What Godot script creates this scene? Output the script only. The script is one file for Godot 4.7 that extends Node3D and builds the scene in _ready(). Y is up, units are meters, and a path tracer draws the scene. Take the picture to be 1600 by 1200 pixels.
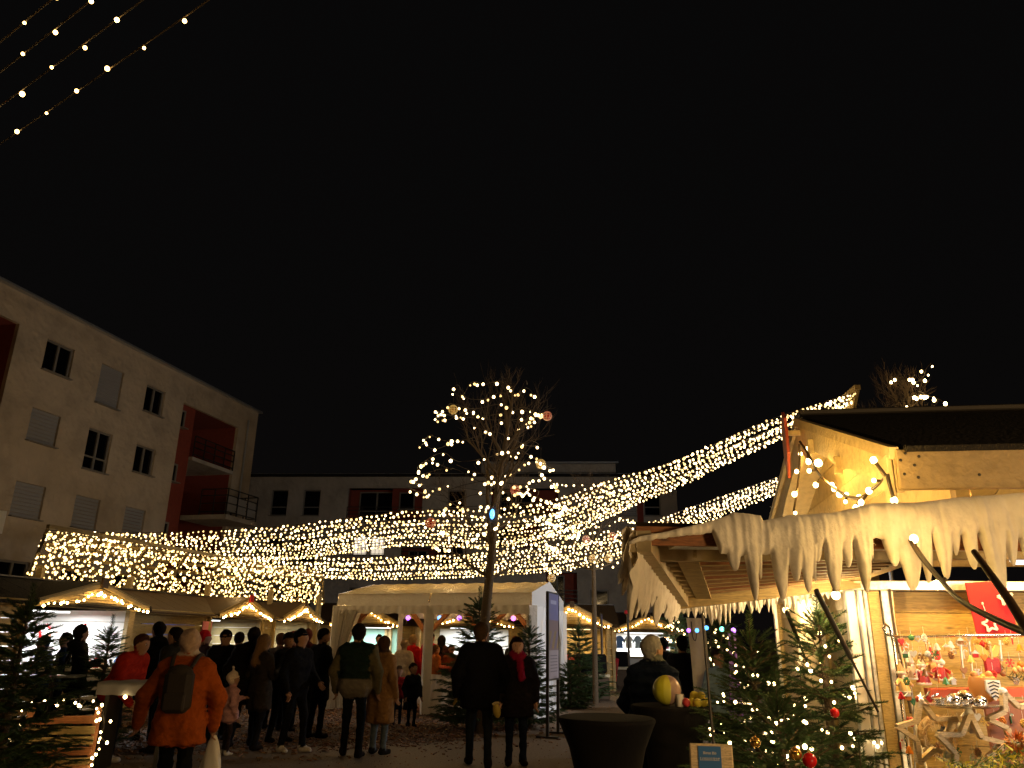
extends Node3D
# A Christmas market square at night, seen from eye height with the lens tilted up.

const EYE := Vector3(0, 1.65, 0)
var view := Basis(Vector3.RIGHT, deg_to_rad(18.43)) * Basis(Vector3.BACK, deg_to_rad(0.9))
var M := {}
var used := {}
var rng := RandomNumberGenerator.new()


func _ready() -> void:
	rng.seed = 20231
	# camera, sky, exposure
	var cam := Camera3D.new()
	cam.name = "camera"
	cam.fov = rad_to_deg(2.0 * atan(0.5))
	cam.near = 0.05
	cam.far = 400.0
	cam.transform = Transform3D(view, EYE)
	add_child(cam)
	cam.current = true
	var sky_look := ProceduralSkyMaterial.new()
	sky_look.sky_top_color = Color(0.031, 0.029, 0.029)
	sky_look.sky_horizon_color = Color(0.046, 0.037, 0.034)
	sky_look.sky_curve = 0.15
	sky_look.ground_bottom_color = Color(0.01, 0.01, 0.01)
	sky_look.ground_horizon_color = Color(0.02, 0.018, 0.016)
	var sky := Sky.new()
	sky.sky_material = sky_look
	var env := Environment.new()
	env.background_mode = Environment.BG_SKY
	env.sky = sky
	env.tonemap_mode = Environment.TONE_MAPPER_LINEAR
	env.tonemap_exposure = 1.0
	env.sdfgi_enabled = true
	env.ssao_enabled = true
	env.ssil_enabled = true
	var we := WorldEnvironment.new()
	we.name = "environment"
	we.environment = env
	add_child(we)
	make_materials()
	var g := Geo.new()
	g.ball(Vector3.ZERO, 1.0, 6, 4)
	bulb_mesh = g.mesh()
	g = Geo.new()
	g.ball(Vector3.ZERO, 1.0, 10, 7)
	round_bulb = g.mesh()
	ground_and_paths()
	house_row()
	back_house()
	pergola()
	light_nets()
	party_tent()
	left_stalls()
	far_stalls()
	stall_behind()
	near_stall()
	bare_trees()
	fir_trees()
	furniture()
	people()
	ornaments()


# ---------------------------------------------------------------- materials
func noise_tex(freq: float, ramp, seed_ := 1, size := 256, octaves := 4, normal := 0.0) -> NoiseTexture2D:
	var f := FastNoiseLite.new()
	f.seed = seed_
	f.frequency = freq
	f.fractal_octaves = octaves
	var t := NoiseTexture2D.new()
	t.width = size
	t.height = size
	t.seamless = true
	t.noise = f
	if normal > 0.0:
		t.as_normal_map = true
		t.bump_strength = normal
	elif ramp:
		var r := Gradient.new()
		r.offsets = PackedFloat32Array(ramp[0])
		var cs := PackedColorArray()
		for c in ramp[1]: cs.append(c.linear_to_srgb())
		r.colors = cs
		t.color_ramp = r
	return t

func grey(x: float) -> Color:
	return Color(x, x, x)

func paint(c: Color, rough := 0.7, metal := 0.0, o := {}) -> StandardMaterial3D:
	var m := StandardMaterial3D.new()
	m.albedo_color = c.linear_to_srgb()
	m.roughness = rough
	m.metallic = metal
	if o.has("tex"):
		m.albedo_texture = o.tex
	if o.has("bump"):
		m.normal_enabled = true
		m.normal_texture = o.bump
		m.normal_scale = o.get("bump_scale", 0.6)
	if o.has("scale"):
		m.uv1_triplanar = true
		m.uv1_world_triplanar = o.get("world", true)
		m.uv1_scale = o.scale
	if o.get("vertex", false): m.vertex_color_use_as_albedo = true
	if o.has("back"):
		m.backlight_enabled = true
		m.backlight = o.back
	return m

func glow(c: Color, strength: float) -> StandardMaterial3D:
	var m := StandardMaterial3D.new()
	m.albedo_color = Color(0.9, 0.88, 0.8)
	m.roughness = 0.4
	m.emission_enabled = true
	m.emission = c.linear_to_srgb()
	m.emission_energy_multiplier = strength
	return m

func make_materials() -> void:
	var blotch := noise_tex(0.012, [[0.0, 0.45, 1.0], [grey(0.62), grey(0.86), grey(1.0)]], 3, 512)
	var fine := noise_tex(0.06, [[0.0, 1.0], [grey(0.72), grey(1.0)]], 5, 256)
	var rough_n := noise_tex(0.05, null, 7, 256, 4, 5.0)
	var grit_n := noise_tex(0.12, null, 9, 256, 3, 8.0)
	# sawn spruce: grain lines with knots, computed
	var im := Image.create(256, 256, false, Image.FORMAT_RGB8)
	var f := FastNoiseLite.new()
	f.seed = 11
	f.frequency = 0.012
	var f2 := FastNoiseLite.new()
	f2.seed = 12
	f2.frequency = 0.05
	for y in 256:
		for x in 256:
			var warp := f.get_noise_2d(x, y * 1.5) * 9.0
			var ring := 0.5 + 0.5 * sin((y * 0.22 + warp) * 1.7)
			var k := 0.8 + 0.12 * ring + 0.16 * f2.get_noise_2d(x * 0.25, y * 2.0)
			for kn in [[60, 70], [190, 180], [150, 20]]:
				var d := Vector2(x - kn[0], (y - kn[1]) * 1.6).length()
				if d < 9.0: k *= 0.45 + 0.06 * d
			im.set_pixel(x, y, Color(clampf(k, 0, 1), clampf(k * 0.97, 0, 1), clampf(k * 0.9, 0, 1)))
	var grain := ImageTexture.create_from_image(im)
	M.wood = paint(Color(0.42, 0.33, 0.15), 0.7, 0, {"tex": grain, "scale": Vector3(0.9, 2.6, 0.9)})
	M.wood_b = paint(Color(0.36, 0.275, 0.12), 0.72, 0, {"tex": grain, "scale": Vector3(0.8, 2.2, 0.8)})
	M.wood_c = paint(Color(0.48, 0.38, 0.19), 0.7, 0, {"tex": grain, "scale": Vector3(1.1, 3.0, 1.1)})
	M.wood_white = paint(Color(0.66, 0.55, 0.35), 0.6, 0, {"tex": blotch, "scale": Vector3(1.7, 1.7, 1.7), "bump": rough_n, "bump_scale": 0.25})
	M.wood_white2 = paint(Color(0.52, 0.42, 0.25), 0.6, 0, {"tex": blotch, "scale": Vector3(1.1, 1.1, 1.1), "bump": rough_n, "bump_scale": 0.3})
	M.eave_board = paint(Color(0.38, 0.285, 0.15), 0.65, 0, {"tex": blotch, "scale": Vector3(1.3, 1.3, 1.3), "bump": rough_n, "bump_scale": 0.4})
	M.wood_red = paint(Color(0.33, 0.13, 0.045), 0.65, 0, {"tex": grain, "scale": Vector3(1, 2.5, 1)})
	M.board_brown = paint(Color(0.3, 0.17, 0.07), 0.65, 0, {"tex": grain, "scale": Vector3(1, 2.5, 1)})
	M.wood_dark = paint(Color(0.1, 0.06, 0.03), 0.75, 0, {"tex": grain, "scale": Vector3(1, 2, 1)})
	M.felt = paint(Color(0.025, 0.023, 0.022), 0.85, 0, {"tex": blotch, "scale": Vector3(0.8, 0.8, 0.8), "bump": grit_n, "bump_scale": 0.5})
	M.roof_board = paint(Color(0.075, 0.04, 0.013), 0.65, 0, {"tex": blotch, "scale": Vector3(0.5, 0.5, 0.5)})
	M.render_cream = paint(Color(0.54, 0.43, 0.3), 0.9, 0, {"tex": blotch, "scale": Vector3(0.1, 0.1, 0.1), "bump": grit_n, "bump_scale": 0.2})
	M.render_grey = paint(Color(0.5, 0.44, 0.36), 0.9, 0, {"tex": blotch, "scale": Vector3(0.09, 0.09, 0.09), "bump": grit_n, "bump_scale": 0.2})
	M.render_red = paint(Color(0.26, 0.045, 0.022), 0.85, 0, {"tex": fine, "scale": Vector3(0.3, 0.3, 0.3)})
	M.shutter = paint(Color(0.27, 0.26, 0.25), 0.6)
	M.window_frame = paint(Color(0.2, 0.18, 0.15), 0.5)
	M.metal_dark = paint(Color(0.05, 0.045, 0.04), 0.45, 0.6)
	M.galv = paint(Color(0.62, 0.63, 0.64), 0.38, 0.75, {"tex": noise_tex(0.03, [[0.0, 1.0], [grey(0.6), grey(1.0)]], 21, 256, 2), "scale": Vector3(3, 3, 3)})
	M.alu = paint(Color(0.75, 0.74, 0.72), 0.3, 0.6)
	M.chrome = paint(Color(0.8, 0.8, 0.8), 0.15, 1.0)
	var pane := StandardMaterial3D.new()
	pane.albedo_color = Color(0.03, 0.03, 0.035)
	pane.roughness = 0.06
	pane.metallic_specular = 0.6
	M.pane = pane
	M.cable = paint(Color(0.05, 0.033, 0.018), 0.5)
	M.warm = glow(Color(1.0, 0.68, 0.3), 6.5)
	M.warm_dim = glow(Color(1.0, 0.62, 0.22), 2.6)
	M.amber = glow(Color(1.0, 0.58, 0.17), 14.0)
	M.warm_big = glow(Color(1.0, 0.7, 0.33), 12.0)
	M.chain = glow(Color(1.0, 0.6, 0.2), 40.0)
	M.gold = glow(Color(1.0, 0.6, 0.18), 6.5)
	M.near_bulb = glow(Color(1.0, 0.7, 0.3), 17.0)
	M.white_panel = glow(Color(0.92, 0.97, 1.0), 2.2)
	M.warm_panel = glow(Color(1.0, 0.72, 0.34), 2.2)
	M.blue_bulb = glow(Color(0.05, 0.35, 1.0), 4.0)
	M.purple_bulb = glow(Color(0.45, 0.12, 1.0), 3.0)
	M.pink_bulb = glow(Color(1.0, 0.15, 0.7), 3.0)
	M.green_bulb = glow(Color(0.1, 0.9, 0.6), 3.0)
	M.lit_window = glow(Color(1.0, 0.86, 0.68), 0.75)
	M.tent = paint(Color(0.62, 0.57, 0.5), 0.55, 0, {"bump": rough_n, "bump_scale": 0.4, "scale": Vector3(0.8, 0.8, 0.8), "back": Color(0.35, 0.33, 0.3)})
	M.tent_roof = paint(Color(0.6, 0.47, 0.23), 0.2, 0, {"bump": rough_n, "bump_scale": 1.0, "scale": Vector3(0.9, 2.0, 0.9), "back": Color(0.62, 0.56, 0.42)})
	M.plastic = paint(Color(0.75, 0.76, 0.78), 0.22, 0, {"back": Color(0.4, 0.4, 0.42)})
	M.snow = paint(Color(0.9, 0.86, 0.78), 0.6, 0, {"tex": noise_tex(0.03, [[0.0, 0.5, 1.0], [grey(0.78), grey(0.94), grey(1.0)]], 31, 256), "bump": noise_tex(0.07, null, 33, 256, 4, 6.0), "bump_scale": 0.22, "scale": Vector3(2.0, 1.2, 2.0), "back": Color(0.5, 0.46, 0.38)})
	M.glitter = paint(Color(0.95, 0.93, 0.88), 0.15)
	M.gravel = paint(Color(0.16, 0.108, 0.066), 0.75, 0, {"tex": noise_tex(0.035, [[0.0, 0.4, 0.7, 1.0], [grey(0.55), grey(0.8), grey(0.92), grey(1.0)]], 41, 512, 5), "bump": grit_n, "bump_scale": 0.25, "scale": Vector3(0.9, 0.9, 0.9)})
	M.slab_stone = paint(Color(0.27, 0.21, 0.155), 0.7, 0, {"tex": blotch, "bump": grit_n, "bump_scale": 0.5, "scale": Vector3(0.5, 0.5, 0.5)})
	M.mulch = paint(Color(0.1, 0.05, 0.026), 0.9, 0, {"tex": noise_tex(0.05, [[0.0, 0.4, 0.75, 1.0], [grey(0.35), grey(0.7), grey(0.9), grey(1.0)]], 43, 512, 5), "bump": noise_tex(0.08, null, 44, 256, 4, 14.0), "bump_scale": 1.0, "scale": Vector3(0.6, 0.6, 0.6)})
	M.chip = paint(Color(0.16, 0.085, 0.045), 0.9, 0, {"vertex": true})
	M.bark = paint(Color(0.13, 0.09, 0.05), 0.9, 0, {"tex": fine, "bump": grit_n, "bump_scale": 1.0, "scale": Vector3(3, 0.8, 3)})
	M.twig = paint(Color(0.1, 0.065, 0.035), 0.85)
	M.needle = paint(Color.WHITE, 0.6, 0, {"vertex": true, "back": Color(0.2, 0.22, 0.12)})
	M.clothes = paint(Color.WHITE, 0.85, 0, {"vertex": true, "bump": rough_n, "bump_scale": 0.35, "scale": Vector3(5, 5, 5), "world": false})
	M.tinted = paint(Color.WHITE, 0.55, 0, {"vertex": true})
	M.tinted_gloss = paint(Color.WHITE, 0.2, 0, {"vertex": true})
	M.black_cloth = paint(Color(0.008, 0.007, 0.007), 0.9, 0, {"bump": rough_n, "bump_scale": 0.2, "scale": Vector3(2, 2, 2)})
	M.red_gloss = paint(Color(0.5, 0.01, 0.012), 0.12)
	M.gold_gloss = paint(Color(0.8, 0.5, 0.14), 0.2, 0.9)
	M.red_wire = glow(Color(1.0, 0.015, 0.02), 0.16)
	M.gold_wire = glow(Color(1.0, 0.55, 0.1), 0.22)
	M.red_cloth = paint(Color(0.42, 0.012, 0.02), 0.85, 0, {"bump": rough_n, "bump_scale": 0.5, "scale": Vector3(9, 9, 9)})
	M.white_paint = paint(Color(0.78, 0.76, 0.7), 0.6)
	M.wood_craft = paint(Color(0.82, 0.7, 0.54), 0.65, 0, {"tex": grain, "scale": Vector3(3, 6, 3)})
	M.silver = paint(Color(0.8, 0.8, 0.82), 0.22, 0.9)
	M.red_board = paint(Color(0.55, 0.09, 0.04), 0.6)
	M.straw = paint(Color(0.55, 0.38, 0.16), 0.8)
	M.clothes.metallic_specular = 0.16
	M.black_cloth.metallic_specular = 0.2
	M.felt.metallic_specular = 0.25

# ---------------------------------------------------------------- helpers
class Geo:
	var v := PackedVector3Array()
	var n := PackedVector3Array()
	var c := PackedColorArray()
	var uv := PackedVector2Array()
	var i := PackedInt32Array()
	var col := Color.WHITE

	func put(p, nn, t = Vector2.ZERO) -> int:
		v.append(p); n.append(nn); c.append(col); uv.append(t)
		return v.size() - 1

	# a flat polygon turned towards out
	func face(pts, out = null) -> void:
		var nn: Vector3 = (pts[2] - pts[0]).cross(pts[1] - pts[0]).normalized()
		var ps = pts
		if out != null and nn.dot(out) < 0.0:
			ps = pts.duplicate()
			ps.reverse()
			nn = -nn
		var first := v.size()
		var ts = [Vector2(0, 1), Vector2(1, 1), Vector2(1, 0), Vector2(0, 0)]
		for k in ps.size():
			put(ps[k], nn, ts[k % 4])
		for k in range(1, ps.size() - 1):
			i.append_array([first, first + k, first + k + 1])

	func box(centre: Vector3, size: Vector3, b := Basis()) -> void:
		var h := size * 0.5
		for axis in 3:
			for s in [-1.0, 1.0]:
				var o := Vector3.ZERO; o[axis] = s
				var p := Vector3.ZERO; p[(axis + 1) % 3] = 1.0
				var q := Vector3.ZERO; q[(axis + 2) % 3] = 1.0
				var pts = []
				for e in [[-1, -1], [1, -1], [1, 1], [-1, 1]]:
					pts.append(centre + b * ((o + p * e[0] + q * e[1]) * h))
				face(pts, b * o)

	func bevel(centre: Vector3, size: Vector3, r: float, b := Basis()) -> void:
		var h := size * 0.5
		r = minf(r, minf(h.x, minf(h.y, h.z)) * 0.6)
		var k := h - Vector3(r, r, r)
		for axis in 3:
			var a1 := (axis + 1) % 3
			var a2 := (axis + 2) % 3
			for s in [-1.0, 1.0]:
				var pts = []
				for e in [[-1, -1], [1, -1], [1, 1], [-1, 1]]:
					var p := Vector3.ZERO
					p[axis] = s * h[axis]; p[a1] = e[0] * k[a1]; p[a2] = e[1] * k[a2]
					pts.append(centre + b * p)
				var o := Vector3.ZERO; o[axis] = s
				face(pts, b * o)
				for s2 in [-1.0, 1.0]:
					var pt = []
					for e in [[0, -1], [0, 1], [1, 1], [1, -1]]:
						var p := Vector3.ZERO
						p[a2] = e[1] * k[a2]
						p[axis] = s * (h[axis] if e[0] == 0 else k[axis])
						p[a1] = s2 * (k[a1] if e[0] == 0 else h[a1])
						pt.append(centre + b * p)
					var o2 := Vector3.ZERO; o2[axis] = s; o2[a1] = s2
					face(pt, b * o2)
		for x in [-1.0, 1.0]:
			for y in [-1.0, 1.0]:
				for z in [-1.0, 1.0]:
					var s3 := Vector3(x, y, z)
					face([centre + b * (s3 * Vector3(h.x, k.y, k.z)), centre + b * (s3 * Vector3(k.x, h.y, k.z)), centre + b * (s3 * Vector3(k.x, k.y, h.z))], b * s3)

	# a bar of rectangular section from a to e
	func bar(a: Vector3, e: Vector3, w: float, hgt: float, up := Vector3.UP) -> void:
		var d := (e - a).normalized()
		var side := d.cross(up).normalized()
		if side.length() < 0.5:
			side = d.cross(Vector3.FORWARD).normalized()
		var u := side.cross(d)
		box((a + e) * 0.5, Vector3(w, hgt, a.distance_to(e)), Basis(side, u, -d))

	func ring_frame(d: Vector3) -> Basis:
		var s := d.cross(Vector3.UP)
		if s.length() < 0.05:
			s = d.cross(Vector3.RIGHT)
		s = s.normalized()
		return Basis(s, s.cross(d).normalized(), d)

	func tube(pts, radii, sides := 6, caps := true) -> void:
		var m = pts.size()
		var s := Vector3.ZERO
		var first := v.size()
		for k in m:
			var d: Vector3 = (pts[mini(k + 1, m - 1)] - pts[maxi(k - 1, 0)]).normalized()
			if k == 0:
				s = ring_frame(d).x
			else:
				s = (s - d * s.dot(d)).normalized()
			var u := s.cross(d)
			var r: float = radii[k] if radii is Array or radii is PackedFloat32Array else radii
			for j in sides:
				var a := TAU * j / sides
				var nn := s * cos(a) + u * sin(a)
				put(pts[k] + nn * r, nn, Vector2(float(j) / sides, k))
		for k in m - 1:
			for j in sides:
				var a: int = first + k * sides + j
				var b: int = first + k * sides + (j + 1) % sides
				i.append_array([a, b, a + sides, b, b + sides, a + sides])
		if caps:
			for e in [0, m - 1]:
				var pp = []
				for j in sides:
					pp.append(v[first + e * sides + j])
				face(pp, pts[0] - pts[1] if e == 0 else pts[m - 1] - pts[m - 2])

	func ball(centre: Vector3, r, seg := 10, rings := 6, b := Basis()) -> void:
		var rr: Vector3 = r if r is Vector3 else Vector3(r, r, r)
		var first := v.size()
		for k in rings + 1:
			var th := PI * k / rings
			for j in seg + 1:
				var ph := TAU * j / seg
				var d := Vector3(sin(th) * cos(ph), cos(th), sin(th) * sin(ph))
				put(centre + b * (d * rr), (b * (d / rr)).normalized(), Vector2(float(j) / seg, float(k) / rings))
		for k in rings:
			for j in seg:
				var a := first + k * (seg + 1) + j
				var e := a + seg + 1
				if k > 0: i.append_array([a, e, a + 1])
				if k < rings - 1: i.append_array([a + 1, e, e + 1])

	# profile: points (radius, height) from bottom to top
	func lathe(profile, seg := 20, xf := Transform3D(), squash = null) -> void:
		var first := v.size()
		var m = profile.size()
		for k in m:
			var t: Vector2 = (profile[mini(k + 1, m - 1)] - profile[maxi(k - 1, 0)]).normalized()
			for j in seg + 1:
				var a := TAU * j / seg
				var f: float = 1.0 if squash == null else squash.call(a, float(k) / (m - 1))
				var nn := Vector3(cos(a) * t.y, -t.x, sin(a) * t.y).normalized()
				put(xf * Vector3(cos(a) * profile[k].x * f, profile[k].y, sin(a) * profile[k].x * f), xf.basis * nn, Vector2(float(j) / seg, float(k) / m))
		for k in m - 1:
			for j in seg:
				var a: int = first + k * (seg + 1) + j
				var e: int = a + seg + 1
				i.append_array([a, a + 1, e, a + 1, e + 1, e])

	# a flat outline (in x, y) given thickness depth along z
	func plate(poly, depth: float, xf := Transform3D()) -> void:
		var p2 := PackedVector2Array(poly)
		var tri := Geometry2D.triangulate_polygon(p2)
		for s in [-1.0, 1.0]:
			for k in range(0, tri.size(), 3):
				var pts = []
				for q in 3:
					pts.append(xf * Vector3(p2[tri[k + q]].x, p2[tri[k + q]].y, s * depth * 0.5))
				face(pts, xf.basis * Vector3(0, 0, s))
		var ccw := not Geometry2D.is_polygon_clockwise(p2)
		for k in p2.size():
			var a := p2[k]
			var b := p2[(k + 1) % p2.size()]
			var o := Vector3(b.y - a.y, a.x - b.x, 0) * (1.0 if ccw else -1.0)
			face([xf * Vector3(a.x, a.y, -depth * 0.5), xf * Vector3(b.x, b.y, -depth * 0.5), xf * Vector3(b.x, b.y, depth * 0.5), xf * Vector3(a.x, a.y, depth * 0.5)], xf.basis * o)

	func sheet(grid, closed := false) -> void:   # rows of points, smooth normals
		var rows = grid.size()
		var cols = grid[0].size()
		var first := v.size()
		for r in rows:
			for k in cols:
				var dx: Vector3 = grid[r][(k + 1) % cols if closed else mini(k + 1, cols - 1)] - grid[r][(k - 1 + cols) % cols if closed else maxi(k - 1, 0)]
				var dy: Vector3 = grid[mini(r + 1, rows - 1)][k] - grid[maxi(r - 1, 0)][k]
				var nn := dx.cross(dy).normalized()
				if nn == Vector3.ZERO: nn = Vector3.UP
				put(grid[r][k], nn, Vector2(float(k) / (cols - 1), float(r) / (rows - 1)))
		for r in rows - 1:
			for k in (cols if closed else cols - 1):
				var a = first + r * cols + k
				var b = first + r * cols + (k + 1) % cols
				i.append_array([a, a + cols, b, b, a + cols, b + cols])

	func orient() -> void:   # winding agrees with the normals
		for k in range(0, i.size(), 3):
			var a := v[i[k]]
			if (v[i[k + 2]] - a).cross(v[i[k + 1]] - a).dot(n[i[k]] + n[i[k + 1]] + n[i[k + 2]]) < 0.0:
				var q := i[k + 1]
				i[k + 1] = i[k + 2]
				i[k + 2] = q

	func mesh() -> ArrayMesh:
		var arr = []
		arr.resize(Mesh.ARRAY_MAX)
		arr[Mesh.ARRAY_VERTEX] = v; arr[Mesh.ARRAY_NORMAL] = n; arr[Mesh.ARRAY_COLOR] = c; arr[Mesh.ARRAY_TEX_UV] = uv; arr[Mesh.ARRAY_INDEX] = i
		var m := ArrayMesh.new()
		m.add_surface_from_arrays(Mesh.PRIMITIVE_TRIANGLES, arr)
		return m


func at(px: float, py: float, depth: float) -> Vector3:
	var r := view * Vector3((px - 800.0) / 1200.0, (600.0 - py) / 1200.0, -1.0)
	return EYE + r * (depth / -r.z)

func level(px: float, py: float, y := 0.0) -> Vector3:
	var r := view * Vector3((px - 800.0) / 1200.0, (600.0 - py) / 1200.0, -1.0)
	return EYE + r * ((y - EYE.y) / r.y)

func numbered(called: String) -> String:
	used[called] = used.get(called, -1) + 1
	return called if used[called] == 0 else "%s_%03d" % [called, used[called]]

func tag(o, label, category, group = "", kind = ""):
	o.set_meta("label", label)
	if category: o.set_meta("category", category)
	if group: o.set_meta("group", group)
	if kind: o.set_meta("kind", kind)
	return o

func thing(called, label, category, pos = Vector3.ZERO, turn = 0.0, group = "") -> Node3D:
	var o := Node3D.new()
	o.name = numbered(called)
	add_child(o)
	o.position = pos
	o.rotation.y = turn
	return tag(o, label, category, group)

func part(parent, called, shape, mat, xf := Transform3D()) -> MeshInstance3D:
	var o := MeshInstance3D.new()
	o.mesh = shape.mesh() if shape is Geo else shape
	o.material_override = mat
	o.name = called
	o.transform = xf
	parent.add_child(o, true)
	return o

func solo(called, label, category, shape, mat, xf := Transform3D(), group = "") -> MeshInstance3D:
	return tag(part(self, numbered(called), shape, mat, xf), label, category, group)

func setting(called, shape, mat, label = "") -> MeshInstance3D:
	var o := part(self, numbered(called), shape, mat)
	o.set_meta("kind", "structure")
	if label: o.set_meta("label", label)
	return o

var unit_box := BoxMesh.new()

func slab(parent, called, centre: Vector3, size: Vector3, mat, b := Basis()) -> MeshInstance3D:
	return part(parent, called, unit_box, mat, Transform3D(b * Basis.from_scale(size), centre))

func block(parent, called, centre: Vector3, size: Vector3, mat, r := 0.006, b := Basis()) -> MeshInstance3D:
	var g := Geo.new()
	g.bevel(Vector3.ZERO, size, r)
	return part(parent, called, g, mat, Transform3D(b, centre))

func stick(parent, called, a: Vector3, e: Vector3, w: float, h: float, mat, up := Vector3.UP) -> MeshInstance3D:
	var d := (e - a).normalized()
	var side := d.cross(up).normalized()
	if side.length() < 0.5:
		side = d.cross(Vector3.FORWARD).normalized()
	return slab(parent, called, (a + e) * 0.5, Vector3(w, h, a.distance_to(e)), mat, Basis(side, side.cross(d), -d))

func smooth_path(pts, steps := 8) -> Array:
	var out = []
	var m = pts.size()
	for k in m - 1:
		var p0: Vector3 = pts[maxi(k - 1, 0)]
		var p3: Vector3 = pts[mini(k + 2, m - 1)]
		for s in steps:
			out.append((pts[k] as Vector3).cubic_interpolate(pts[k + 1], p0, p3, float(s) / steps))
	out.append(pts[m - 1])
	return out

func along(path, spacing: float) -> Array:   # evenly spaced points of a polyline
	var out = []
	var left := spacing * 0.5
	for k in path.size() - 1:
		var l: float = path[k].distance_to(path[k + 1])
		while left <= l:
			out.append((path[k] as Vector3).lerp(path[k + 1], left / l))
			left += spacing
		left -= l
	return out

func sag(a: Vector3, b: Vector3, drop: float, steps := 10) -> Array:
	var out = []
	for k in steps + 1:
		var f := float(k) / steps
		out.append(a.lerp(b, f) - Vector3(0, drop * 4.0 * f * (1.0 - f), 0))
	return out

var bulb_mesh: ArrayMesh
var round_bulb: ArrayMesh

# a cable with a glowing bulb every so often: each bulb is a part
func light_chain(called, label, group, path, spacing: float, r: float, mat, o := {}) -> Node3D:
	var t := thing(called, label, "light chain", path[0], 0.0, group)
	var g := Geo.new()
	var rel = []
	for p in path: rel.append(p - path[0])
	g.tube(rel, o.get("wire", 0.006), 4, false)
	var spots := along(rel, spacing)
	var jit: float = o.get("jitter", 0.0)
	for p in spots:
		if rng.randf() < o.get("skip", 0.0): continue
		var d := Vector3(rng.randf_range(-1, 1) * jit, rng.randf_range(-1, 0.4) * jit - r * 0.9, rng.randf_range(-1, 1) * jit)
		if jit > r:
			g.tube([p, p + d], o.get("wire", 0.006) * 0.8, 3, false)
		var s := r * rng.randf_range(0.6, 1.25)
		part(t, "bulb", round_bulb if o.has("fine") else bulb_mesh, mat[(rng.randi() % 7) % mat.size()] if mat is Array else mat, Transform3D(Basis.from_scale(Vector3(s, s * 1.1, s)), p + d))
	part(t, "cable", g, o.get("cable", M.cable))
	return t

func lamp(parent, pos: Vector3, energy: float, colour: Color, size := 0.05) -> OmniLight3D:
	var l := OmniLight3D.new()
	l.light_color = colour.linear_to_srgb()
	l.light_energy = energy
	l.light_size = size
	l.omni_range = 60.0
	l.omni_attenuation = 2.0
	l.shadow_enabled = true
	l.name = "lamp_light"
	parent.add_child(l, true)
	l.position = pos
	return l

func panel_lamp(parent, pos: Vector3, size: Vector2, energy: float, colour: Color, glow: StandardMaterial3D, b := Basis()) -> void:
	# a flat LED panel that shines along its local -z
	part(parent, "lamp_panel", unit_box, glow, Transform3D(b * Basis.from_scale(Vector3(size.x, size.y, 0.03)), pos))
	var l := AreaLight3D.new()
	l.area_size = size
	l.light_energy = energy
	l.light_color = colour.linear_to_srgb()
	l.area_range = 40.0
	l.shadow_enabled = true
	l.name = "panel_light"
	parent.add_child(l, true)
	l.transform = Transform3D(b, pos - b.z * 0.03)

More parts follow.
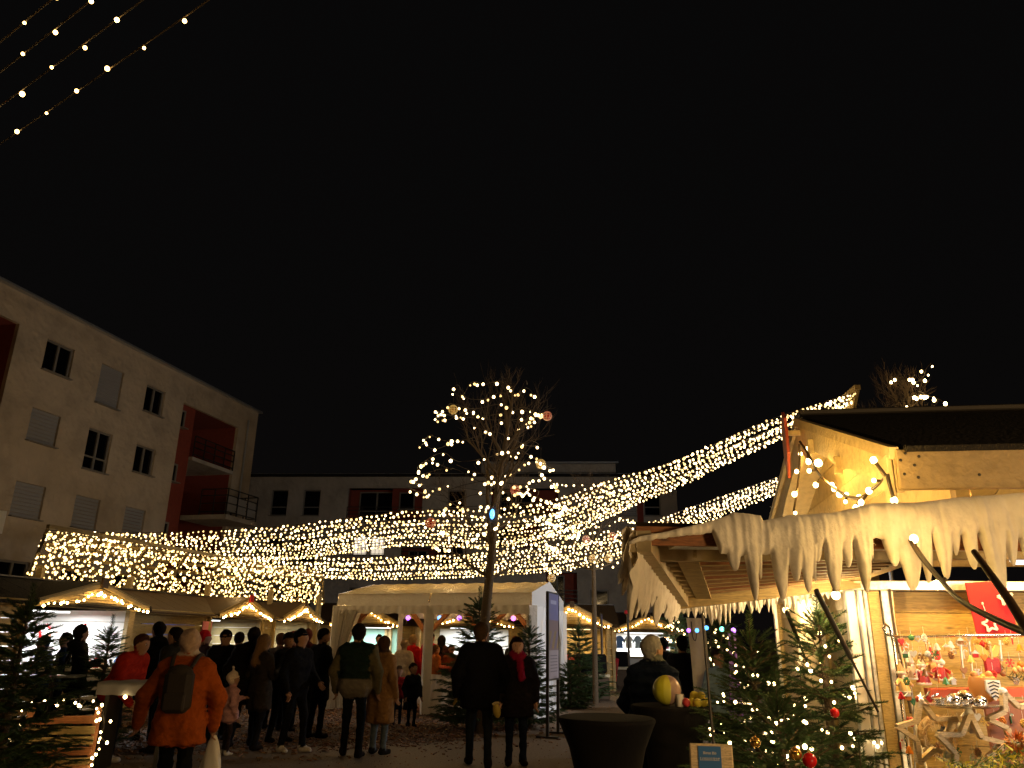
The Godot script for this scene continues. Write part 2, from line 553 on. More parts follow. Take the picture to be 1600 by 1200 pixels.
# ---------------------------------------------------------------- people: tapered bones joined by a smooth minimum, meshed as surface nets
func skin_bones(bones, cell: float, blend: float, quilt := 0.0) -> Geo:
	var lo := Vector3(9, 9, 9)
	var hi := -lo
	for b in bones:
		var r: float = maxf(b[2], b[3]) + 0.03
		for e in [b[0], b[1]]:
			lo = lo.min(e - Vector3(r, r, r))
			hi = hi.max(e + Vector3(r, r, r))
	lo -= Vector3.ONE * cell
	var nx := int((hi.x - lo.x) / cell) + 3
	var ny := int((hi.y - lo.y) / cell) + 3
	var nz := int((hi.z - lo.z) / cell) + 3
	var f := PackedFloat32Array()
	var best := PackedFloat32Array()
	var who := PackedInt32Array()
	f.resize(nx * ny * nz); f.fill(1.0)
	best.resize(nx * ny * nz); best.fill(9.0)
	who.resize(nx * ny * nz)
	for k in bones.size():
		var b = bones[k]
		var a: Vector3 = b[0]
		var ab: Vector3 = b[1] - a
		var l2 := maxf(ab.length_squared(), 1e-8)
		var ra: float = b[2]
		var dr: float = b[3] - ra
		var cut: float = b[5] if b.size() > 5 else -2.0
		var rm: float = maxf(b[2], b[3]) + blend + cell * 1.5
		var p0 := (a.min(b[1]) - Vector3(rm, rm, rm) - lo) / cell
		var p1 := (a.max(b[1]) + Vector3(rm, rm, rm) - lo) / cell
		var x0 := maxi(0, int(p0.x)); var x1 := mini(nx - 1, int(p1.x) + 1)
		var y0 := maxi(0, int(p0.y)); var y1 := mini(ny - 1, int(p1.y) + 1)
		var z0 := maxi(0, int(p0.z)); var z1 := mini(nz - 1, int(p1.z) + 1)
		for z in range(z0, z1 + 1):
			for y in range(y0, y1 + 1):
				var row := (z * ny + y) * nx
				for x in range(x0, x1 + 1):
					var p := lo + Vector3(x, y, z) * cell - a
					var t := clampf(p.dot(ab) / l2, 0.0, 1.0)
					var d := (p - ab * t).length() - ra - dr * t
					if cut > -1.0: d = maxf(d, cut - p.y - a.y)
					var at_ := row + x
					if d < best[at_]:
						best[at_] = d
						who[at_] = k
					var e := f[at_]
					var h := blend - absf(d - e)
					f[at_] = minf(d, e) - (h * h / (4.0 * blend) if h > 0.0 else 0.0)
	# folds of cloth and tufts of hair
	var fold := FastNoiseLite.new()
	fold.seed = bones.size() + int(absf(bones[0][0].y) * 997.0)
	fold.frequency = 1.0
	fold.fractal_octaves = 2
	for q in f.size():
		if absf(f[q]) > 0.05: continue
		var p := lo + Vector3(q % nx, (q / nx) % ny, q / (nx * ny)) * cell
		var kind: Color = bones[who[q]][4]
		if quilt > 0.0 and kind == bones[0][4]: f[q] += quilt * sin(p.y * 62.0)
		if kind.a > 0.95: f[q] += 0.013 * fold.get_noise_3d(p.x * 9.0, p.y * 15.0 + p.x * 4.0, p.z * 9.0)
		elif kind.a < 0.55: f[q] += 0.014 * fold.get_noise_3d(p.x * 38.0, p.y * 14.0, p.z * 38.0)
	var g := Geo.new()
	var cell_vertex := {}
	var sy := nx
	var sz := nx * ny
	var off := [0, 1, sy, sy + 1, sz, sz + 1, sz + sy, sz + sy + 1]
	var edges := [[0, 1], [2, 3], [4, 5], [6, 7], [0, 2], [1, 3], [4, 6], [5, 7], [0, 4], [1, 5], [2, 6], [3, 7]]
	for z in nz - 1:
		for y in ny - 1:
			var row := z * sz + y * sy
			for x in nx - 1:
				var q := row + x
				if absf(f[q]) > 2.5 * cell: continue
				var mask := 0
				for e in 8:
					if f[q + off[e]] < 0.0: mask |= 1 << e
				if mask == 0 or mask == 255: continue
				var sum := Vector3.ZERO
				var cnt := 0
				for e in edges:
					var i0: int = e[0]
					var i1: int = e[1]
					if ((mask >> i0) & 1) == ((mask >> i1) & 1): continue
					var fa := f[q + off[i0]]
					var fb := f[q + off[i1]]
					var t := fa / (fa - fb)
					sum += Vector3(i0 & 1, (i0 >> 1) & 1, i0 >> 2).lerp(Vector3(i1 & 1, (i1 >> 1) & 1, i1 >> 2), t)
					cnt += 1
				var gx := f[q + 1] - f[q] + f[q + sz + sy + 1] - f[q + sz + sy]
				var gy := f[q + sy] - f[q] + f[q + sz + sy + 1] - f[q + sz + 1]
				var gz := f[q + sz] - f[q] + f[q + sz + sy + 1] - f[q + sy + 1]
				var tone := 1.0 + 0.3 * fold.get_noise_3d(x * 2.3, y * 2.3, z * 2.3)
				g.col = bones[who[q]][4]
				if g.col.a > 0.95 or g.col.a < 0.55: g.col *= tone
				g.col.a = 1.0
				cell_vertex[q] = g.put(lo + (Vector3(x, y, z) + sum / cnt) * cell, Vector3(gx, gy, gz).normalized())
	for q in cell_vertex:
		var a: int = cell_vertex[q]
		for axis in 3:
			var d: int = [1, sy, sz][axis]
			var d1: int = [sy, sz, 1][axis]
			var d2: int = [sz, 1, sy][axis]
			var s0 := f[q] < 0.0
			if s0 == (f[q + d] < 0.0): continue
			var b = cell_vertex.get(q - d1)
			var c2 = cell_vertex.get(q - d1 - d2)
			var e = cell_vertex.get(q - d2)
			if b == null or c2 == null or e == null: continue
			if s0: g.i.append_array([a, c2, b, a, e, c2])
			else: g.i.append_array([a, b, c2, a, c2, e])
	g.orient()
	return g

func person(label, pos: Vector3, turn: float, h: float, o := {}, group = "") -> Node3D:
	var t := thing("person", label, "person", pos, turn, group)
	var s := h / 1.75
	var T: Color = o.get("top", Color(0.01, 0.01, 0.012))
	var Bm: Color = o.get("bottom", Color(0.01, 0.01, 0.014))
	var K: Color = o.get("skin", Color(0.36, 0.2, 0.13))
	var Hr: Color = o.get("hair", Color(0.03, 0.018, 0.01))
	var Sh: Color = o.get("shoe", Color(0.012, 0.01, 0.01))
	K.a = 0.8
	Hr.a = 0.5
	var sleeve: Color = o.get("sleeve", T)
	var glove: Color = o.get("glove", K)
	var bk: float = o.get("bulk", 0.03)
	var lean := Basis(Vector3.RIGHT, deg_to_rad(o.get("lean", 0.0)))
	var child: float = o.get("child", 0.0)
	var hip := Vector3(0, 0.93, 0)
	var drop := Vector3.ZERO
	var sit: bool = o.get("sit", false)
	if sit: drop = Vector3(0, -0.43, 0)
	var up := func(p: Vector3) -> Vector3: return hip + lean * (p - hip) + drop
	var bones = []
	var w: float = o.get("width", 1.0)
	bones.append([up.call(Vector3(-0.145 * w, 1.39, -0.01)), up.call(Vector3(0.145 * w, 1.39, -0.01)), 0.075 + bk, 0.075 + bk, T])
	bones.append([up.call(Vector3(-0.09 * w, 1.24, 0.0)), up.call(Vector3(0.09 * w, 1.24, 0.0)), 0.105 + bk, 0.105 + bk, T])
	bones.append([up.call(Vector3(-0.07 * w, 1.06, 0)), up.call(Vector3(0.07 * w, 1.06, 0)), 0.1 + bk * 1.1, 0.1 + bk * 1.1, T])
	bones.append([up.call(Vector3(-0.08 * w, 0.92, -0.01)), up.call(Vector3(0.08 * w, 0.92, -0.01)), 0.11 + bk, 0.11 + bk, o.get("hem_colour", T)])
	if o.has("coat"):
		var hem: float = o.coat
		for e in [-1.0, 1.0]:
			bones.append([up.call(Vector3(0.07 * e, 0.9, 0)), Vector3(0.09 * e, hem + 0.02, 0) + drop, 0.12 + bk, 0.125 + bk, T, (hem + drop.y)])
	bones.append([up.call(Vector3(0, 1.44, -0.01)), up.call(Vector3(0, 1.54, 0.0)), 0.06, 0.055, o.get("scarf", K)])
	if o.has("scarf"):
		bones.append([up.call(Vector3(-0.05, 1.48, 0.02)), up.call(Vector3(0.05, 1.48, 0.02)), 0.085, 0.085, o.scarf])
		if o.get("scarf_end", true):
			bones.append([up.call(Vector3(0.02, 1.46, 0.1)), up.call(Vector3(0.05, 1.2, 0.17)), 0.04, 0.05, o.scarf])
	# head
	var hb := Basis(Vector3.UP, deg_to_rad(o.get("look", 0.0))) * Basis(Vector3.RIGHT, deg_to_rad(o.get("nod", 0.0)))
	var hc: Vector3 = up.call(Vector3(0, 1.53, 0.0))
	var hs := 1.0 + child * 0.35
	var hd := func(p: Vector3) -> Vector3: return hc + hb * ((p - Vector3(0, 1.53, 0)) * hs)
	bones.append([hd.call(Vector3(0, 1.65, -0.01)), hd.call(Vector3(0, 1.635, 0.015)), 0.085 * hs, 0.08 * hs, K])
	bones.append([hd.call(Vector3(0, 1.62, 0.02)), hd.call(Vector3(0, 1.555, 0.045)), 0.068 * hs, 0.045 * hs, K])
	bones.append([hd.call(Vector3(0, 1.635, 0.095)), hd.call(Vector3(0, 1.605, 0.108)), 0.01, 0.014, K])
	var Hc: Color = o.get("hat", Hr)
	if not o.get("bald", false):
		bones.append([hd.call(Vector3(0, 1.67, -0.035)), hd.call(Vector3(0, 1.695, -0.012)), 0.094 * hs, 0.088 * hs, Hc])
		bones.append([hd.call(Vector3(0, 1.66, -0.035)), hd.call(Vector3(0, 1.6, -0.04)), 0.086 * hs, 0.06 * hs, Hc if o.has("hat") and not o.has("long") else Hr])
	if o.has("bobble"):
		bones.append([hd.call(Vector3(0, 1.8, -0.02)), hd.call(Vector3(0, 1.83, -0.02)), 0.035, 0.035, o.bobble])
	if o.has("hat_tip"):
		bones.append([hd.call(Vector3(0, 1.74, -0.02)), hd.call(Vector3(0.08, 1.83, -0.06)), 0.07, 0.03, Hc])
		bones.append([hd.call(Vector3(-0.05, 1.69, 0.02)), hd.call(Vector3(0.05, 1.69, 0.02)), 0.07, 0.07, Color(0.75, 0.73, 0.7)])
	if o.has("long"):
		for e in [-1.0, 1.0]:
			bones.append([hd.call(Vector3(0.06 * e, 1.66, -0.02)), hd.call(Vector3(0.085 * e, 1.5 - o.long, -0.04)), 0.05, 0.04, Hr])
		bones.append([hd.call(Vector3(0, 1.64, -0.06)), hd.call(Vector3(0, 1.5 - o.long, -0.09)), 0.08, 0.07, Hr])
	if o.get("hood", false):
		bones.append([up.call(Vector3(-0.07, 1.47, -0.09)), up.call(Vector3(0.07, 1.47, -0.09)), 0.07, 0.07, o.get("hood_colour", T)])
	# arms
	var wrists = []
	for e in [-1.0, 1.0]:
		var key := "arm_l" if e > 0 else "arm_r"
		var sh: Vector3 = up.call(Vector3(0.19 * e * w, 1.385, -0.01))
		var el: Vector3
		var wr: Vector3
		if o.has(key):
			el = o[key][0]; wr = o[key][1]
			if o[key].size() > 2: # body-relative joints already placed
				pass
			else:
				el = up.call(el); wr = up.call(wr)
		else:
			el = up.call(Vector3((0.26 * w + bk * 0.6) * e, 1.12, -0.04)); wr = up.call(Vector3((0.25 * w + bk * 0.6) * e, 0.87, 0.07))
		bones.append([sh, el, 0.052 + bk * 0.75, 0.044 + bk * 0.7, sleeve])
		bones.append([el, wr, 0.044 + bk * 0.7, 0.032 + bk * 0.5, sleeve])
		var d := (wr - el).normalized()
		var pe := wr + d * 0.085
		bones.append([wr + d * 0.02, pe, 0.028, 0.03, glove])
		wrists.append([pe, d, e])
	# legs
	var step: float = o.get("step", 0.0)
	var spread: float = o.get("spread", 0.1)
	for e in [-1.0, 1.0]:
		var hp := Vector3(0.085 * e, 0.9, -0.01) + drop
		var an := Vector3(spread * e, 0.085, step * e)
		var kn := (hp + an) * 0.5 + Vector3(0.01 * e, 0.03, 0.035 + absf(step) * 0.1)
		if sit:
			kn = Vector3(0.12 * e, 0.5, 0.42); an = Vector3(0.12 * e, 0.085, 0.44)
		bones.append([hp, kn, 0.088, 0.062, Bm])
		bones.append([kn, an, 0.06, o.get("cuff", 0.05), Bm])
		bones.append([an + Vector3(0, -0.035, -0.03), an + Vector3(0.03 * e, -0.045, 0.13), 0.048, 0.038, Sh])
	for b in bones:
		b[0] *= s; b[1] *= s; b[2] *= s; b[3] *= s
		if b.size() > 5: b[5] *= s
	var g := skin_bones(bones, o.get("cell", 0.027) * sqrt(s), 0.045 * s, 0.009 if o.get("quilt", false) else 0.0)
	if o.has("hat"):   # turned up cuff of the hat
		g.col = Color(Hc.r, Hc.g, Hc.b) * 1.25
		var ring = []
		for k in 17:
			var a := TAU * k / 16.0
			ring.append(hd.call(Vector3(cos(a) * 0.088, 1.668 + sin(a) * 0.012, sin(a) * 0.096 - 0.012)) * s)
		g.tube(ring, 0.017 * s * hs, 6, false)
	# fingers and a thumb on each hand, rooted in the palm
	g.col = Color(glove.r, glove.g, glove.b)
	for q in wrists:
		var pe: Vector3 = q[0]
		var d: Vector3 = q[1]
		var side := d.cross(Vector3(0, 0, 1)).normalized()
		if side.length() < 0.1: side = Vector3.RIGHT
		var nrm := d.cross(side)
		for k in 4:
			var l: float = [0.07, 0.08, 0.075, 0.058][k]
			var a := pe + nrm * (k - 1.5) * 0.019
			var m: Vector3 = a + d * l * 0.55 - side * q[2] * 0.012
			var z: Vector3 = m + d * l * 0.4 - side * q[2] * 0.03
			g.tube([a * s, m * s, z * s], [0.0105 * s, 0.0095 * s, 0.007 * s], 5)
		var a2 := pe - d * 0.05 + nrm * -0.028
		g.tube([a2 * s, (a2 + d * 0.03 - nrm * 0.022) * s, (a2 + d * 0.06 - nrm * 0.026) * s], [0.012 * s, 0.011 * s, 0.008 * s], 5)
	# eyes, mouth and ears
	if not o.get("faceless", false):
		for e in [-1.0, 1.0]:
			g.col = Color(0.6, 0.58, 0.55)
			g.ball(hd.call(Vector3(0.032 * e, 1.647, 0.087)) * s, 0.0125 * s * hs, 6, 4)
			g.col = Color(0.02, 0.012, 0.01)
			g.ball(hd.call(Vector3(0.032 * e, 1.647, 0.097)) * s, 0.0075 * s * hs, 6, 4)
			g.ball(hd.call(Vector3(0.033 * e, 1.668, 0.088)) * s, Vector3(0.018, 0.004, 0.006) * s, 6, 4, hb)
			g.col = Color(K.r, K.g, K.b)
			g.ball(hd.call(Vector3(0.09 * e, 1.63, -0.005)) * s, Vector3(0.012, 0.03, 0.02) * s, 6, 4, hb)
		g.col = Color(0.28, 0.09, 0.08)
		g.ball(hd.call(Vector3(0, 1.574, 0.09)) * s, Vector3(0.022, 0.006, 0.008) * s, 6, 4, hb)
	part(t, "body", g, M.clothes)
	return t


# ---------------------------------------------------------------- ground
func ground_and_paths() -> void:
	var g := Geo.new()
	var rows = []
	for r in 41:
		var row = []
		for k in 41:
			var x := (k - 20) * 8.0
			var z := 20.0 - r * 5.0
			row.append(Vector3(x, 0, z))
		rows.append(row)
	g.sheet(rows)
	setting("ground", g, M.gravel, "trodden light brown gravel of the market square")
	# bark mulch round the trees
	var edge = []
	for k in 72:
		var a := TAU * k / 72.0
		var r := 1.0 + 0.07 * sin(a * 3.0 + 1.0) + 0.05 * sin(a * 7.0) + 0.02 * sin(a * 17.0)
		edge.append(Vector3(-6.2 + cos(a) * 6.4 * r, 0.004, -17.0 - sin(a) * 4.6 * r))
	g = Geo.new()
	var mid := Vector3(-6.2, 0.004, -17.0)
	for k in 72:
		g.face([mid, edge[k], edge[(k + 1) % 72]], Vector3.UP)
	setting("mulch_ground", g, M.mulch, "dark red brown bark mulch bed among the trees")
	var chip := Geo.new()
	chip.box(Vector3.ZERO, Vector3(0.06, 0.012, 0.022))
	var mm := MultiMesh.new()
	mm.transform_format = MultiMesh.TRANSFORM_3D
	mm.use_colors = true
	mm.mesh = chip.mesh()
	mm.instance_count = 9000
	for k in 9000:
		var a := rng.randf() * TAU
		var r := sqrt(rng.randf()) * (1.06 if k % 5 else 1.25)
		var b := Basis.from_euler(Vector3(rng.randf_range(-0.4, 0.4), rng.randf() * TAU, rng.randf_range(-0.4, 0.4))).scaled(Vector3.ONE * rng.randf_range(0.5, 1.5))
		mm.set_instance_transform(k, Transform3D(b, Vector3(-6.2 + cos(a) * 6.4 * r, 0.014, -17.0 - sin(a) * 4.6 * r)))
		var t := rng.randf_range(0.5, 1.5)
		mm.set_instance_color(k, Color(t, t * rng.randf_range(0.8, 1.0), t * rng.randf_range(0.6, 1.0)))
	var mi := MultiMeshInstance3D.new()
	mi.multimesh = mm
	mi.material_override = M.chip
	mi.name = "bark_chips"
	add_child(mi)
	tag(mi, "loose bark chips strewn over the mulch bed", "bark", "", "stuff")
	# small stones on the gravel
	var stone := Geo.new()
	stone.ball(Vector3.ZERO, Vector3(1, 0.6, 0.8), 5, 3)
	mm = MultiMesh.new()
	mm.transform_format = MultiMesh.TRANSFORM_3D
	mm.use_colors = true
	mm.mesh = stone.mesh()
	mm.instance_count = 5000
	for k in 5000:
		var s := rng.randf_range(0.006, 0.02)
		mm.set_instance_transform(k, Transform3D(Basis(Vector3.UP, rng.randf() * TAU).scaled(Vector3.ONE * s), Vector3(rng.randf_range(-7, 6), 0.003, -5.0 - rng.randf() ** 1.5 * 24.0)))
		var t := rng.randf_range(0.8, 2.2)
		mm.set_instance_color(k, Color(t, t, t * 0.95))
	mi = MultiMeshInstance3D.new()
	mi.multimesh = mm
	mi.material_override = M.chip
	mi.name = "gravel_stones"
	add_child(mi)
	tag(mi, "small loose stones scattered on the gravel ground", "gravel", "", "stuff")


# ---------------------------------------------------------------- houses
# front wall in x (along), y with rectangular openings; the wall faces +z and the openings are depth deep
func pierced_wall(x0: float, x1: float, y0: float, y1: float, holes, depth: float) -> Geo:
	var g := Geo.new()
	var xs = [x0, x1]
	var ys = [y0, y1]
	for h in holes:
		xs.append_array([h[0], h[1]]); ys.append_array([h[2], h[3]])
	xs.sort(); ys.sort()
	for a in xs.size() - 1:
		for b in ys.size() - 1:
			if xs[a + 1] - xs[a] < 0.001 or ys[b + 1] - ys[b] < 0.001: continue
			var c := Vector2((xs[a] + xs[a + 1]) * 0.5, (ys[b] + ys[b + 1]) * 0.5)
			var inside := false
			for h in holes:
				if c.x > h[0] and c.x < h[1] and c.y > h[2] and c.y < h[3]: inside = true
			if not inside:
				g.face([Vector3(xs[a], ys[b], 0), Vector3(xs[a + 1], ys[b], 0), Vector3(xs[a + 1], ys[b + 1], 0), Vector3(xs[a], ys[b + 1], 0)], Vector3.BACK)
	for h in holes:
		var d := -depth
		g.face([Vector3(h[0], h[2], 0), Vector3(h[1], h[2], 0), Vector3(h[1], h[2], d), Vector3(h[0], h[2], d)], Vector3.UP)
		g.face([Vector3(h[0], h[3], 0), Vector3(h[1], h[3], 0), Vector3(h[1], h[3], d), Vector3(h[0], h[3], d)], Vector3.DOWN)
		g.face([Vector3(h[0], h[2], 0), Vector3(h[0], h[3], 0), Vector3(h[0], h[3], d), Vector3(h[0], h[2], d)], Vector3.RIGHT)
		g.face([Vector3(h[1], h[2], 0), Vector3(h[1], h[3], 0), Vector3(h[1], h[3], d), Vector3(h[1], h[2], d)], Vector3.LEFT)
	return g

func house_window(parent, h, z: float, sashes := 2, pane_mat = null) -> void:
	var w := Node3D.new()
	w.name = "window"
	parent.add_child(w, true)
	w.position = Vector3((h[0] + h[1]) * 0.5, (h[2] + h[3]) * 0.5, z)
	var sx: float = h[1] - h[0]
	var sy: float = h[3] - h[2]
	var g := Geo.new()
	for e in [-1.0, 1.0]:
		g.box(Vector3(e * (sx * 0.5 - 0.035), 0, 0), Vector3(0.07, sy, 0.07))
		g.box(Vector3(0, e * (sy * 0.5 - 0.035), 0.002), Vector3(sx - 0.14, 0.07, 0.07))
	for k in range(1, sashes):
		g.box(Vector3(-sx * 0.5 + sx * k / sashes, 0, 0.004), Vector3(0.09, sy - 0.14, 0.07))
	if sy > 1.4:
		g.box(Vector3(0, -sy * 0.5 + 0.5, 0.006), Vector3(sx - 0.14, 0.06, 0.06))
	part(w, "frame", g, M.window_frame)
	for k in sashes:
		slab(w, "pane", Vector3(-sx * 0.5 + sx * (k + 0.5) / sashes, 0, -0.02), Vector3(sx / sashes - 0.07, sy - 0.1, 0.012), pane_mat if pane_mat else M.pane)
	slab(w, "sill", Vector3(0, -sy * 0.5 - 0.02, 0.12), Vector3(sx + 0.06, 0.035, 0.3), M.window_frame)

func house_shutter(parent, h, z: float) -> void:
	var w := Node3D.new()
	w.name = "roller_shutter"
	parent.add_child(w, true)
	w.position = Vector3((h[0] + h[1]) * 0.5, h[2], z)
	var n := int((h[3] - h[2]) / 0.12)
	var sy: float = (h[3] - h[2]) / n
	for k in n:
		slab(w, "slat", Vector3(0, (k + 0.5) * sy, 0.0), Vector3(h[1] - h[0] - 0.02, sy - 0.014, 0.022), M.shutter, Basis(Vector3.RIGHT, 0.06))
	slab(w, "sill", Vector3(0, -0.02, 0.1), Vector3(h[1] - h[0] + 0.06, 0.035, 0.28), M.window_frame)

func railing(parent, a: Vector3, b: Vector3, h: float) -> void:
	var g := Geo.new()
	for f in [0.12, 0.45, 0.75, 1.0]:
		g.bar(a + Vector3(0, h * f, 0), b + Vector3(0, h * f, 0), 0.035, 0.04)
	var n := int(a.distance_to(b) / 0.9) + 1
	for k in n + 1:
		var p := a.lerp(b, float(k) / n)
		g.bar(p, p + Vector3(0, h, 0), 0.04, 0.04)
	part(parent, "railing", g, M.metal_dark)

func house_row() -> void:
	var u := Vector3(3.74, 0, -15.06).normalized()
	var t := thing("apartment_house", "four storey cream rendered house with dark red balcony recesses", "building", Vector3(-16.77, 0, -22.82))
	t.transform.basis = Basis(u, Vector3.UP, u.cross(Vector3.UP))
	var cols = [[2.26, 3.5], [4.86, 6.06], [7.41, 8.57]]
	var holes = []
	var shut = []
	for r in 4:
		for k in 3:
			var top := 11.42 - 2.52 * r
			var h := [cols[k][0], cols[k][1], top - (1.54 if (k == 1 and r < 2) else 1.13), top]
			holes.append(h)
			shut.append(r == 0 and k == 1 or r == 1 and k == 0 or r == 2)
	for k in 3: # out of frame
		holes.append([-6.0 - k * 2.6, -4.8 - k * 2.6, 10.3, 11.42])
		shut.append(k == 1)
	var deep = holes.duplicate()
	var wall := pierced_wall(-14.0, 15.62, 0.0, 12.5, deep + [[-3.0, 1.06, 2.4, 11.46], [9.82, 14.08, 2.4, 11.33]], 0.16)
	part(t, "wall", wall, M.render_cream)
	var g := Geo.new()
	g.face([Vector3(15.62, 0, 0), Vector3(15.62, 0, -11), Vector3(15.62, 12.5, -11), Vector3(15.62, 12.5, 0)], Vector3.RIGHT)
	g.face([Vector3(-14, 0, 0), Vector3(-14, 0, -11), Vector3(-14, 12.5, -11), Vector3(-14, 12.5, 0)], Vector3.LEFT)
	g.face([Vector3(-14, 0, -11), Vector3(15.62, 0, -11), Vector3(15.62, 12.5, -11), Vector3(-14, 12.5, -11)], Vector3.FORWARD)
	part(t, "side_wall", g, M.render_cream)
	g = Geo.new()
	g.box(Vector3(0.81, 12.54, -5.45), Vector3(29.8, 0.08, 11.3))
	g.box(Vector3(0.81, 12.62, -5.5), Vector3(29.4, 0.1, 10.9))
	part(t, "roof", g, M.galv)
	for k in holes.size():
		if shut[k]: house_shutter(t, holes[k], -0.09)
		else: house_window(t, holes[k], -0.12)
	# the balcony recesses
	for e in [[-3.0, 1.06, 2.4, 11.46], [9.82, 14.08, 2.4, 11.33]]:
		g = Geo.new()
		g.face([Vector3(e[0], e[2], -2.6), Vector3(e[1], e[2], -2.6), Vector3(e[1], e[3], -2.6), Vector3(e[0], e[3], -2.6)], Vector3.BACK)
		g.face([Vector3(e[0], e[2], -0.16), Vector3(e[0], e[2], -2.6), Vector3(e[0], e[3], -2.6), Vector3(e[0], e[3], -0.16)], Vector3.RIGHT)
		g.face([Vector3(e[1], e[2], -0.16), Vector3(e[1], e[2], -2.6), Vector3(e[1], e[3], -2.6), Vector3(e[1], e[3], -0.16)], Vector3.LEFT)
		g.face([Vector3(e[0], e[3], -0.16), Vector3(e[1], e[3], -0.16), Vector3(e[1], e[3], -2.6), Vector3(e[0], e[3], -2.6)], Vector3.DOWN)
		part(t, "recess_wall", g, M.render_red)
	slab(t, "red_panel", Vector3(10.36, 6.87, -0.26), Vector3(1.07, 8.9, 0.2), M.render_red)
	for y in [10.6, 8.2, 5.7]:
		house_window(t, [9.84, 10.22, y - 0.35, y + 0.45], -0.14, 1)
	for k in 4:
		var y := 9.16 - 2.45 * k
		if k != 1:
			slab(t, "balcony_floor", Vector3(12.5, y - 0.08, -1.28), Vector3(3.14, 0.16, 2.6), M.render_grey)
			railing(t, Vector3(10.95, y, 0.0), Vector3(14.04, y, 0.0), 0.95)
		house_window(t, [11.2, 13.2, y + 0.02, y + 1.95], -2.55, 2)
	var bal := Node3D.new()
	bal.name = "balcony"
	t.add_child(bal)
	slab(bal, "balcony_floor", Vector3(13.1, 6.62, 0.3), Vector3(2.5, 0.2, 2.3), M.render_grey)
	railing(bal, Vector3(11.9, 6.72, 1.4), Vector3(14.3, 6.72, 1.4), 1.15)
	railing(bal, Vector3(11.9, 6.72, 0.05), Vector3(11.9, 6.72, 1.4), 1.15)
	railing(bal, Vector3(14.3, 6.72, 0.05), Vector3(14.3, 6.72, 1.4), 1.15)
	for k in 3:
		slab(bal, "screen_panel", Vector3(12.3 + k * 0.78, 7.2, 1.36), Vector3(0.72, 0.72, 0.015), M.shutter)
	part(t, "downpipe", pipe([Vector3(14.75, 11.9, 0.07), Vector3(14.75, 0.2, 0.07)], 0.05), M.galv)
	slab(t, "plinth", Vector3(0.81, 0.3, 0.02), Vector3(29.6, 0.6, 0.04), M.render_grey)

func pipe(pts, r, sides := 8) -> Geo:
	var g := Geo.new()
	g.tube(pts, r, sides)
	return g

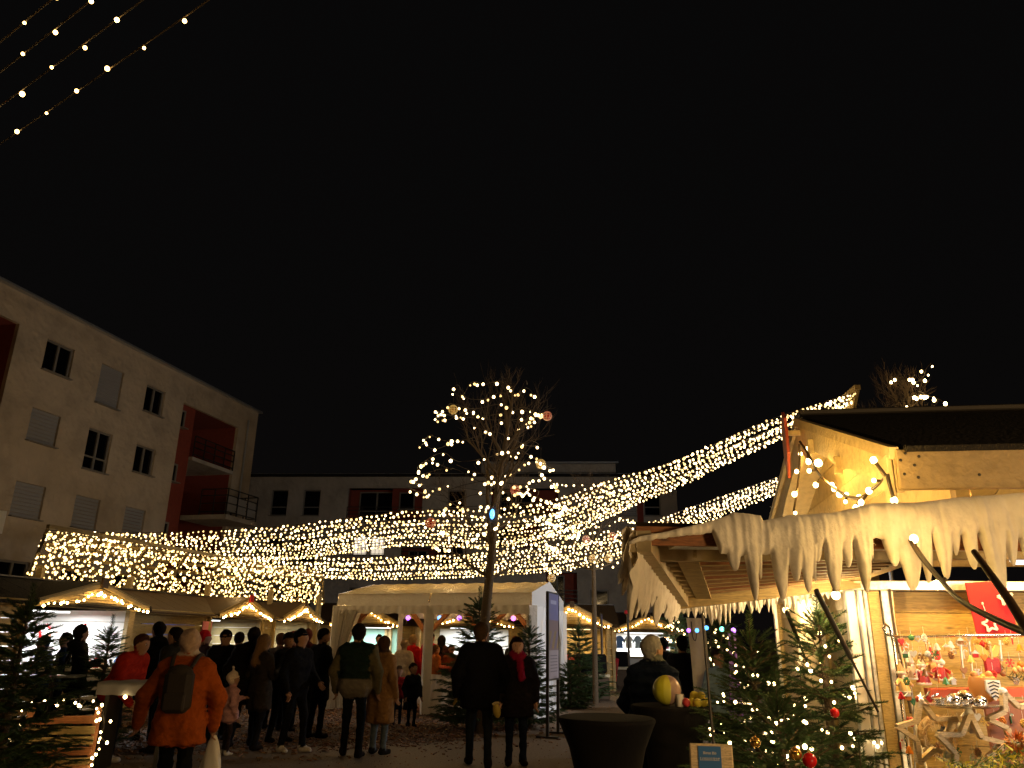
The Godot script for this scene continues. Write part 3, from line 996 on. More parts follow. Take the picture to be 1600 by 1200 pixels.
func back_house() -> void:
	var u := Vector3(24.0, 0, 1.88).normalized()
	var t := thing("apartment_house", "long grey rendered house with red window bays closing the square", "building", Vector3(-14.73, 0, -44.5))
	t.transform.basis = Basis(u, Vector3.UP, u.cross(Vector3.UP))
	var open = [[0.86, 1.86, 8.24, 9.75], [2.76, 3.78, 8.24, 9.75], [0.86, 1.86, 5.5, 7.0], [2.76, 3.78, 5.5, 7.0], [5.86, 6.74, 6.03, 7.12], [6.86, 7.74, 6.03, 7.12], [11.2, 12.2, 8.24, 9.75], [22.26, 23.2, 8.3, 9.8], [10.9, 12.2, 5.5, 6.9], [22.26, 23.2, 5.5, 7.0], [0.86, 1.86, 2.9, 4.3], [2.76, 3.78, 2.9, 4.3], [5.86, 7.3, 2.9, 4.3], [19.2, 20.2, 2.9, 4.3]]
	var shut = [[20.87, 21.85, 8.3, 9.72], [20.87, 21.85, 5.5, 7.0], [12.3, 13.3, 2.9, 4.3]]
	var bays = [[5.4, 9.75, 8.0, 9.85], [8.7, 11.0, 5.7, 6.5], [13.7, 16.4, 6.5, 7.8], [16.8, 18.5, 3.5, 5.2], [13.7, 17.5, 8.3, 9.85]]
	part(t, "wall", pierced_wall(-2.0, 24.1, 0, 10.5, open + shut + bays, 0.2), M.render_grey)
	var g := Geo.new()
	g.face([Vector3(24.1, 0, 0), Vector3(24.1, 0, -10), Vector3(24.1, 10.5, -10), Vector3(24.1, 10.5, 0)], Vector3.RIGHT)
	g.face([Vector3(-2, 0, 0), Vector3(-2, 0, -10), Vector3(-2, 10.5, -10), Vector3(-2, 10.5, 0)], Vector3.LEFT)
	part(t, "side_wall", g, M.render_grey)
	slab(t, "roof", Vector3(11.05, 10.56, -4.9), Vector3(26.3, 0.1, 10.4), M.felt)
	slab(t, "roof_edge", Vector3(11.05, 10.6, 0.06), Vector3(26.4, 0.16, 0.12), M.galv)
	block(t, "attic_storey", Vector3(16.9, 10.98, -3.4), Vector3(7.8, 0.78, 5.6), M.render_grey, 0.01)
	slab(t, "attic_roof", Vector3(16.9, 11.43, -3.4), Vector3(8.1, 0.1, 6.0), M.galv)
	for k in open.size():
		house_window(t, open[k], -0.15, 2 if open[k][1] - open[k][0] > 1.2 else 1, M.lit_window if k == 4 or k == 5 else null)
	var lattice := Geo.new()
	for k in [4, 5]:
		for j in 4:
			lattice.box(Vector3(lerpf(open[k][0], open[k][1], (j + 0.5) / 4.0), 6.575, -0.1), Vector3(0.022, 1.05, 0.02))
		for j in 4:
			lattice.box(Vector3((open[k][0] + open[k][1]) * 0.5, 6.15 + j * 0.27, -0.085), Vector3(0.86, 0.02, 0.02))
	part(t, "window_lattice", lattice, M.white_paint)
	for h in shut: house_shutter(t, h, -0.1)
	for h in bays:
		g = Geo.new()
		g.face([Vector3(h[0], h[2], -0.7), Vector3(h[1], h[2], -0.7), Vector3(h[1], h[3], -0.7), Vector3(h[0], h[3], -0.7)], Vector3.BACK)
		for e in [0, 1]:
			g.face([Vector3(h[e], h[2], -0.2), Vector3(h[e], h[2], -0.7), Vector3(h[e], h[3], -0.7), Vector3(h[e], h[3], -0.2)], Vector3.RIGHT if e == 0 else Vector3.LEFT)
		part(t, "recess_wall", g, M.render_red)
		var w: float = h[1] - h[0]
		house_window(t, [h[0] + w * 0.12, h[0] + w * 0.6, h[2] + 0.1, h[3] - 0.12], -0.64, 2)
		railing(t, Vector3(h[0], h[2], -0.02), Vector3(h[1], h[2], -0.02), 0.75)
	slab(t, "red_panel", Vector3(8.85, 8.92, -0.12), Vector3(1.75, 1.82, 0.1), M.render_red)
	house_window(t, [8.4, 9.3, 8.6, 9.6], -0.04, 1)
	slab(t, "red_pier", Vector3(22.05, 7.65, 0.012), Vector3(0.34, 4.3, 0.024), M.render_red)
	slab(t, "entrance_canopy", Vector3(9.0, 3.1, 0.7), Vector3(5.0, 0.2, 1.4), M.metal_dark)


# ---------------------------------------------------------------- the light pergola on the left
func pergola() -> void:
	var nl := Vector3(-8.45, 3.5, -14.2)
	var fl := Vector3(-13.4, 3.0, -22.0)
	var nr := Vector3(-5.82, 3.5, -24.7)
	var fr := Vector3(-7.4, 3.0, -32.0)
	var t := thing("pergola", "gold lit timber pergola of long rails above the left row of stalls", "pergola", Vector3(-8.45, 0, -14.2))
	var o := t.position
	var fs = [0.0, 0.1, 0.24, 0.42, 0.64, 1.0]
	for f in fs:
		stick(t, "rail", nl.lerp(fl, f) - o, nr.lerp(fr, f) - o, 0.07, 0.07, M.wood_b)
	for k in 9:
		var q := k / 8.0
		var a := nl.lerp(nr, q)
		var b := fl.lerp(fr, q)
		stick(t, "crossbar", a - o + Vector3(0, -0.075, 0), b - o + Vector3(0, -0.075, 0), 0.05, 0.06, M.wood_b)
	for q in [0.02, 0.25, 0.5, 0.75, 0.98]:
		for f in [0.56, 0.98]:
			var p := nl.lerp(fl, f).lerp(nr.lerp(fr, f), q)
			stick(t, "post", Vector3(p.x, 0, p.z) - o, p - o + Vector3(0, -0.11, 0), 0.14, 0.14, M.wood_c)
	for k in 40:
		var q := (k + 0.3) / 40.0
		var a := nl.lerp(nr, q) + Vector3(0, -0.02, 0)
		var b := fl.lerp(fr, q) + Vector3(0, -0.02, 0)
		light_chain("light_string", "short string of gold bulbs laid across the timber pergola rails", "bulb strings on the pergola", sag(a, b, 0.05, 6), 0.27 + 0.09 * q, 0.026, [M.gold, M.gold, M.warm, M.warm_dim], {"jitter": 0.09})
	for q in [0.15, 0.5, 0.85]:
		lamp(t, nl.lerp(fr, q) - o + Vector3(0, -0.25, 0), 0.22, Color(1.0, 0.6, 0.22), 0.05)


# ---------------------------------------------------------------- light nets over the square
func net_string(near_px, far_px, depth, n: int, called: String, label: String, group: String, spacing: float, r: float) -> void:
	# edges of the net are measured where they hang; both edges hang at the same height
	for j in n:
		var f := float(j) / (n - 1)
		var pts = []
		for k in near_px.size():
			var a := at(near_px[k][0], near_px[k][1], depth[k])
			var b := level(far_px[k][0], far_px[k][1], a.y)
			if b.z < -33.0 or b.z > 0.0:
				b = at(far_px[k][0], far_px[k][1], 31.0)
			var p := a.lerp(b, f)
			p.y += rng.randf_range(-0.035, 0.035)
			pts.append(p)
		light_chain(called, label, group, smooth_path(pts, 5), spacing, r, [M.warm, M.warm_dim, M.warm_big, M.warm, M.warm_dim], {"jitter": 0.03, "wire": 0.007})

func light_nets() -> void:
	var near_a = [[1338, 612], [1200, 658], [1060, 716], [960, 748], [860, 782], [760, 796], [650, 799], [540, 810], [440, 822], [300, 831], [180, 831], [70, 829]]
	var far_a = [[1330, 640], [1215, 688], [1060, 760], [975, 795], [875, 838], [765, 856], [650, 850], [545, 860], [445, 872], [310, 874], [190, 868], [85, 860]]
	var deep_a = [15.0, 15.1, 15.3, 15.4, 15.5, 15.6, 15.6, 15.7, 15.7, 15.6, 15.5, 15.4]
	net_string(near_a, far_a, deep_a, 13, "light_string", "long string of warm white bulbs in the upper sagging light net", "strings of the upper light net", 0.105, 0.022)
	var near_b = [[1235, 738], [1100, 786], [980, 828], [880, 852], [760, 864], [640, 869], [540, 873], [430, 872], [330, 868]]
	var far_b = [[1235, 762], [1100, 814], [980, 866], [880, 888], [760, 897], [640, 901], [540, 902], [440, 897], [340, 890]]
	var deep_b = [20.5, 20.5, 20.3, 20.2, 20.0, 19.8, 19.6, 19.4, 19.2]
	net_string(near_b, far_b, deep_b, 10, "light_string", "long string of warm white bulbs in the lower light net", "strings of the lower light net", 0.115, 0.025)
	# the mast that carries the upper net
	var top := at(1340, 604, 15.0)
	var t := thing("net_mast", "timber mast with a forked head carrying the upper light net", "mast", Vector3(top.x + 0.1, 0, top.z - 0.6))
	stick(t, "post", Vector3(0, 0, 0), Vector3(0, top.y, 0), 0.14, 0.14, M.wood_c)
	stick(t, "crossbar", Vector3(-0.03, top.y + 0.04, 0.45), Vector3(0.03, top.y + 0.04, -0.45), 0.12, 0.1, M.wood_c)
	stick(t, "brace", Vector3(0.0, top.y - 0.4, 0), Vector3(0, top.y, 0.35), 0.07, 0.07, M.wood_c)
	stick(t, "brace", Vector3(0.0, top.y - 0.4, 0), Vector3(0, top.y, -0.35), 0.07, 0.07, M.wood_c)
	lamp(t, Vector3(-2.5, top.y - 1.0, 0), 0.3, Color(1.0, 0.64, 0.28))
	lamp(t, Vector3(-5.5, top.y - 2.0, 0), 0.3, Color(1.0, 0.64, 0.28))
	var top2 := at(1238, 738, 20.5)
	t = thing("net_mast", "timber mast behind the near stall carrying the lower light net", "mast", Vector3(top2.x + 0.8, 0, top2.z - 0.6))
	stick(t, "post", Vector3(0, 0, 0), Vector3(0, top2.y + 0.5, 0), 0.14, 0.14, M.wood_c)
	stick(t, "crossbar", Vector3(-0.08, top2.y + 0.46, 1.5), Vector3(-0.08, top2.y + 0.46, -2.2), 0.1, 0.1, M.wood_c)
	lamp(t, Vector3(-4.5, top2.y - 1.6, 0), 0.3, Color(1.0, 0.64, 0.28))
	lamp(t, Vector3(-10, top2.y - 2.4, 0), 0.3, Color(1.0, 0.64, 0.28))
	# the net above the camera: only its corner is in view
	var dir := (level(298, 0, 5.5) - level(0, 210, 5.5)).normalized()
	var starts = [level(0, 210, 5.5), level(0, 150, 5.5), level(0, 97, 5.5), level(0, 50, 5.5)]
	var step: Vector3 = (starts[3] - starts[0]) / 3.0
	for k in 9:
		var p: Vector3 = starts[k] if k < 4 else starts[3] + step * (k - 3)
		light_chain("light_string", "string of widely spaced warm bulbs on a brown cable high above the square", "strings of the net above the near square", sag(p - dir * 5.0, p + dir * 8.0, 0.12, 12), 0.43, 0.0145, M.amber, {"wire": 0.006, "jitter": 0.02, "fine": true})
	var c := Node3D.new()
	c.name = "net_lights"
	add_child(c)
	lamp(c, starts[3] + step * 3.0 + dir * 3.0 + Vector3(0, -0.2, 0), 0.8, Color(1.0, 0.62, 0.28))
	lamp(c, starts[0] - dir * 3.0 + Vector3(0, -0.2, 0), 0.5, Color(1.0, 0.62, 0.28))


# ---------------------------------------------------------------- the white party tent
func party_tent() -> void:
	var fr := Vector3(0.53, 0, -18.07)
	var fl := Vector3(-4.3, 0, -20.1)
	var deep := Vector3(1.02, 0, -4.4)
	var t := thing("party_tent", "white party tent with a golden lit ridge roof and open front", "tent", fl)
	var o := fl
	var P := func(f: float, d: float, y: float) -> Vector3: return fl.lerp(fr, f) + deep * d + Vector3(0, y, 0) - o
	# roof: two slopes, a steeper skirt, a scalloped valance
	var slope := func(side: float) -> Geo:
		var g := Geo.new()
		var rows = []
		for r in 9:
			var row = []
			var q := r / 8.0
			for k in 41:
				var f := k / 40.0
				var y := lerpf(3.07, 2.68, q)
				y -= 0.05 * sin(PI * q) * absf(sin(f * PI * 2.0)) + 0.012 * sin(f * 70.0 + q * 9.0)
				row.append(P.call(f, 0.5 + side * 0.5 * q, y))
			rows.append(row)
		g.sheet(rows)
		return g
	part(t, "roof_slope", slope.call(-1.0), M.tent_roof)
	part(t, "roof_slope", slope.call(1.0), M.tent_roof)
	for side in [-0.02, 1.02]:
		for bay in 2:
			var g := Geo.new()
			var rows = []
			for r in 4:
				var row = []
				for k in 21:
					var f := bay * 0.5 + 0.004 + k / 20.0 * 0.492
					row.append(P.call(f, side + (0.03 if side < 0.5 else -0.03) * (1.0 - r / 3.0) + 0.004 * sin(k * 2.0 + bay), 2.69 - 0.09 * r - 0.03 * sin(PI * k / 20.0) * r / 3.0))
				rows.append(row)
			g.sheet(rows)
			part(t, "roof_skirt", g, M.tent)
			g = Geo.new()
			rows = []
			for r in 3:
				var row = []
				for k in 41:
					var f := bay * 0.5 + 0.004 + k / 40.0 * 0.492
					row.append(P.call(f, side + 0.012 * sin(k * 1.7) * r / 2.0, 2.4 - 0.085 * r - (0.03 * absf(sin(k * 0.6)) if r == 2 else 0.0)))
				rows.append(row)
			g.sheet(rows)
			part(t, "valance", g, M.tent)
	for f in [0.0, 0.5, 1.0]:
		for d in [0.0, 1.0]:
			slab(t, "post", P.call(f, d, 1.2), Vector3(0.2 if d == 0.0 else 0.12, 2.4, 0.14), M.tent, Basis(Vector3.UP, 0.4))
	# gable ends of glossy sheeting hanging in folds; the right one closed
	for e in [0.0, 1.0]:
		var g := Geo.new()
		g.face([P.call(e, 0, 2.69), P.call(e, 0.5, 3.08), P.call(e, 1, 2.69), P.call(e, 1, 2.4), P.call(e, 0, 2.4)])
		part(t, "gable_sheet", g, M.plastic)
	var gg := Geo.new()
	var rows2 = []
	for r in 9:
		var row = []
		var y := 2.42 - r * 0.3
		for k in 61:
			var d := k / 60.0
			var fold := 0.035 * sin(k * 1.25) * (0.5 + 0.5 * sin(k * 0.37)) + 0.02 * sin(k * 0.5 + r * 0.8)
			row.append(P.call(1.0 + fold * 0.25 - (0.0 if r < 8 else -0.02), d, maxf(y, 0.02)))
		rows2.append(row)
	gg.sheet(rows2)
	part(t, "side_curtain", gg, M.plastic)
	# gathered curtain tied back at the left post
	gg = Geo.new()
	rows2 = []
	for r in 9:
		var row = []
		var q := r / 8.0
		for k in 25:
			var w := lerpf(0.04, 0.12, absf(q - 0.55) * 2.0)
			row.append(P.call(0.012 + w * k / 24.0, -0.02 + 0.02 * sin(k * 1.9), 2.3 - 2.25 * q))
		rows2.append(row)
	gg.sheet(rows2)
	part(t, "tied_curtain", gg, M.tent)
	# low side panel of the right bay
	gg = Geo.new()
	rows2 = []
	for r in 4:
		var row = []
		for k in 41:
			row.append(P.call(0.5 + k / 40.0 * 0.5, 0.03 + 0.012 * sin(k * 1.1 + r), 0.86 - r * 0.28))
		rows2.append(row)
	gg.sheet(rows2)
	part(t, "low_panel", gg, M.tent)
	# timber frames with knee braces inside
	for f in [0.3, 0.62, 0.9]:
		for d in [0.62]:
			slab(t, "timber_post", P.call(f, d, 1.15), Vector3(0.13, 2.3, 0.13), M.wood_red)
			stick(t, "knee_brace", P.call(f, d, 1.75), P.call(f + 0.12, d, 2.35), 0.09, 0.11, M.wood_red)
			stick(t, "knee_brace", P.call(f, d, 1.75), P.call(f - 0.1, d, 2.35), 0.09, 0.11, M.wood_red)
	stick(t, "knee_brace", P.call(0.02, 0.1, 1.7), P.call(0.13, 0.1, 2.3), 0.1, 0.12, M.wood_red)
	stick(t, "timber_beam", P.call(0.0, 0.62, 2.4), P.call(1.0, 0.62, 2.4), 0.12, 0.14, M.wood_red)
	# benches and tables inside
	for k in 2:
		var q := thing("beer_table", "red painted folding table inside the white tent", "table", P.call(0.62 + k * 0.22, 0.32 + 0.2 * k, 0.0) + o, 0.4, "folding tables in the tent")
		block(q, "table_top", Vector3(0, 1.0, 0), Vector3(1.5, 0.05, 0.5), M.red_board, 0.01)
		for e in [-0.6, 0.6]:
			slab(q, "leg", Vector3(e, 0.49, 0), Vector3(0.05, 0.97, 0.4), M.metal_dark)
	for e in [[0.36, "front"], [0.64, "rear"]]:
		light_chain("light_chain", "warm bulb chain strung under the %s slope of the white tent's roof" % e[1], "bulb chains on tents and stalls", sag(P.call(0.03, e[0], 2.72) + o, P.call(0.97, e[0], 2.72) + o, 0.1, 10), 0.28, 0.028, M.chain)
		for q in [0.2, 0.5, 0.8]:
			lamp(t, P.call(q, e[0], 2.6), 0.3, Color(1.0, 0.62, 0.22), 0.03)
	for k in 4:
		var b := solo("party_lamp", "small %s party lamp hanging inside the white tent" % ["violet", "blue violet", "purple", "pink"][k], "lamp", bulb_mesh, [M.purple_bulb, M.blue_bulb, M.purple_bulb, M.pink_bulb][k], Transform3D(Basis.from_scale(Vector3.ONE * 0.07), P.call([0.1, 0.3, 0.42, 0.74][k], 0.85, 2.22) + o))
		b.set_meta("group", "party lamps in the tent")


# ---------------------------------------------------------------- market stalls
# front at z = 0 facing +z, x along the front, y up; a cross gable over the counter
func chalet(label, pos: Vector3, u: Vector3, o: Dictionary) -> Node3D:
	var t := thing("market_stall", label, "market stall", pos, 0.0, o.get("group", ""))
	u = u.normalized()
	t.transform.basis = Basis(u, Vector3.UP, u.cross(Vector3.UP))
	var x0: float = o.x0
	var x1: float = o.x1
	var d: float = o.get("d", 2.2)
	var eave: float = o.get("eave", 2.12)
	var ridge: float = o.get("ridge", 2.8)
	var gw: float = o.get("gw", 2.6)
	var gx: float = o.get("gx", 0.0)
	var apex: float = o.get("apex", ridge - 0.15)
	var woods = [M.wood, M.wood_b, M.wood_c]
	var inner = [o.inner, o.inner, o.inner] if o.has("inner") else woods
	# plank walls
	var ph := 0.236
	for k in 9:
		var y := (k + 0.5) * ph
		for side in [x0, x1]:
			slab(t, "plank", Vector3(side, y, -d * 0.5), Vector3(0.05, ph - 0.012, d), inner[(k + int(side * 7)) % 3])
		slab(t, "plank", Vector3((x0 + x1) * 0.5, y, -d + 0.03), Vector3(x1 - x0 - 0.08, ph - 0.012, 0.05), inner[(k + 1) % 3])
		var a := gx - gw * 0.5 + 0.08
		var b := gx + gw * 0.5 - 0.08
		for run in ([[x0, x1]] if k < 4 else [[x0, a], [b, x1]]):
			if run[1] - run[0] > 0.2:
				slab(t, "plank", Vector3((run[0] + run[1]) * 0.5, y, -0.03), Vector3(run[1] - run[0], ph - 0.012, 0.05), woods[(k + 2) % 3])
	for e in [x0, gx - gw * 0.5, gx + gw * 0.5, x1]:
		slab(t, "corner_post", Vector3(e, eave * 0.5, 0.02), Vector3(0.1, eave, 0.1), M.wood_c)
	block(t, "counter_top", Vector3(gx, 0.98, 0.14), Vector3(gw - 0.1, 0.05, 0.5), M.wood_c, 0.01)
	stick(t, "header_beam", Vector3(x0 - 0.1, eave + 0.04, 0.24), Vector3(x1 + 0.1, eave + 0.04, 0.24), 0.08, 0.11, M.wood)
	# main roof, ridge along the front
	var slope := (ridge - eave) / (d * 0.5 + 0.3)
	for e in [-1.0, 1.0]:
		var n := int((x1 - x0 + 0.5) / 0.6) + 1
		for k in n:   # roof boards laid down the slope
			var xa := x0 - 0.2 + (x1 - x0 + 0.4) * (k + 0.5) / n
			stick(t, "roof_board", Vector3(xa, ridge + 0.03, -d * 0.5 + e * 0.004), Vector3(xa, eave + 0.02, -d * 0.5 + e * (d * 0.5 + 0.36)), (x1 - x0 + 0.4) / n - 0.012, 0.035, o.get("roof", M.roof_board))
	stick(t, "ridge_cap", Vector3(x0 - 0.22, ridge + 0.06, -d * 0.5), Vector3(x1 + 0.22, ridge + 0.06, -d * 0.5), 0.16, 0.03, M.metal_dark)
	# cross gable
	var z := 0.34
	var n2 := 5
	for k in n2:
		var ya := lerpf(eave + 0.1, apex, float(k) / n2)
		var yb := lerpf(eave + 0.1, apex, (k + 1.0) / n2) - 0.01
		var wa := gw * 0.5 * (1.0 - float(k) / n2)
		var wb := gw * 0.5 * (1.0 - (k + 1.0) / n2)
		var g := Geo.new()
		var poly = [Vector2(gx - wa, ya), Vector2(gx + wa, ya), Vector2(gx + wb, yb), Vector2(gx - wb, yb)] if k < n2 - 1 else [Vector2(gx - wa, ya), Vector2(gx + wa, ya), Vector2(gx, yb)]
		g.plate(poly, 0.03, Transform3D(Basis(), Vector3(0, 0, z)))
		part(t, "gable_plank", g, woods[k % 3])
	for e in [-1.0, 1.0]:
		stick(t, "barge_board", Vector3(gx + e * (gw * 0.5 + 0.12), eave + 0.06, z + 0.05), Vector3(gx, apex + 0.08, z + 0.05), 0.03, 0.12, M.wood_c)
		var g := Geo.new()
		var back := -d * 0.5 - 0.05
		g.face([Vector3(gx, apex + 0.14, z + 0.08), Vector3(gx + e * (gw * 0.5 + 0.2), eave + 0.08, z + 0.08), Vector3(gx + e * (gw * 0.5 + 0.2), eave + 0.08, 0.1), Vector3(gx, apex + 0.14, back)], Vector3(e, 1, 0))
		g.face([Vector3(gx, apex + 0.11, z + 0.08), Vector3(gx + e * (gw * 0.5 + 0.2), eave + 0.05, z + 0.08), Vector3(gx + e * (gw * 0.5 + 0.2), eave + 0.05, 0.1), Vector3(gx, apex + 0.11, back)], Vector3(-e, -1, 0))
		part(t, "gable_roof", g, o.get("roof", M.roof_board))
	slab(t, "gable_finial", Vector3(gx, apex + 0.1, z + 0.1), Vector3(0.16, 0.2, 0.05), M[o.get("finial", "wood_dark")])
	# the lamp above the counter
	var lc: Color = o.get("lamp_colour", Color(0.92, 0.97, 1.0))
	panel_lamp(t, Vector3(gx, eave - 0.06, -d * 0.5), Vector2(gw * 0.6, 0.25), o.get("lamp", 3.0), lc, M.white_panel if lc.b > 0.8 else M.warm_panel, Basis(Vector3.RIGHT, -PI / 2))
	if o.has("board"):
		slab(t, "back_board", Vector3(gx, 1.5, -d + 0.09), Vector3(gw - 0.2, 1.1, 0.03), o.board)
	# bulb chain along the gable
	var path = []
	for p in [Vector3(gx - gw * 0.5 - 0.12, eave + 0.02, z + 0.1), Vector3(gx - gw * 0.25, lerpf(eave, apex, 0.36), z + 0.1), Vector3(gx - 0.08, apex - 0.06, z + 0.1), Vector3(gx + 0.08, apex - 0.1, z + 0.1), Vector3(gx + gw * 0.25, lerpf(eave, apex, 0.36), z + 0.1), Vector3(gx + gw * 0.5 + 0.1, eave, z + 0.1)]:
		path.append(t.transform * p)
	light_chain("light_chain", o.chain, "bulb chains on tents and stalls", smooth_path(path, 5), o.get("space", 0.12), o.get("r", 0.026), M.chain, {"jitter": 0.04})
	return t

func left_stalls() -> void:
	var u := Vector3(0.225, 0, -0.974)
	var t := chalet("spruce plank stall with a wide gable and a bright white counter", Vector3(-8.43, 0, -15.83), u, {"x0": -4.2, "x1": 1.45, "gx": 0.0, "gw": 2.75, "ridge": 2.62, "apex": 2.5, "lamp": 18.0, "roof": M.felt, "inner": M.white_paint, "lamp_colour": Color(0.92, 0.95, 1.0), "board": M.white_paint, "chain": "bulb chain along the gable of the white lit drinks stall"})
	goods_row(t, 0.0, 2.3, 8)
	t = chalet("long plank stall with a blue counter board under its gable", Vector3(-8.2, 0, -20.98), u, {"x0": -3.4, "x1": 3.3, "gx": 1.95, "gw": 2.6, "ridge": 2.66, "apex": 2.56, "lamp": 8.0, "board": paint(Color(0.02, 0.08, 0.4), 0.5), "finial": "red_cloth", "chain": "bulb chain along the gable of the stall with the blue board"})
	goods_row(t, 1.95, 2.2, 6)
	var sign_board := slab(t, "side_board", Vector3(0.55, 1.75, 0.05), Vector3(0.4, 0.5, 0.03), paint(Color(0.6, 0.16, 0.22), 0.6))
	sign_board.set_meta("label", "pink price board")
	t = chalet("plank stall with a small gable next to the white tent", Vector3(-7.05, 0, -26.1), u, {"x0": -1.75, "x1": 1.75, "gx": 0.1, "gw": 2.4, "ridge": 2.68, "apex": 2.58, "lamp": 12.0, "chain": "bulb chain along the gable beside the white tent", "board": M.white_paint})
	goods_row(t, 0.1, 2.0, 6)

func stall_behind() -> void:
	# the stall across the lane, behind the camera: its front lamp lights the near snow, tables and backs
	var t := chalet("plank stall with a bright front lamp across the lane, out of view", Vector3(4.6, 0, 2.2), Vector3(-0.819, 0, -0.574), {"x0": -1.7, "x1": 1.7, "gw": 2.6, "ridge": 2.9, "apex": 2.75, "lamp": 6.0, "lamp_colour": Color(1.0, 0.75, 0.4), "chain": "bulb chain on the gable of the stall across the lane"})
	panel_lamp(t, Vector3(0, 1.5, 0.42), Vector2(2.2, 0.9), 52.0, Color(1.0, 0.63, 0.27), M.warm_panel, Basis(Vector3.UP, PI))

func goods_row(stall: Node3D, gx: float, w: float, n: int) -> void:
	for k in n:
		var p := stall.transform * Vector3(gx - w * 0.5 + w * (k + 0.5) / n, 1.005, 0.1 + 0.1 * (k % 2))
		var c: Color = [Color(0.5, 0.03, 0.03), Color(0.6, 0.5, 0.3), Color(0.05, 0.12, 0.3), Color(0.6, 0.58, 0.5), Color(0.3, 0.16, 0.06)][k % 5]
		var g := Geo.new()
		g.col = c
		var h := 0.16 + 0.05 * (k % 3)
		g.lathe([Vector2(0.0, 0), Vector2(0.05, 0), Vector2(0.055, 0.01), Vector2(0.055, h * 0.6), Vector2(0.03, h * 0.75), Vector2(0.028, h), Vector2(0, h)], 10)
		solo("jar", "%s jar on the counter of a plank stall" % ["red", "tan", "navy blue", "cream", "brown"][k % 5], "jar", g, M.tinted_gloss, Transform3D(Basis(), p), "jars on the stall counters")

func far_stalls() -> void:
	var r := Vector3.RIGHT
	var p := at(572, 1000, 34.0)
	chalet("far stall with a lit gable seen through the left bay of the tent", Vector3(p.x, 0, -34), r, {"x0": -2.0, "x1": 2.0, "gw": 2.8, "ridge": 3.0, "apex": 2.85, "lamp": 14.0, "board": paint(Color(0.25, 0.45, 0.35), 0.6), "chain": "bulb chain on the gable of a stall behind the tent's left bay", "r": 0.034, "space": 0.17})
	p = at(648, 1000, 36.0)
	chalet("far plank stall with a wide counter behind the middle of the tent", Vector3(p.x, 0, -36), r, {"x0": -1.3, "x1": 1.6, "gw": 2.2, "ridge": 2.9, "apex": 2.75, "lamp": 10.0, "lamp_colour": Color(1.0, 0.75, 0.4), "chain": "bulb chain on a gable seen behind the middle of the tent", "r": 0.034, "space": 0.17})
	p = at(737, 1000, 31.0)
	chalet("far stall with pale back boards seen through the right bay of the tent", Vector3(p.x, 0, -31), r, {"x0": -1.9, "x1": 1.9, "gw": 3.0, "ridge": 2.85, "apex": 2.7, "lamp": 14.0, "board": M.white_paint, "chain": "bulb chain on the gable behind the right bay of the tent", "r": 0.032, "space": 0.15})
	p = at(893, 1000, 29.0)
	chalet("gold lit plank stall behind the dark fir by the tent's closed end", Vector3(p.x, 0, -29), r, {"x0": -1.5, "x1": 1.5, "gw": 2.6, "ridge": 2.9, "apex": 2.8, "lamp": 14.0, "lamp_colour": Color(1.0, 0.7, 0.32), "chain": "bulb chain on the gold lit stall behind the dark fir", "r": 0.032, "space": 0.14})
	p = at(1012, 1000, 38.0)
	var t := chalet("far white fronted stall with a cool bright display of hanging clothes", Vector3(p.x, 0, -38), r, {"x0": -1.7, "x1": 1.7, "gw": 3.1, "ridge": 2.95, "apex": 2.75, "lamp": 22.0, "board": M.white_paint, "chain": "bulb chain on the gable of the cool lit clothes stall", "r": 0.034, "space": 0.17})
	slab(t, "front_panel", Vector3(0, 0.5, 0.03), Vector3(3.2, 0.96, 0.05), M.white_paint)
	for k in 7:
		var c: Color = [Color(0.05, 0.15, 0.5), Color(0.5, 0.55, 0.65), Color(0.35, 0.5, 0.7), Color(0.6, 0.6, 0.65), Color(0.1, 0.2, 0.45), Color(0.55, 0.05, 0.25), Color(0.15, 0.4, 0.6)][k]
		var g := Geo.new()
		g.col = c
		g.plate([Vector2(-0.15, -0.5), Vector2(0.15, -0.5), Vector2(0.13, -0.15), Vector2(0.22, -0.28), Vector2(0.27, -0.2), Vector2(0.12, 0.02), Vector2(0.04, 0.06), Vector2(-0.04, 0.06), Vector2(-0.12, 0.02), Vector2(-0.27, -0.2), Vector2(-0.22, -0.28), Vector2(-0.13, -0.15)], 0.07)
		solo("hanging_sweater", "%s knitted sweater hanging in the cool lit clothes stall" % ["dark blue", "pale grey", "light blue", "white", "navy", "crimson", "teal"][k], "sweater", g, M.tinted, Transform3D(Basis(), Vector3(p.x - 1.3 + k * 0.43, 1.86, -38.15)), "sweaters in the clothes stall")


# ---------------------------------------------------------------- the near stall
var stall_frame := Transform3D()

func near_local(px, py, d) -> Vector3:
	return stall_frame.affine_inverse() * at(px, py, d)

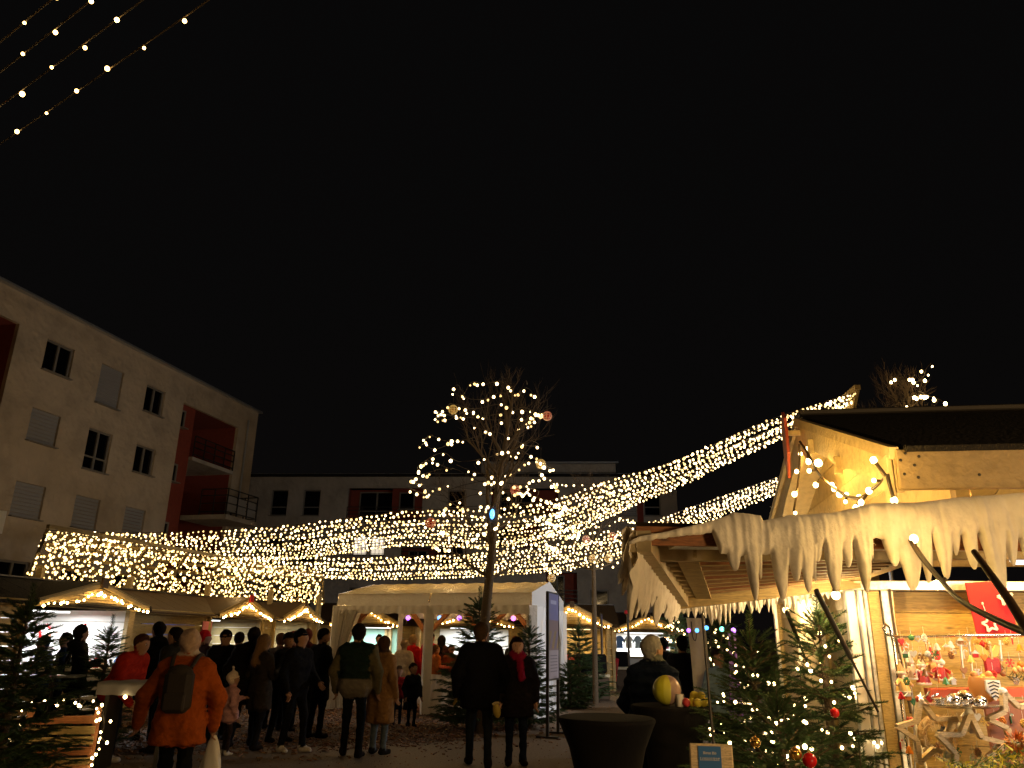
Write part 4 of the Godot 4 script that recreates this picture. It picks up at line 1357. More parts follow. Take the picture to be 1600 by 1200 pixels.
func near_stall() -> void:
	var a := deg_to_rad(9.0)
	var u := Vector3(cos(a), 0, sin(a))
	var t := thing("market_stall", "near wooden stall with a snow hung awning and goods on its front wall", "market stall", Vector3(2.63, 0, -5.95))
	t.transform.basis = Basis(u, Vector3.UP, u.cross(Vector3.UP))
	stall_frame = t.transform
	var woods = [M.wood, M.wood_b, M.wood_c]
	var whites = [M.wood_white, M.wood_white2]
	# corner of metal profiles and a timber strip
	block(t, "metal_post", Vector3(-0.085, 1.02, 0.04), Vector3(0.075, 2.04, 0.06), M.alu, 0.008)
	block(t, "metal_post", Vector3(-0.012, 1.02, 0.03), Vector3(0.034, 2.04, 0.06), M.alu, 0.006)
	block(t, "metal_post", Vector3(0.03, 1.02, 0.02), Vector3(0.026, 2.04, 0.05), M.galv, 0.004)
	block(t, "timber_post", Vector3(0.09, 1.02, 0.01), Vector3(0.085, 2.04, 0.05), M.wood_c, 0.006)
	block(t, "metal_post", Vector3(0.168, 1.02, 0.02), Vector3(0.06, 2.04, 0.06), M.galv, 0.004)
	block(t, "top_rail", Vector3(1.6, 2.075, 0.0), Vector3(3.5, 0.07, 0.09), M.galv, 0.006)
	block(t, "floor", Vector3(1.7, 0.04, -1.5), Vector3(3.4, 0.08, 3.2), M.wood_dark, 0.01)
	# plank wall behind the goods
	for k in 13:
		var y := 0.1 + (k + 0.5) * 0.149
		slab(t, "plank", Vector3(1.7, y, -0.05 - 0.004 * (k % 2)), Vector3(3.0, 0.146, 0.03), woods[(k * 2 + k / 3) % 3])
	# side wall towards the fir trees, and its far corner
	for k in 13:
		var y := 0.1 + (k + 0.5) * 0.152
		slab(t, "plank", Vector3(0.02 + 0.003 * (k % 2), y, -1.75), Vector3(0.03, 0.149, 3.3), whites[k % 2])
	block(t, "timber_post", Vector3(0.0, 1.05, -3.45), Vector3(0.1, 2.1, 0.12), M.wood_c, 0.008)
	block(t, "metal_post", Vector3(-0.06, 1.05, -3.36), Vector3(0.04, 2.1, 0.05), M.alu, 0.006)
	block(t, "corner_trim", Vector3(-0.02, 1.05, -1.15), Vector3(0.03, 2.1, 0.12), M.wood_c, 0.004)
	block(t, "side_rail", Vector3(0.0, 2.14, -1.7), Vector3(0.1, 0.1, 3.6), M.wood_white, 0.008)
	for k in 13:
		slab(t, "plank", Vector3(1.7, 0.1 + (k + 0.5) * 0.152, -3.4), Vector3(3.3, 0.149, 0.03), whites[k % 2])
		slab(t, "plank", Vector3(3.4, 0.1 + (k + 0.5) * 0.152, -1.7), Vector3(0.03, 0.149, 3.3), whites[k % 2])
	# gable boards over the side wall: ridge at z -0.64, eaves at z 1.67 and z -2.95
	var eave := 2.7
	var ridge := 3.48
	var yy = [2.2, 2.46, 2.72, 2.96, 3.2, 3.4]
	for k in 5:
		var poly = []
		var half := func(y: float) -> float: return 2.2 if y < eave else 2.2 * (ridge - y) / (ridge - eave)
		poly = [Vector2(-half.call(yy[k]), yy[k]), Vector2(half.call(yy[k]), yy[k]), Vector2(half.call(yy[k + 1]), yy[k + 1] - 0.006), Vector2(-half.call(yy[k + 1]), yy[k + 1] - 0.006)]
		if k == 1: poly = [Vector2(-2.2, yy[1]), Vector2(2.2, yy[1]), Vector2(2.2, eave), Vector2(half.call(yy[2]), yy[2] - 0.006), Vector2(-half.call(yy[2]), yy[2] - 0.006), Vector2(-2.2, eave)]
		var g := Geo.new()
		g.plate(poly, 0.03, Transform3D(Basis(Vector3(0, 0, -1), Vector3.UP, Vector3.RIGHT), Vector3(0.16 + 0.006 * (k % 2), 0, -0.64)))
		part(t, "gable_board", g, whites[k % 2])
	# barge boards with a scalloped lower edge, a batten above
	for e in [-1.0, 1.0]:
		var g := Geo.new()
		var top = []
		var low = []
		for k in 25:
			var q := k / 24.0
			var zc := q * 2.31
			var y := lerpf(ridge + 0.04, eave - 0.02, q)
			top.append(Vector2(e * zc, y))
			low.append(Vector2(e * zc, y - 0.2 - 0.035 * maxf(0.0, sin(q * TAU * 2.5)) - (0.06 if q < 0.12 else 0.0)))
		low.reverse()
		g.plate(top + low, 0.035, Transform3D(Basis(Vector3(0, 0, 1), Vector3.UP, Vector3(-1, 0, 0)), Vector3(-0.15, 0, -0.64)))
		part(t, "barge_board", g, M.wood_white)
		stick(t, "verge_batten", Vector3(-0.175, ridge + 0.055, -0.64), Vector3(-0.175, eave - 0.005, -0.64 + e * 2.36), 0.05, 0.07, M.wood_white2)
		# roof slope of felt over boards
		stick(t, "roof_slope", Vector3(2.0, ridge + 0.085, -0.64), Vector3(2.0, eave + 0.005, -0.64 + e * 2.42), 4.24, 0.035, M.felt, Vector3.UP)
		for k in 8:
			stick(t, "soffit_board", Vector3(0.1 + k * 0.5, ridge + 0.04, -0.64 + e * 0.02), Vector3(0.1 + k * 0.5, eave - 0.045, -0.64 + e * 2.3), 0.485, 0.03, whites[k % 2])
	block(t, "ridge_cap", Vector3(1.98, ridge + 0.125, -0.64), Vector3(4.3, 0.05, 0.16), M.metal_dark, 0.01)
	block(t, "eave_board", Vector3(1.98, 2.6, 1.71), Vector3(4.3, 0.23, 0.05), M.eave_board, 0.006)
	block(t, "eave_board", Vector3(1.98, 2.6, -2.99), Vector3(4.3, 0.23, 0.05), M.eave_board, 0.006)
	block(t, "purlin_end", Vector3(-0.19, 2.56, 1.62), Vector3(0.03, 0.28, 0.1), M.wood_white, 0.004)
	for k in 2:
		block(t, "corbel", Vector3(-0.185, 3.2 - 0.32 * k, -0.2 + 0.75 * k), Vector3(0.05, 0.13, 0.05), M.wood_white, 0.006)
	# nail heads on the end of the eave board
	var nails := Geo.new()
	for p in [[0.02, 0.05], [0.03, -0.03], [0.09, 0.02], [0.1, -0.05], [0.12, 0.07], [0.42, -0.04], [0.05, 0.09]]:
		nails.ball(Vector3(-0.17 + p[0], 2.6 + p[1], 1.737), Vector3(0.009, 0.009, 0.003), 6, 4)
	part(t, "nails", nails, M.metal_dark)
	# plaque at the gable peak
	var g2 := Geo.new()
	g2.plate([Vector2(-0.16, -0.16), Vector2(0, -0.36), Vector2(0.16, -0.16), Vector2(0.16, 0.14), Vector2(0, 0.24), Vector2(-0.16, 0.14)], 0.025, Transform3D(Basis(Vector3(0, 0, 1), Vector3.UP, Vector3(-1, 0, 0)), Vector3.ZERO))
	part(t, "red_plaque", g2, paint(Color(0.36, 0.06, 0.035), 0.6), Transform3D(Basis(Vector3.UP, -0.1), Vector3(-0.3, 3.38, -0.6)))
	stick(t, "plaque_arm", Vector3(-0.29, 3.43, -0.62), Vector3(-0.14, 3.43, -0.62), 0.04, 0.04, M.wood_white)
	# warm lamp under the peak
	var fit := Geo.new()
	fit.box(Vector3(0, 0.1, 0), Vector3(0.05, 0.16, 0.06))
	fit.box(Vector3(0.02, 0.015, 0.05), Vector3(0.06, 0.02, 0.2))
	part(t, "lamp_bracket", fit, paint(Color(0.7, 0.45, 0.05), 0.5), Transform3D(Basis(), Vector3(-0.06, 3.24, -0.6)))
	part(t, "lamp_bulb", bulb_mesh, M.near_bulb, Transform3D(Basis.from_scale(Vector3.ONE * 0.035), Vector3(-0.07, 3.13, -0.5)))
	lamp(t, Vector3(-0.07, 3.13, -0.5), 0.45, Color(1.0, 0.54, 0.1), 0.03)
	# a warm spot bulb standing on the flap behind the snow floods the gable
	for e in [Vector3(-0.75, 2.34, 0.55), Vector3(-0.6, 2.33, 1.15)]:
		part(t, "spot_bulb", round_bulb, M.near_bulb, Transform3D(Basis.from_scale(Vector3.ONE * 0.035), e))
		part(t, "spot_bulb_base", pipe([e + Vector3(0, -0.12, 0), e + Vector3(0, -0.02, 0)], 0.025), M.cable)
		lamp(t, e, 1.0, Color(1.0, 0.55, 0.1), 0.035)
	# a bare warm bulb in the porch and a short tube under the flap
	part(t, "porch_bulb", round_bulb, M.near_bulb, Transform3D(Basis.from_scale(Vector3.ONE * 0.04), Vector3(0.75, 2.62, 0.35)))
	part(t, "porch_bulb_cord", pipe([Vector3(0.75, 2.65, 0.35), Vector3(0.75, 3.05, 0.35)], 0.006), M.cable)
	lamp(t, Vector3(0.75, 2.62, 0.35), 5.0, Color(1.0, 0.56, 0.12), 0.04)
	for e in [[1228, 953, 8.1, 1.5], [1306, 930, 5.55, 0.9]]:
		var lp := near_local(e[0], e[1], e[2])
		part(t, "flap_bulb", round_bulb, M.near_bulb, Transform3D(Basis.from_scale(Vector3.ONE * 0.03), lp))
		part(t, "flap_bulb_holder", pipe([lp + Vector3(0, 0.02, 0), lp + Vector3(0.0, 0.12, 0)], 0.02), M.cable)
		lamp(t, lp, e[3], Color(1.0, 0.66, 0.28), 0.03)
	# LED tube over the goods, and a warm one in the room behind
	panel_lamp(t, Vector3(1.2, 2.14, 1.25), Vector2(1.3, 0.07), 1.9, Color(1.0, 0.93, 0.82), M.white_panel, Basis(Vector3.RIGHT, -PI / 2 + 0.35))
	part(t, "lamp_hanger", pipe([Vector3(1.2, 2.15, 1.26), Vector3(1.2, 2.75, 1.26)], 0.008), M.metal_dark)
	# awning: a raised flap on the side, boards across, seen from below
	var hn := near_local(1487, 860, 3.83)
	var hf := near_local(1340, 910, 5.95)
	var ff := near_local(1062, 943, 6.1)
	var fn := near_local(993, 852, 3.72)
	var Q := func(x: float, y: float) -> Vector3: return hn.lerp(fn, x).lerp(hf.lerp(ff, x), y)
	var aw := Node3D.new()
	aw.name = "awning"
	t.add_child(aw)
	stick(aw, "edge_board", Q.call(-0.5, 0.012) + Vector3(0, 0.05, 0), Q.call(1.0, 0.012) + Vector3(0, 0.05, 0), 0.03, 0.09, M.wood_red)
	stick(aw, "metal_rail", Q.call(-0.4, 0.075) + Vector3(0, 0.05, 0), Q.call(0.9, 0.075) + Vector3(0, 0.05, 0), 0.12, 0.06, M.galv)
	stick(aw, "rail", Q.call(-0.4, 0.17) + Vector3(0, 0.03, 0), Q.call(0.96, 0.17) + Vector3(0, 0.03, 0), 0.07, 0.08, M.wood_white2)
	stick(aw, "side_beam", Q.call(0.985, 0.0) + Vector3(0, 0.02, 0), Q.call(0.985, 1.0) + Vector3(0, 0.02, 0), 0.1, 0.1, M.wood_white2)
	stick(aw, "rafter", Q.call(0.86, 0.16) + Vector3(0, 0.035, 0), Q.call(0.86, 0.98) + Vector3(0, 0.035, 0), 0.11, 0.06, M.wood_c)
	stick(aw, "far_beam", Q.call(0.0, 0.985), Q.call(1.0, 0.985), 0.06, 0.09, M.wood_b)
	stick(aw, "rafter", Q.call(0.02, 0.16) + Vector3(0, 0.035, 0), Q.call(0.02, 0.98) + Vector3(0, 0.035, 0), 0.07, 0.06, M.wood_b)
	for k in 9:
		var f0 := 0.22 + k * 0.085
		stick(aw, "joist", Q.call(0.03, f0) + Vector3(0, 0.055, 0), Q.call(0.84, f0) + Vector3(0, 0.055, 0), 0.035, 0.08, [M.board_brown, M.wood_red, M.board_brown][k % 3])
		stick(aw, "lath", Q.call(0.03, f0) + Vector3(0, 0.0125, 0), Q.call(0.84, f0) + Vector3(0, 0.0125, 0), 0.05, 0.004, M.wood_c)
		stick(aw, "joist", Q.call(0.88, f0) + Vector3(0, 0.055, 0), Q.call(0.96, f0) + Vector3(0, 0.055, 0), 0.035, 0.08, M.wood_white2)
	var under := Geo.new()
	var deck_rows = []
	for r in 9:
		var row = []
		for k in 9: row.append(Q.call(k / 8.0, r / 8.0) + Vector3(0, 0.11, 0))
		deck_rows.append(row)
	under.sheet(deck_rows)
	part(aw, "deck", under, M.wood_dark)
	# gas struts that hold the flap up
	for e in [[1275, 922, 5.3, 1372, 1112, 5.75], [1229, 955, 6.5, 1263, 1040, 6.9]]:
		var p0 := near_local(e[0], e[1], e[2])
		var p1 := near_local(e[3], e[4], e[5])
		var st := Geo.new()
		st.tube([p0, p0.lerp(p1, 0.55)], 0.018, 8)
		st.tube([p0.lerp(p1, 0.55), p1], 0.009, 8)
		part(aw, "gas_strut", st, M.metal_dark)
	# cables and a socket strip on the walls
	part(t, "wall_cable", pipe(smooth_path([Vector3(0.22, 2.05, 0.03), Vector3(0.21, 1.8, 0.035), Vector3(0.235, 1.5, 0.03), Vector3(0.25, 1.25, 0.035), Vector3(0.27, 1.0, 0.035), Vector3(0.31, 0.7, 0.04)], 5), 0.008, 6), M.white_paint)
	part(t, "wall_cable", pipe(smooth_path([Vector3(0.2, 2.05, 0.06), Vector3(0.2, 1.75, 0.055), Vector3(0.215, 1.45, 0.06), Vector3(0.23, 1.2, 0.06)], 5), 0.009, 6), M.cable)
	block(t, "socket_strip", Vector3(-0.01, 1.62, -2.35), Vector3(0.04, 0.22, 0.07), M.white_paint, 0.01)
	block(t, "plug", Vector3(-0.03, 1.47, -2.33), Vector3(0.05, 0.1, 0.05), M.white_paint, 0.01)
	part(t, "wall_cable", pipe(smooth_path([Vector3(-0.03, 1.45, -2.35), Vector3(-0.03, 1.2, -2.4), Vector3(-0.02, 0.9, -2.3)], 5), 0.005, 5), M.cable)
	# bulbs of the swag light the gable boards
	for e in [[1290, 745, 5.7], [1338, 780, 4.15], [1246, 770, 6.38]]:
		lamp(t, near_local(e[0], e[1], e[2]), 0.12, Color(1.0, 0.56, 0.12), 0.02)
	# the cotton snow with icicles: near edge, outer edge, far edge
	near_snow(aw)
	edge_snow(aw, "snow_fringe", fn + Vector3(0, 0.07, 0), ff + Vector3(0, 0.05, 0), 0.42, 0.2, 30, Vector3(-0.05, 0, 0.01), 11)
	edge_snow(aw, "snow_fringe", fn + Vector3(-0.03, 0.09, 0), ff + Vector3(-0.03, 0.06, 0), 0.3, 0.14, 26, Vector3(-0.07, 0, 0.0), 21)
	edge_snow(aw, "snow_fringe", ff + Vector3(0, 0.04, 0), hf + Vector3(0, 0.06, -0.02), 0.24, 0.17, 44, Vector3(0, 0, -0.03), 12)
	# bulb chains of the stall
	var swag = [at(1250, 690, 6.25), at(1262, 708, 6.1), at(1278, 738, 5.9), at(1300, 760, 5.6), at(1325, 776, 5.2), at(1350, 775, 4.9), at(1385, 744, 4.5)]
	light_chain("light_chain", "dark bulb chain swagged below the gable peak of the near stall", "bulb chains of the near stall", smooth_path(swag, 5), 0.13, 0.018, M.near_bulb, {"fine": true, "wire": 0.012, "jitter": 0.06})
	swag = [at(1249, 694, 6.3), at(1250, 715, 6.32), at(1248, 745, 6.36), at(1244, 775, 6.4), at(1240, 800, 6.44)]
	light_chain("light_chain", "dark bulb chain hanging straight down the near stall's gable", "bulb chains of the near stall", smooth_path(swag, 5), 0.15, 0.018, M.near_bulb, {"fine": true, "wire": 0.009, "jitter": 0.04})
	var cab = [at(1385, 742, 4.2), at(1392, 766, 4.1), at(1402, 800, 3.95), at(1414, 826, 3.8), at(1432, 862, 3.62), at(1470, 908, 3.4), at(1502, 940, 3.15), at(1560, 972, 2.85), at(1640, 1006, 2.55)]
	var c := thing("light_cable", "thick dark cable with four bright bulbs crossing in front of the snow", "light chain", cab[0])
	var rel = []
	for q in cab: rel.append(q - cab[0])
	var cg := Geo.new()
	cg.tube(smooth_path(rel, 6), 0.0085, 7)
	var rel2 = []
	for q in rel: rel2.append(q + Vector3(0.012, 0.004, 0.012 * sin(q.x * 30.0)))
	cg.tube(smooth_path(rel2, 6), 0.0055, 6)
	part(c, "cable", cg, M.cable)
	for e in [[1365, 719, 4.2, 1384, 744], [1397, 782, 4.02, 1394, 776], [1428, 842, 3.58, 1424, 848], [1464, 914, 3.42, 1478, 905]]:
		var bp: Vector3 = at(e[0], e[1], e[2]) - cab[0]
		part(c, "bulb", bulb_mesh, M.near_bulb, Transform3D(Basis.from_scale(Vector3.ONE * 0.021), bp))
		part(c, "bulb_holder", pipe([bp + (at(e[3], e[4], e[2]) - cab[0] - bp).normalized() * 0.015, at(e[3], e[4], e[2]) - cab[0]], 0.011, 7), M.cable)
		lamp(c, bp, 0.11, Color(1.0, 0.58, 0.14), 0.02)
	# dark pole leaning in front of the goods
	var pa := at(1522, 862, 3.0)
	var pb := at(1640, 1040, 2.4)
	var pole := Geo.new()
	pole.tube([Vector3.ZERO, (pb - pa) * 0.5 + Vector3(0.005, 0.01, 0), pb - pa, (pb - pa) * 1.9], [0.011, 0.015, 0.018, 0.021], 9)
	solo("leaning_pole", "dark brown wooden pole leaning in front of the stall goods", "pole", pole, M.wood_dark, Transform3D(Basis(), pa))

func near_snow(aw: Node3D) -> void:
	var top = [[982, 846], [1000, 838], [1040, 831], [1100, 817], [1135, 806], [1146, 800], [1188, 806], [1192, 814], [1230, 806], [1300, 802], [1360, 787], [1430, 786], [1500, 777], [1600, 770], [1700, 764]]
	var low = [[982, 851], [1000, 846], [1060, 838], [1112, 832], [1122, 866], [1180, 868], [1260, 856], [1350, 842], [1465, 836], [1555, 832], [1600, 846], [1700, 840]]
	var tips = [[1142, 892, 13], [1168, 939, 13], [1180, 905, 6], [1212, 938, 17], [1234, 908, 15], [1252, 926, 16], [1263, 915, 5], [1294, 925, 20], [1270, 878, 9], [1318, 886, 11], [1340, 926, 16], [1352, 880, 5], [1385, 885, 18], [1408, 922, 26], [1416, 886, 5], [1433, 911, 14], [1461, 905, 18], [1480, 868, 9], [1502, 890, 14], [1538, 926, 26], [1566, 884, 14], [1597, 900, 22], [1632, 915, 20], [1670, 880, 14]]
	var lerp_px := func(list, x: float) -> float:
		for k in list.size() - 1:
			if x <= list[k + 1][0]:
				return lerpf(list[k][1], list[k + 1][1], clampf((x - list[k][0]) / (list[k + 1][0] - list[k][0]), 0, 1))
		return list[-1][1]
	var grid = []
	var f := FastNoiseLite.new()
	f.seed = 5
	f.frequency = 0.02
	var cols := 360
	for c in cols:
		var x := lerpf(982.0, 1700.0, c / (cols - 1.0))
		var depth := lerpf(3.68, 3.76, clampf((x - 982.0) / 500.0, 0, 1)) - maxf(0.0, x - 1487.0) * 0.0006
		var yt: float = lerp_px.call(top, x)
		var yb: float = lerp_px.call(low, x) + 3.0 * f.get_noise_1d(x * 3.0)
		var solid := yb
		for e in tips:
			var q: float = absf(x - e[0] - 0.05 * (yb - 860)) / (e[2] * 0.78)
			if q < 1.0:
				yb = maxf(yb, lerpf(solid, e[1], 1.0 - pow(q, 2.3)))
		var a := at(x, yt, depth)
		var l := a.y - at(x, yb, depth).y
		var ls := a.y - at(x, solid, depth).y
		a += Vector3(0, 0, 0.015 * f.get_noise_1d(x * 2.0))
		var loop = []
		for s in 36:
			var h := s if s < 18 else 35 - s
			var y := ls * h / 9.0 if h <= 9 else lerpf(ls, l, (h - 9) / 8.0)
			var th := 0.032 * sqrt(clampf((l - y) / 0.12 + maxf(0.0, ls - y) / 0.05, 0.0, 1.0)) * sqrt(clampf(y / 0.06 + 0.04, 0.0, 1.0))
			th = maxf(th, 0.0025) * (1.0 + 0.2 * f.get_noise_2d(x * 0.35, y * 120.0))
			var p := a + Vector3(0, -y, th if s < 18 else -th * 0.6)
			p.z += 0.03 * f.get_noise_2d(x * 0.3 + 900.0, y * 70.0)
			loop.append(stall_frame.affine_inverse() * p)
		grid.append(loop)
	var g := Geo.new()
	g.sheet(grid, true)
	part(aw, "snow_curtain", g, M.snow)
	# glitter grains
	var gl := Geo.new()
	for k in 260:
		var x := rng.randf_range(1200, 1480) if k % 3 else rng.randf_range(1290, 1360)
		var y := rng.randf_range(790, 855)
		var p := near_local(x, y, 3.62)
		gl.ball(p, 0.0018, 4, 3)
	part(aw, "glitter", gl, M.glitter).set_meta("kind", "stuff")
	# a wad of snow lying over the flap
	var rows = []
	var p0 := at(985, 845, 3.72)
	var p1 := at(1490, 790, 3.8)
	for r in 12:
		var row = []
		for k in 50:
			var q := k / 49.0
			var p := p0.lerp(p1, q) + Vector3(0.16, 0, -0.99) * (r / 11.0 * 0.55)
			p.y += 0.02 + 0.03 * sin(PI * r / 11.0) + 0.02 * f.get_noise_2d(k * 9.0, r * 20.0)
			row.append(stall_frame.affine_inverse() * p)
		rows.append(row)
	g = Geo.new()
	g.sheet(rows)
	part(aw, "snow_cover", g, M.snow)

func edge_snow(aw: Node3D, called: String, a: Vector3, b: Vector3, len_a: float, len_b: float, n: int, out: Vector3, seed_: int) -> void:
	var f := FastNoiseLite.new()
	f.seed = seed_
	f.frequency = 0.5
	var r2 := RandomNumberGenerator.new()
	r2.seed = seed_
	var ics = []
	for k in n:
		ics.append([(k + r2.randf()) / n, r2.randf_range(0.5, 1.2) / n, r2.randf_range(0.5, 1.1), r2.randf_range(0.3, 0.5)])
	var grid = []
	var cols := 300
	for c in cols:
		var q := c / (cols - 1.0)
		var big := lerpf(len_a, len_b, q)
		var l := big * (0.42 + 0.1 * f.get_noise_1d(q * 30.0))
		for e in ics:
			var w: float = absf(q - e[0]) / e[1]
			if w < 1.0: l = maxf(l, big * (0.4 + (e[2] - 0.4) * (1.0 - pow(w, 1.3))))
		var p := a.lerp(b, q)
		var loop = []
		for s in 16:
			var v := s / 7.0 if s < 8 else (15 - s) / 7.0
			var th := 0.02 * sqrt(clampf((l * (1.0 - v)) / 0.08, 0, 1)) * sqrt(clampf(v * 6.0 + 0.1, 0, 1))
			th = maxf(th, 0.002) * (1.0 + 0.5 * f.get_noise_2d(q * 40.0, v * 3.0))
			var d := out.normalized()
			var pos := p + out * pow(v, 1.2) * (l / maxf(len_a, 0.01)) + Vector3(0, -l * v, 0) + d * (th if s < 8 else -th)
			pos += d * 0.022 * f.get_noise_2d(q * 90.0 + 50.0, v * 2.0)
			loop.append(pos)
		grid.append(loop)
	var g := Geo.new()
	g.sheet(grid, true)
	part(aw, called, g, M.snow)


# ---------------------------------------------------------------- bare trees
func grow(g: Geo, fine: Geo, p: Vector3, d: Vector3, len_: float, r: float, level_: int, r2: RandomNumberGenerator, up_pull: float) -> void:
	var pts = [p]
	var rad = [r]
	var n := 5
	var dd := d
	var spots = []
	for k in n:
		dd = (dd + Vector3(r2.randf_range(-1, 1), r2.randf_range(-0.4, 0.8) + up_pull, r2.randf_range(-1, 1)) * 0.16).normalized()
		p += dd * len_ / n
		pts.append(p)
		rad.append(r * (1.0 - 0.7 * (k + 1.0) / n))
		spots.append([p, dd, rad[-1]])
	(g if level_ < 2 else fine).tube(pts, rad, 6 if level_ < 2 else 3, false)
	if level_ >= 3 or r < 0.002: return
	var kids := 5 if level_ < 2 else 4
	for k in kids:
		var s = spots[clampi(int(n * (0.25 + 0.75 * (k + r2.randf()) / kids)), 0, n - 1)]
		var side: Vector3 = s[1].cross(Vector3(r2.randf_range(-1, 1), r2.randf_range(-1, 1), r2.randf_range(-1, 1))).normalized()
		var nd: Vector3 = (s[1] * r2.randf_range(0.7, 1.1) + side * r2.randf_range(0.5, 0.9) + Vector3(0, up_pull, 0)).normalized()
		grow(g, fine, s[0], nd, len_ * r2.randf_range(0.5, 0.72), maxf(s[2] * 0.6, 0.0028), level_ + 1, r2, up_pull)

func bare_tree(label, base: Vector3, trunk, radii, limbs, seed_: int) -> Node3D:
	var t := thing("bare_tree", label, "tree", base)
	var g := Geo.new()
	g.tube(smooth_path(trunk, 4), tapered(radii, (trunk.size() - 1) * 4 + 1), 10)
	part(t, "trunk", g, M.bark)
	var r2 := RandomNumberGenerator.new()
	r2.seed = seed_
	var big := Geo.new()
	var fine := Geo.new()
	for l in limbs:
		grow(big, fine, l[0], (l[1] as Vector3).normalized(), l[2], l[3], 0, r2, l[4] if l.size() > 4 else 0.25)
	part(t, "limbs", big, M.bark)
	part(t, "crown", fine, M.twig)
	return t

func tapered(ends, n: int) -> Array:
	var out = []
	for k in n: out.append(lerpf(ends[0], ends[1], k / (n - 1.0)))
	return out

func wire_globe(r: float, ribs: int, thick: float) -> Geo:
	var g := Geo.new()
	for k in ribs:
		var b := Basis(Vector3.UP, PI * k / ribs)
		var pts = []
		for j in 25:
			var a := TAU * j / 24.0
			pts.append(b * Vector3(cos(a) * r, sin(a) * r, 0))
		g.tube(pts, thick, 4, false)
	for y in [-0.5, 0.0, 0.5]:
		var pts = []
		var rr := r * sqrt(1.0 - y * y)
		for j in 25:
			var a := TAU * j / 24.0
			pts.append(Vector3(cos(a) * rr, y * r, sin(a) * rr))
		g.tube(pts, thick, 4, false)
	return g

func hung_globe(px, py, d, red: bool, r: float) -> void:
	var p := at(px, py, d)
	var t := thing("wire_globe_lamp", "%s lit wire globe hanging in the bare trees" % ("red" if red else "gold"), "ornament", p, rng.randf() * 3.0, ("red" if red else "gold") + " wire globes in the trees")
	part(t, "globe_wire_lamp", wire_globe(r, 5, r * 0.07), M.red_wire if red else M.gold_wire)
	var g := Geo.new()
	g.ball(Vector3.ZERO, r * 0.62, 12, 8)
	part(t, "core_ball", g, M.red_gloss if red else M.gold_gloss)
	part(t, "hanger", pipe([Vector3(0, r, 0), Vector3(0, r + 0.25, 0)], 0.004, 3), M.cable)

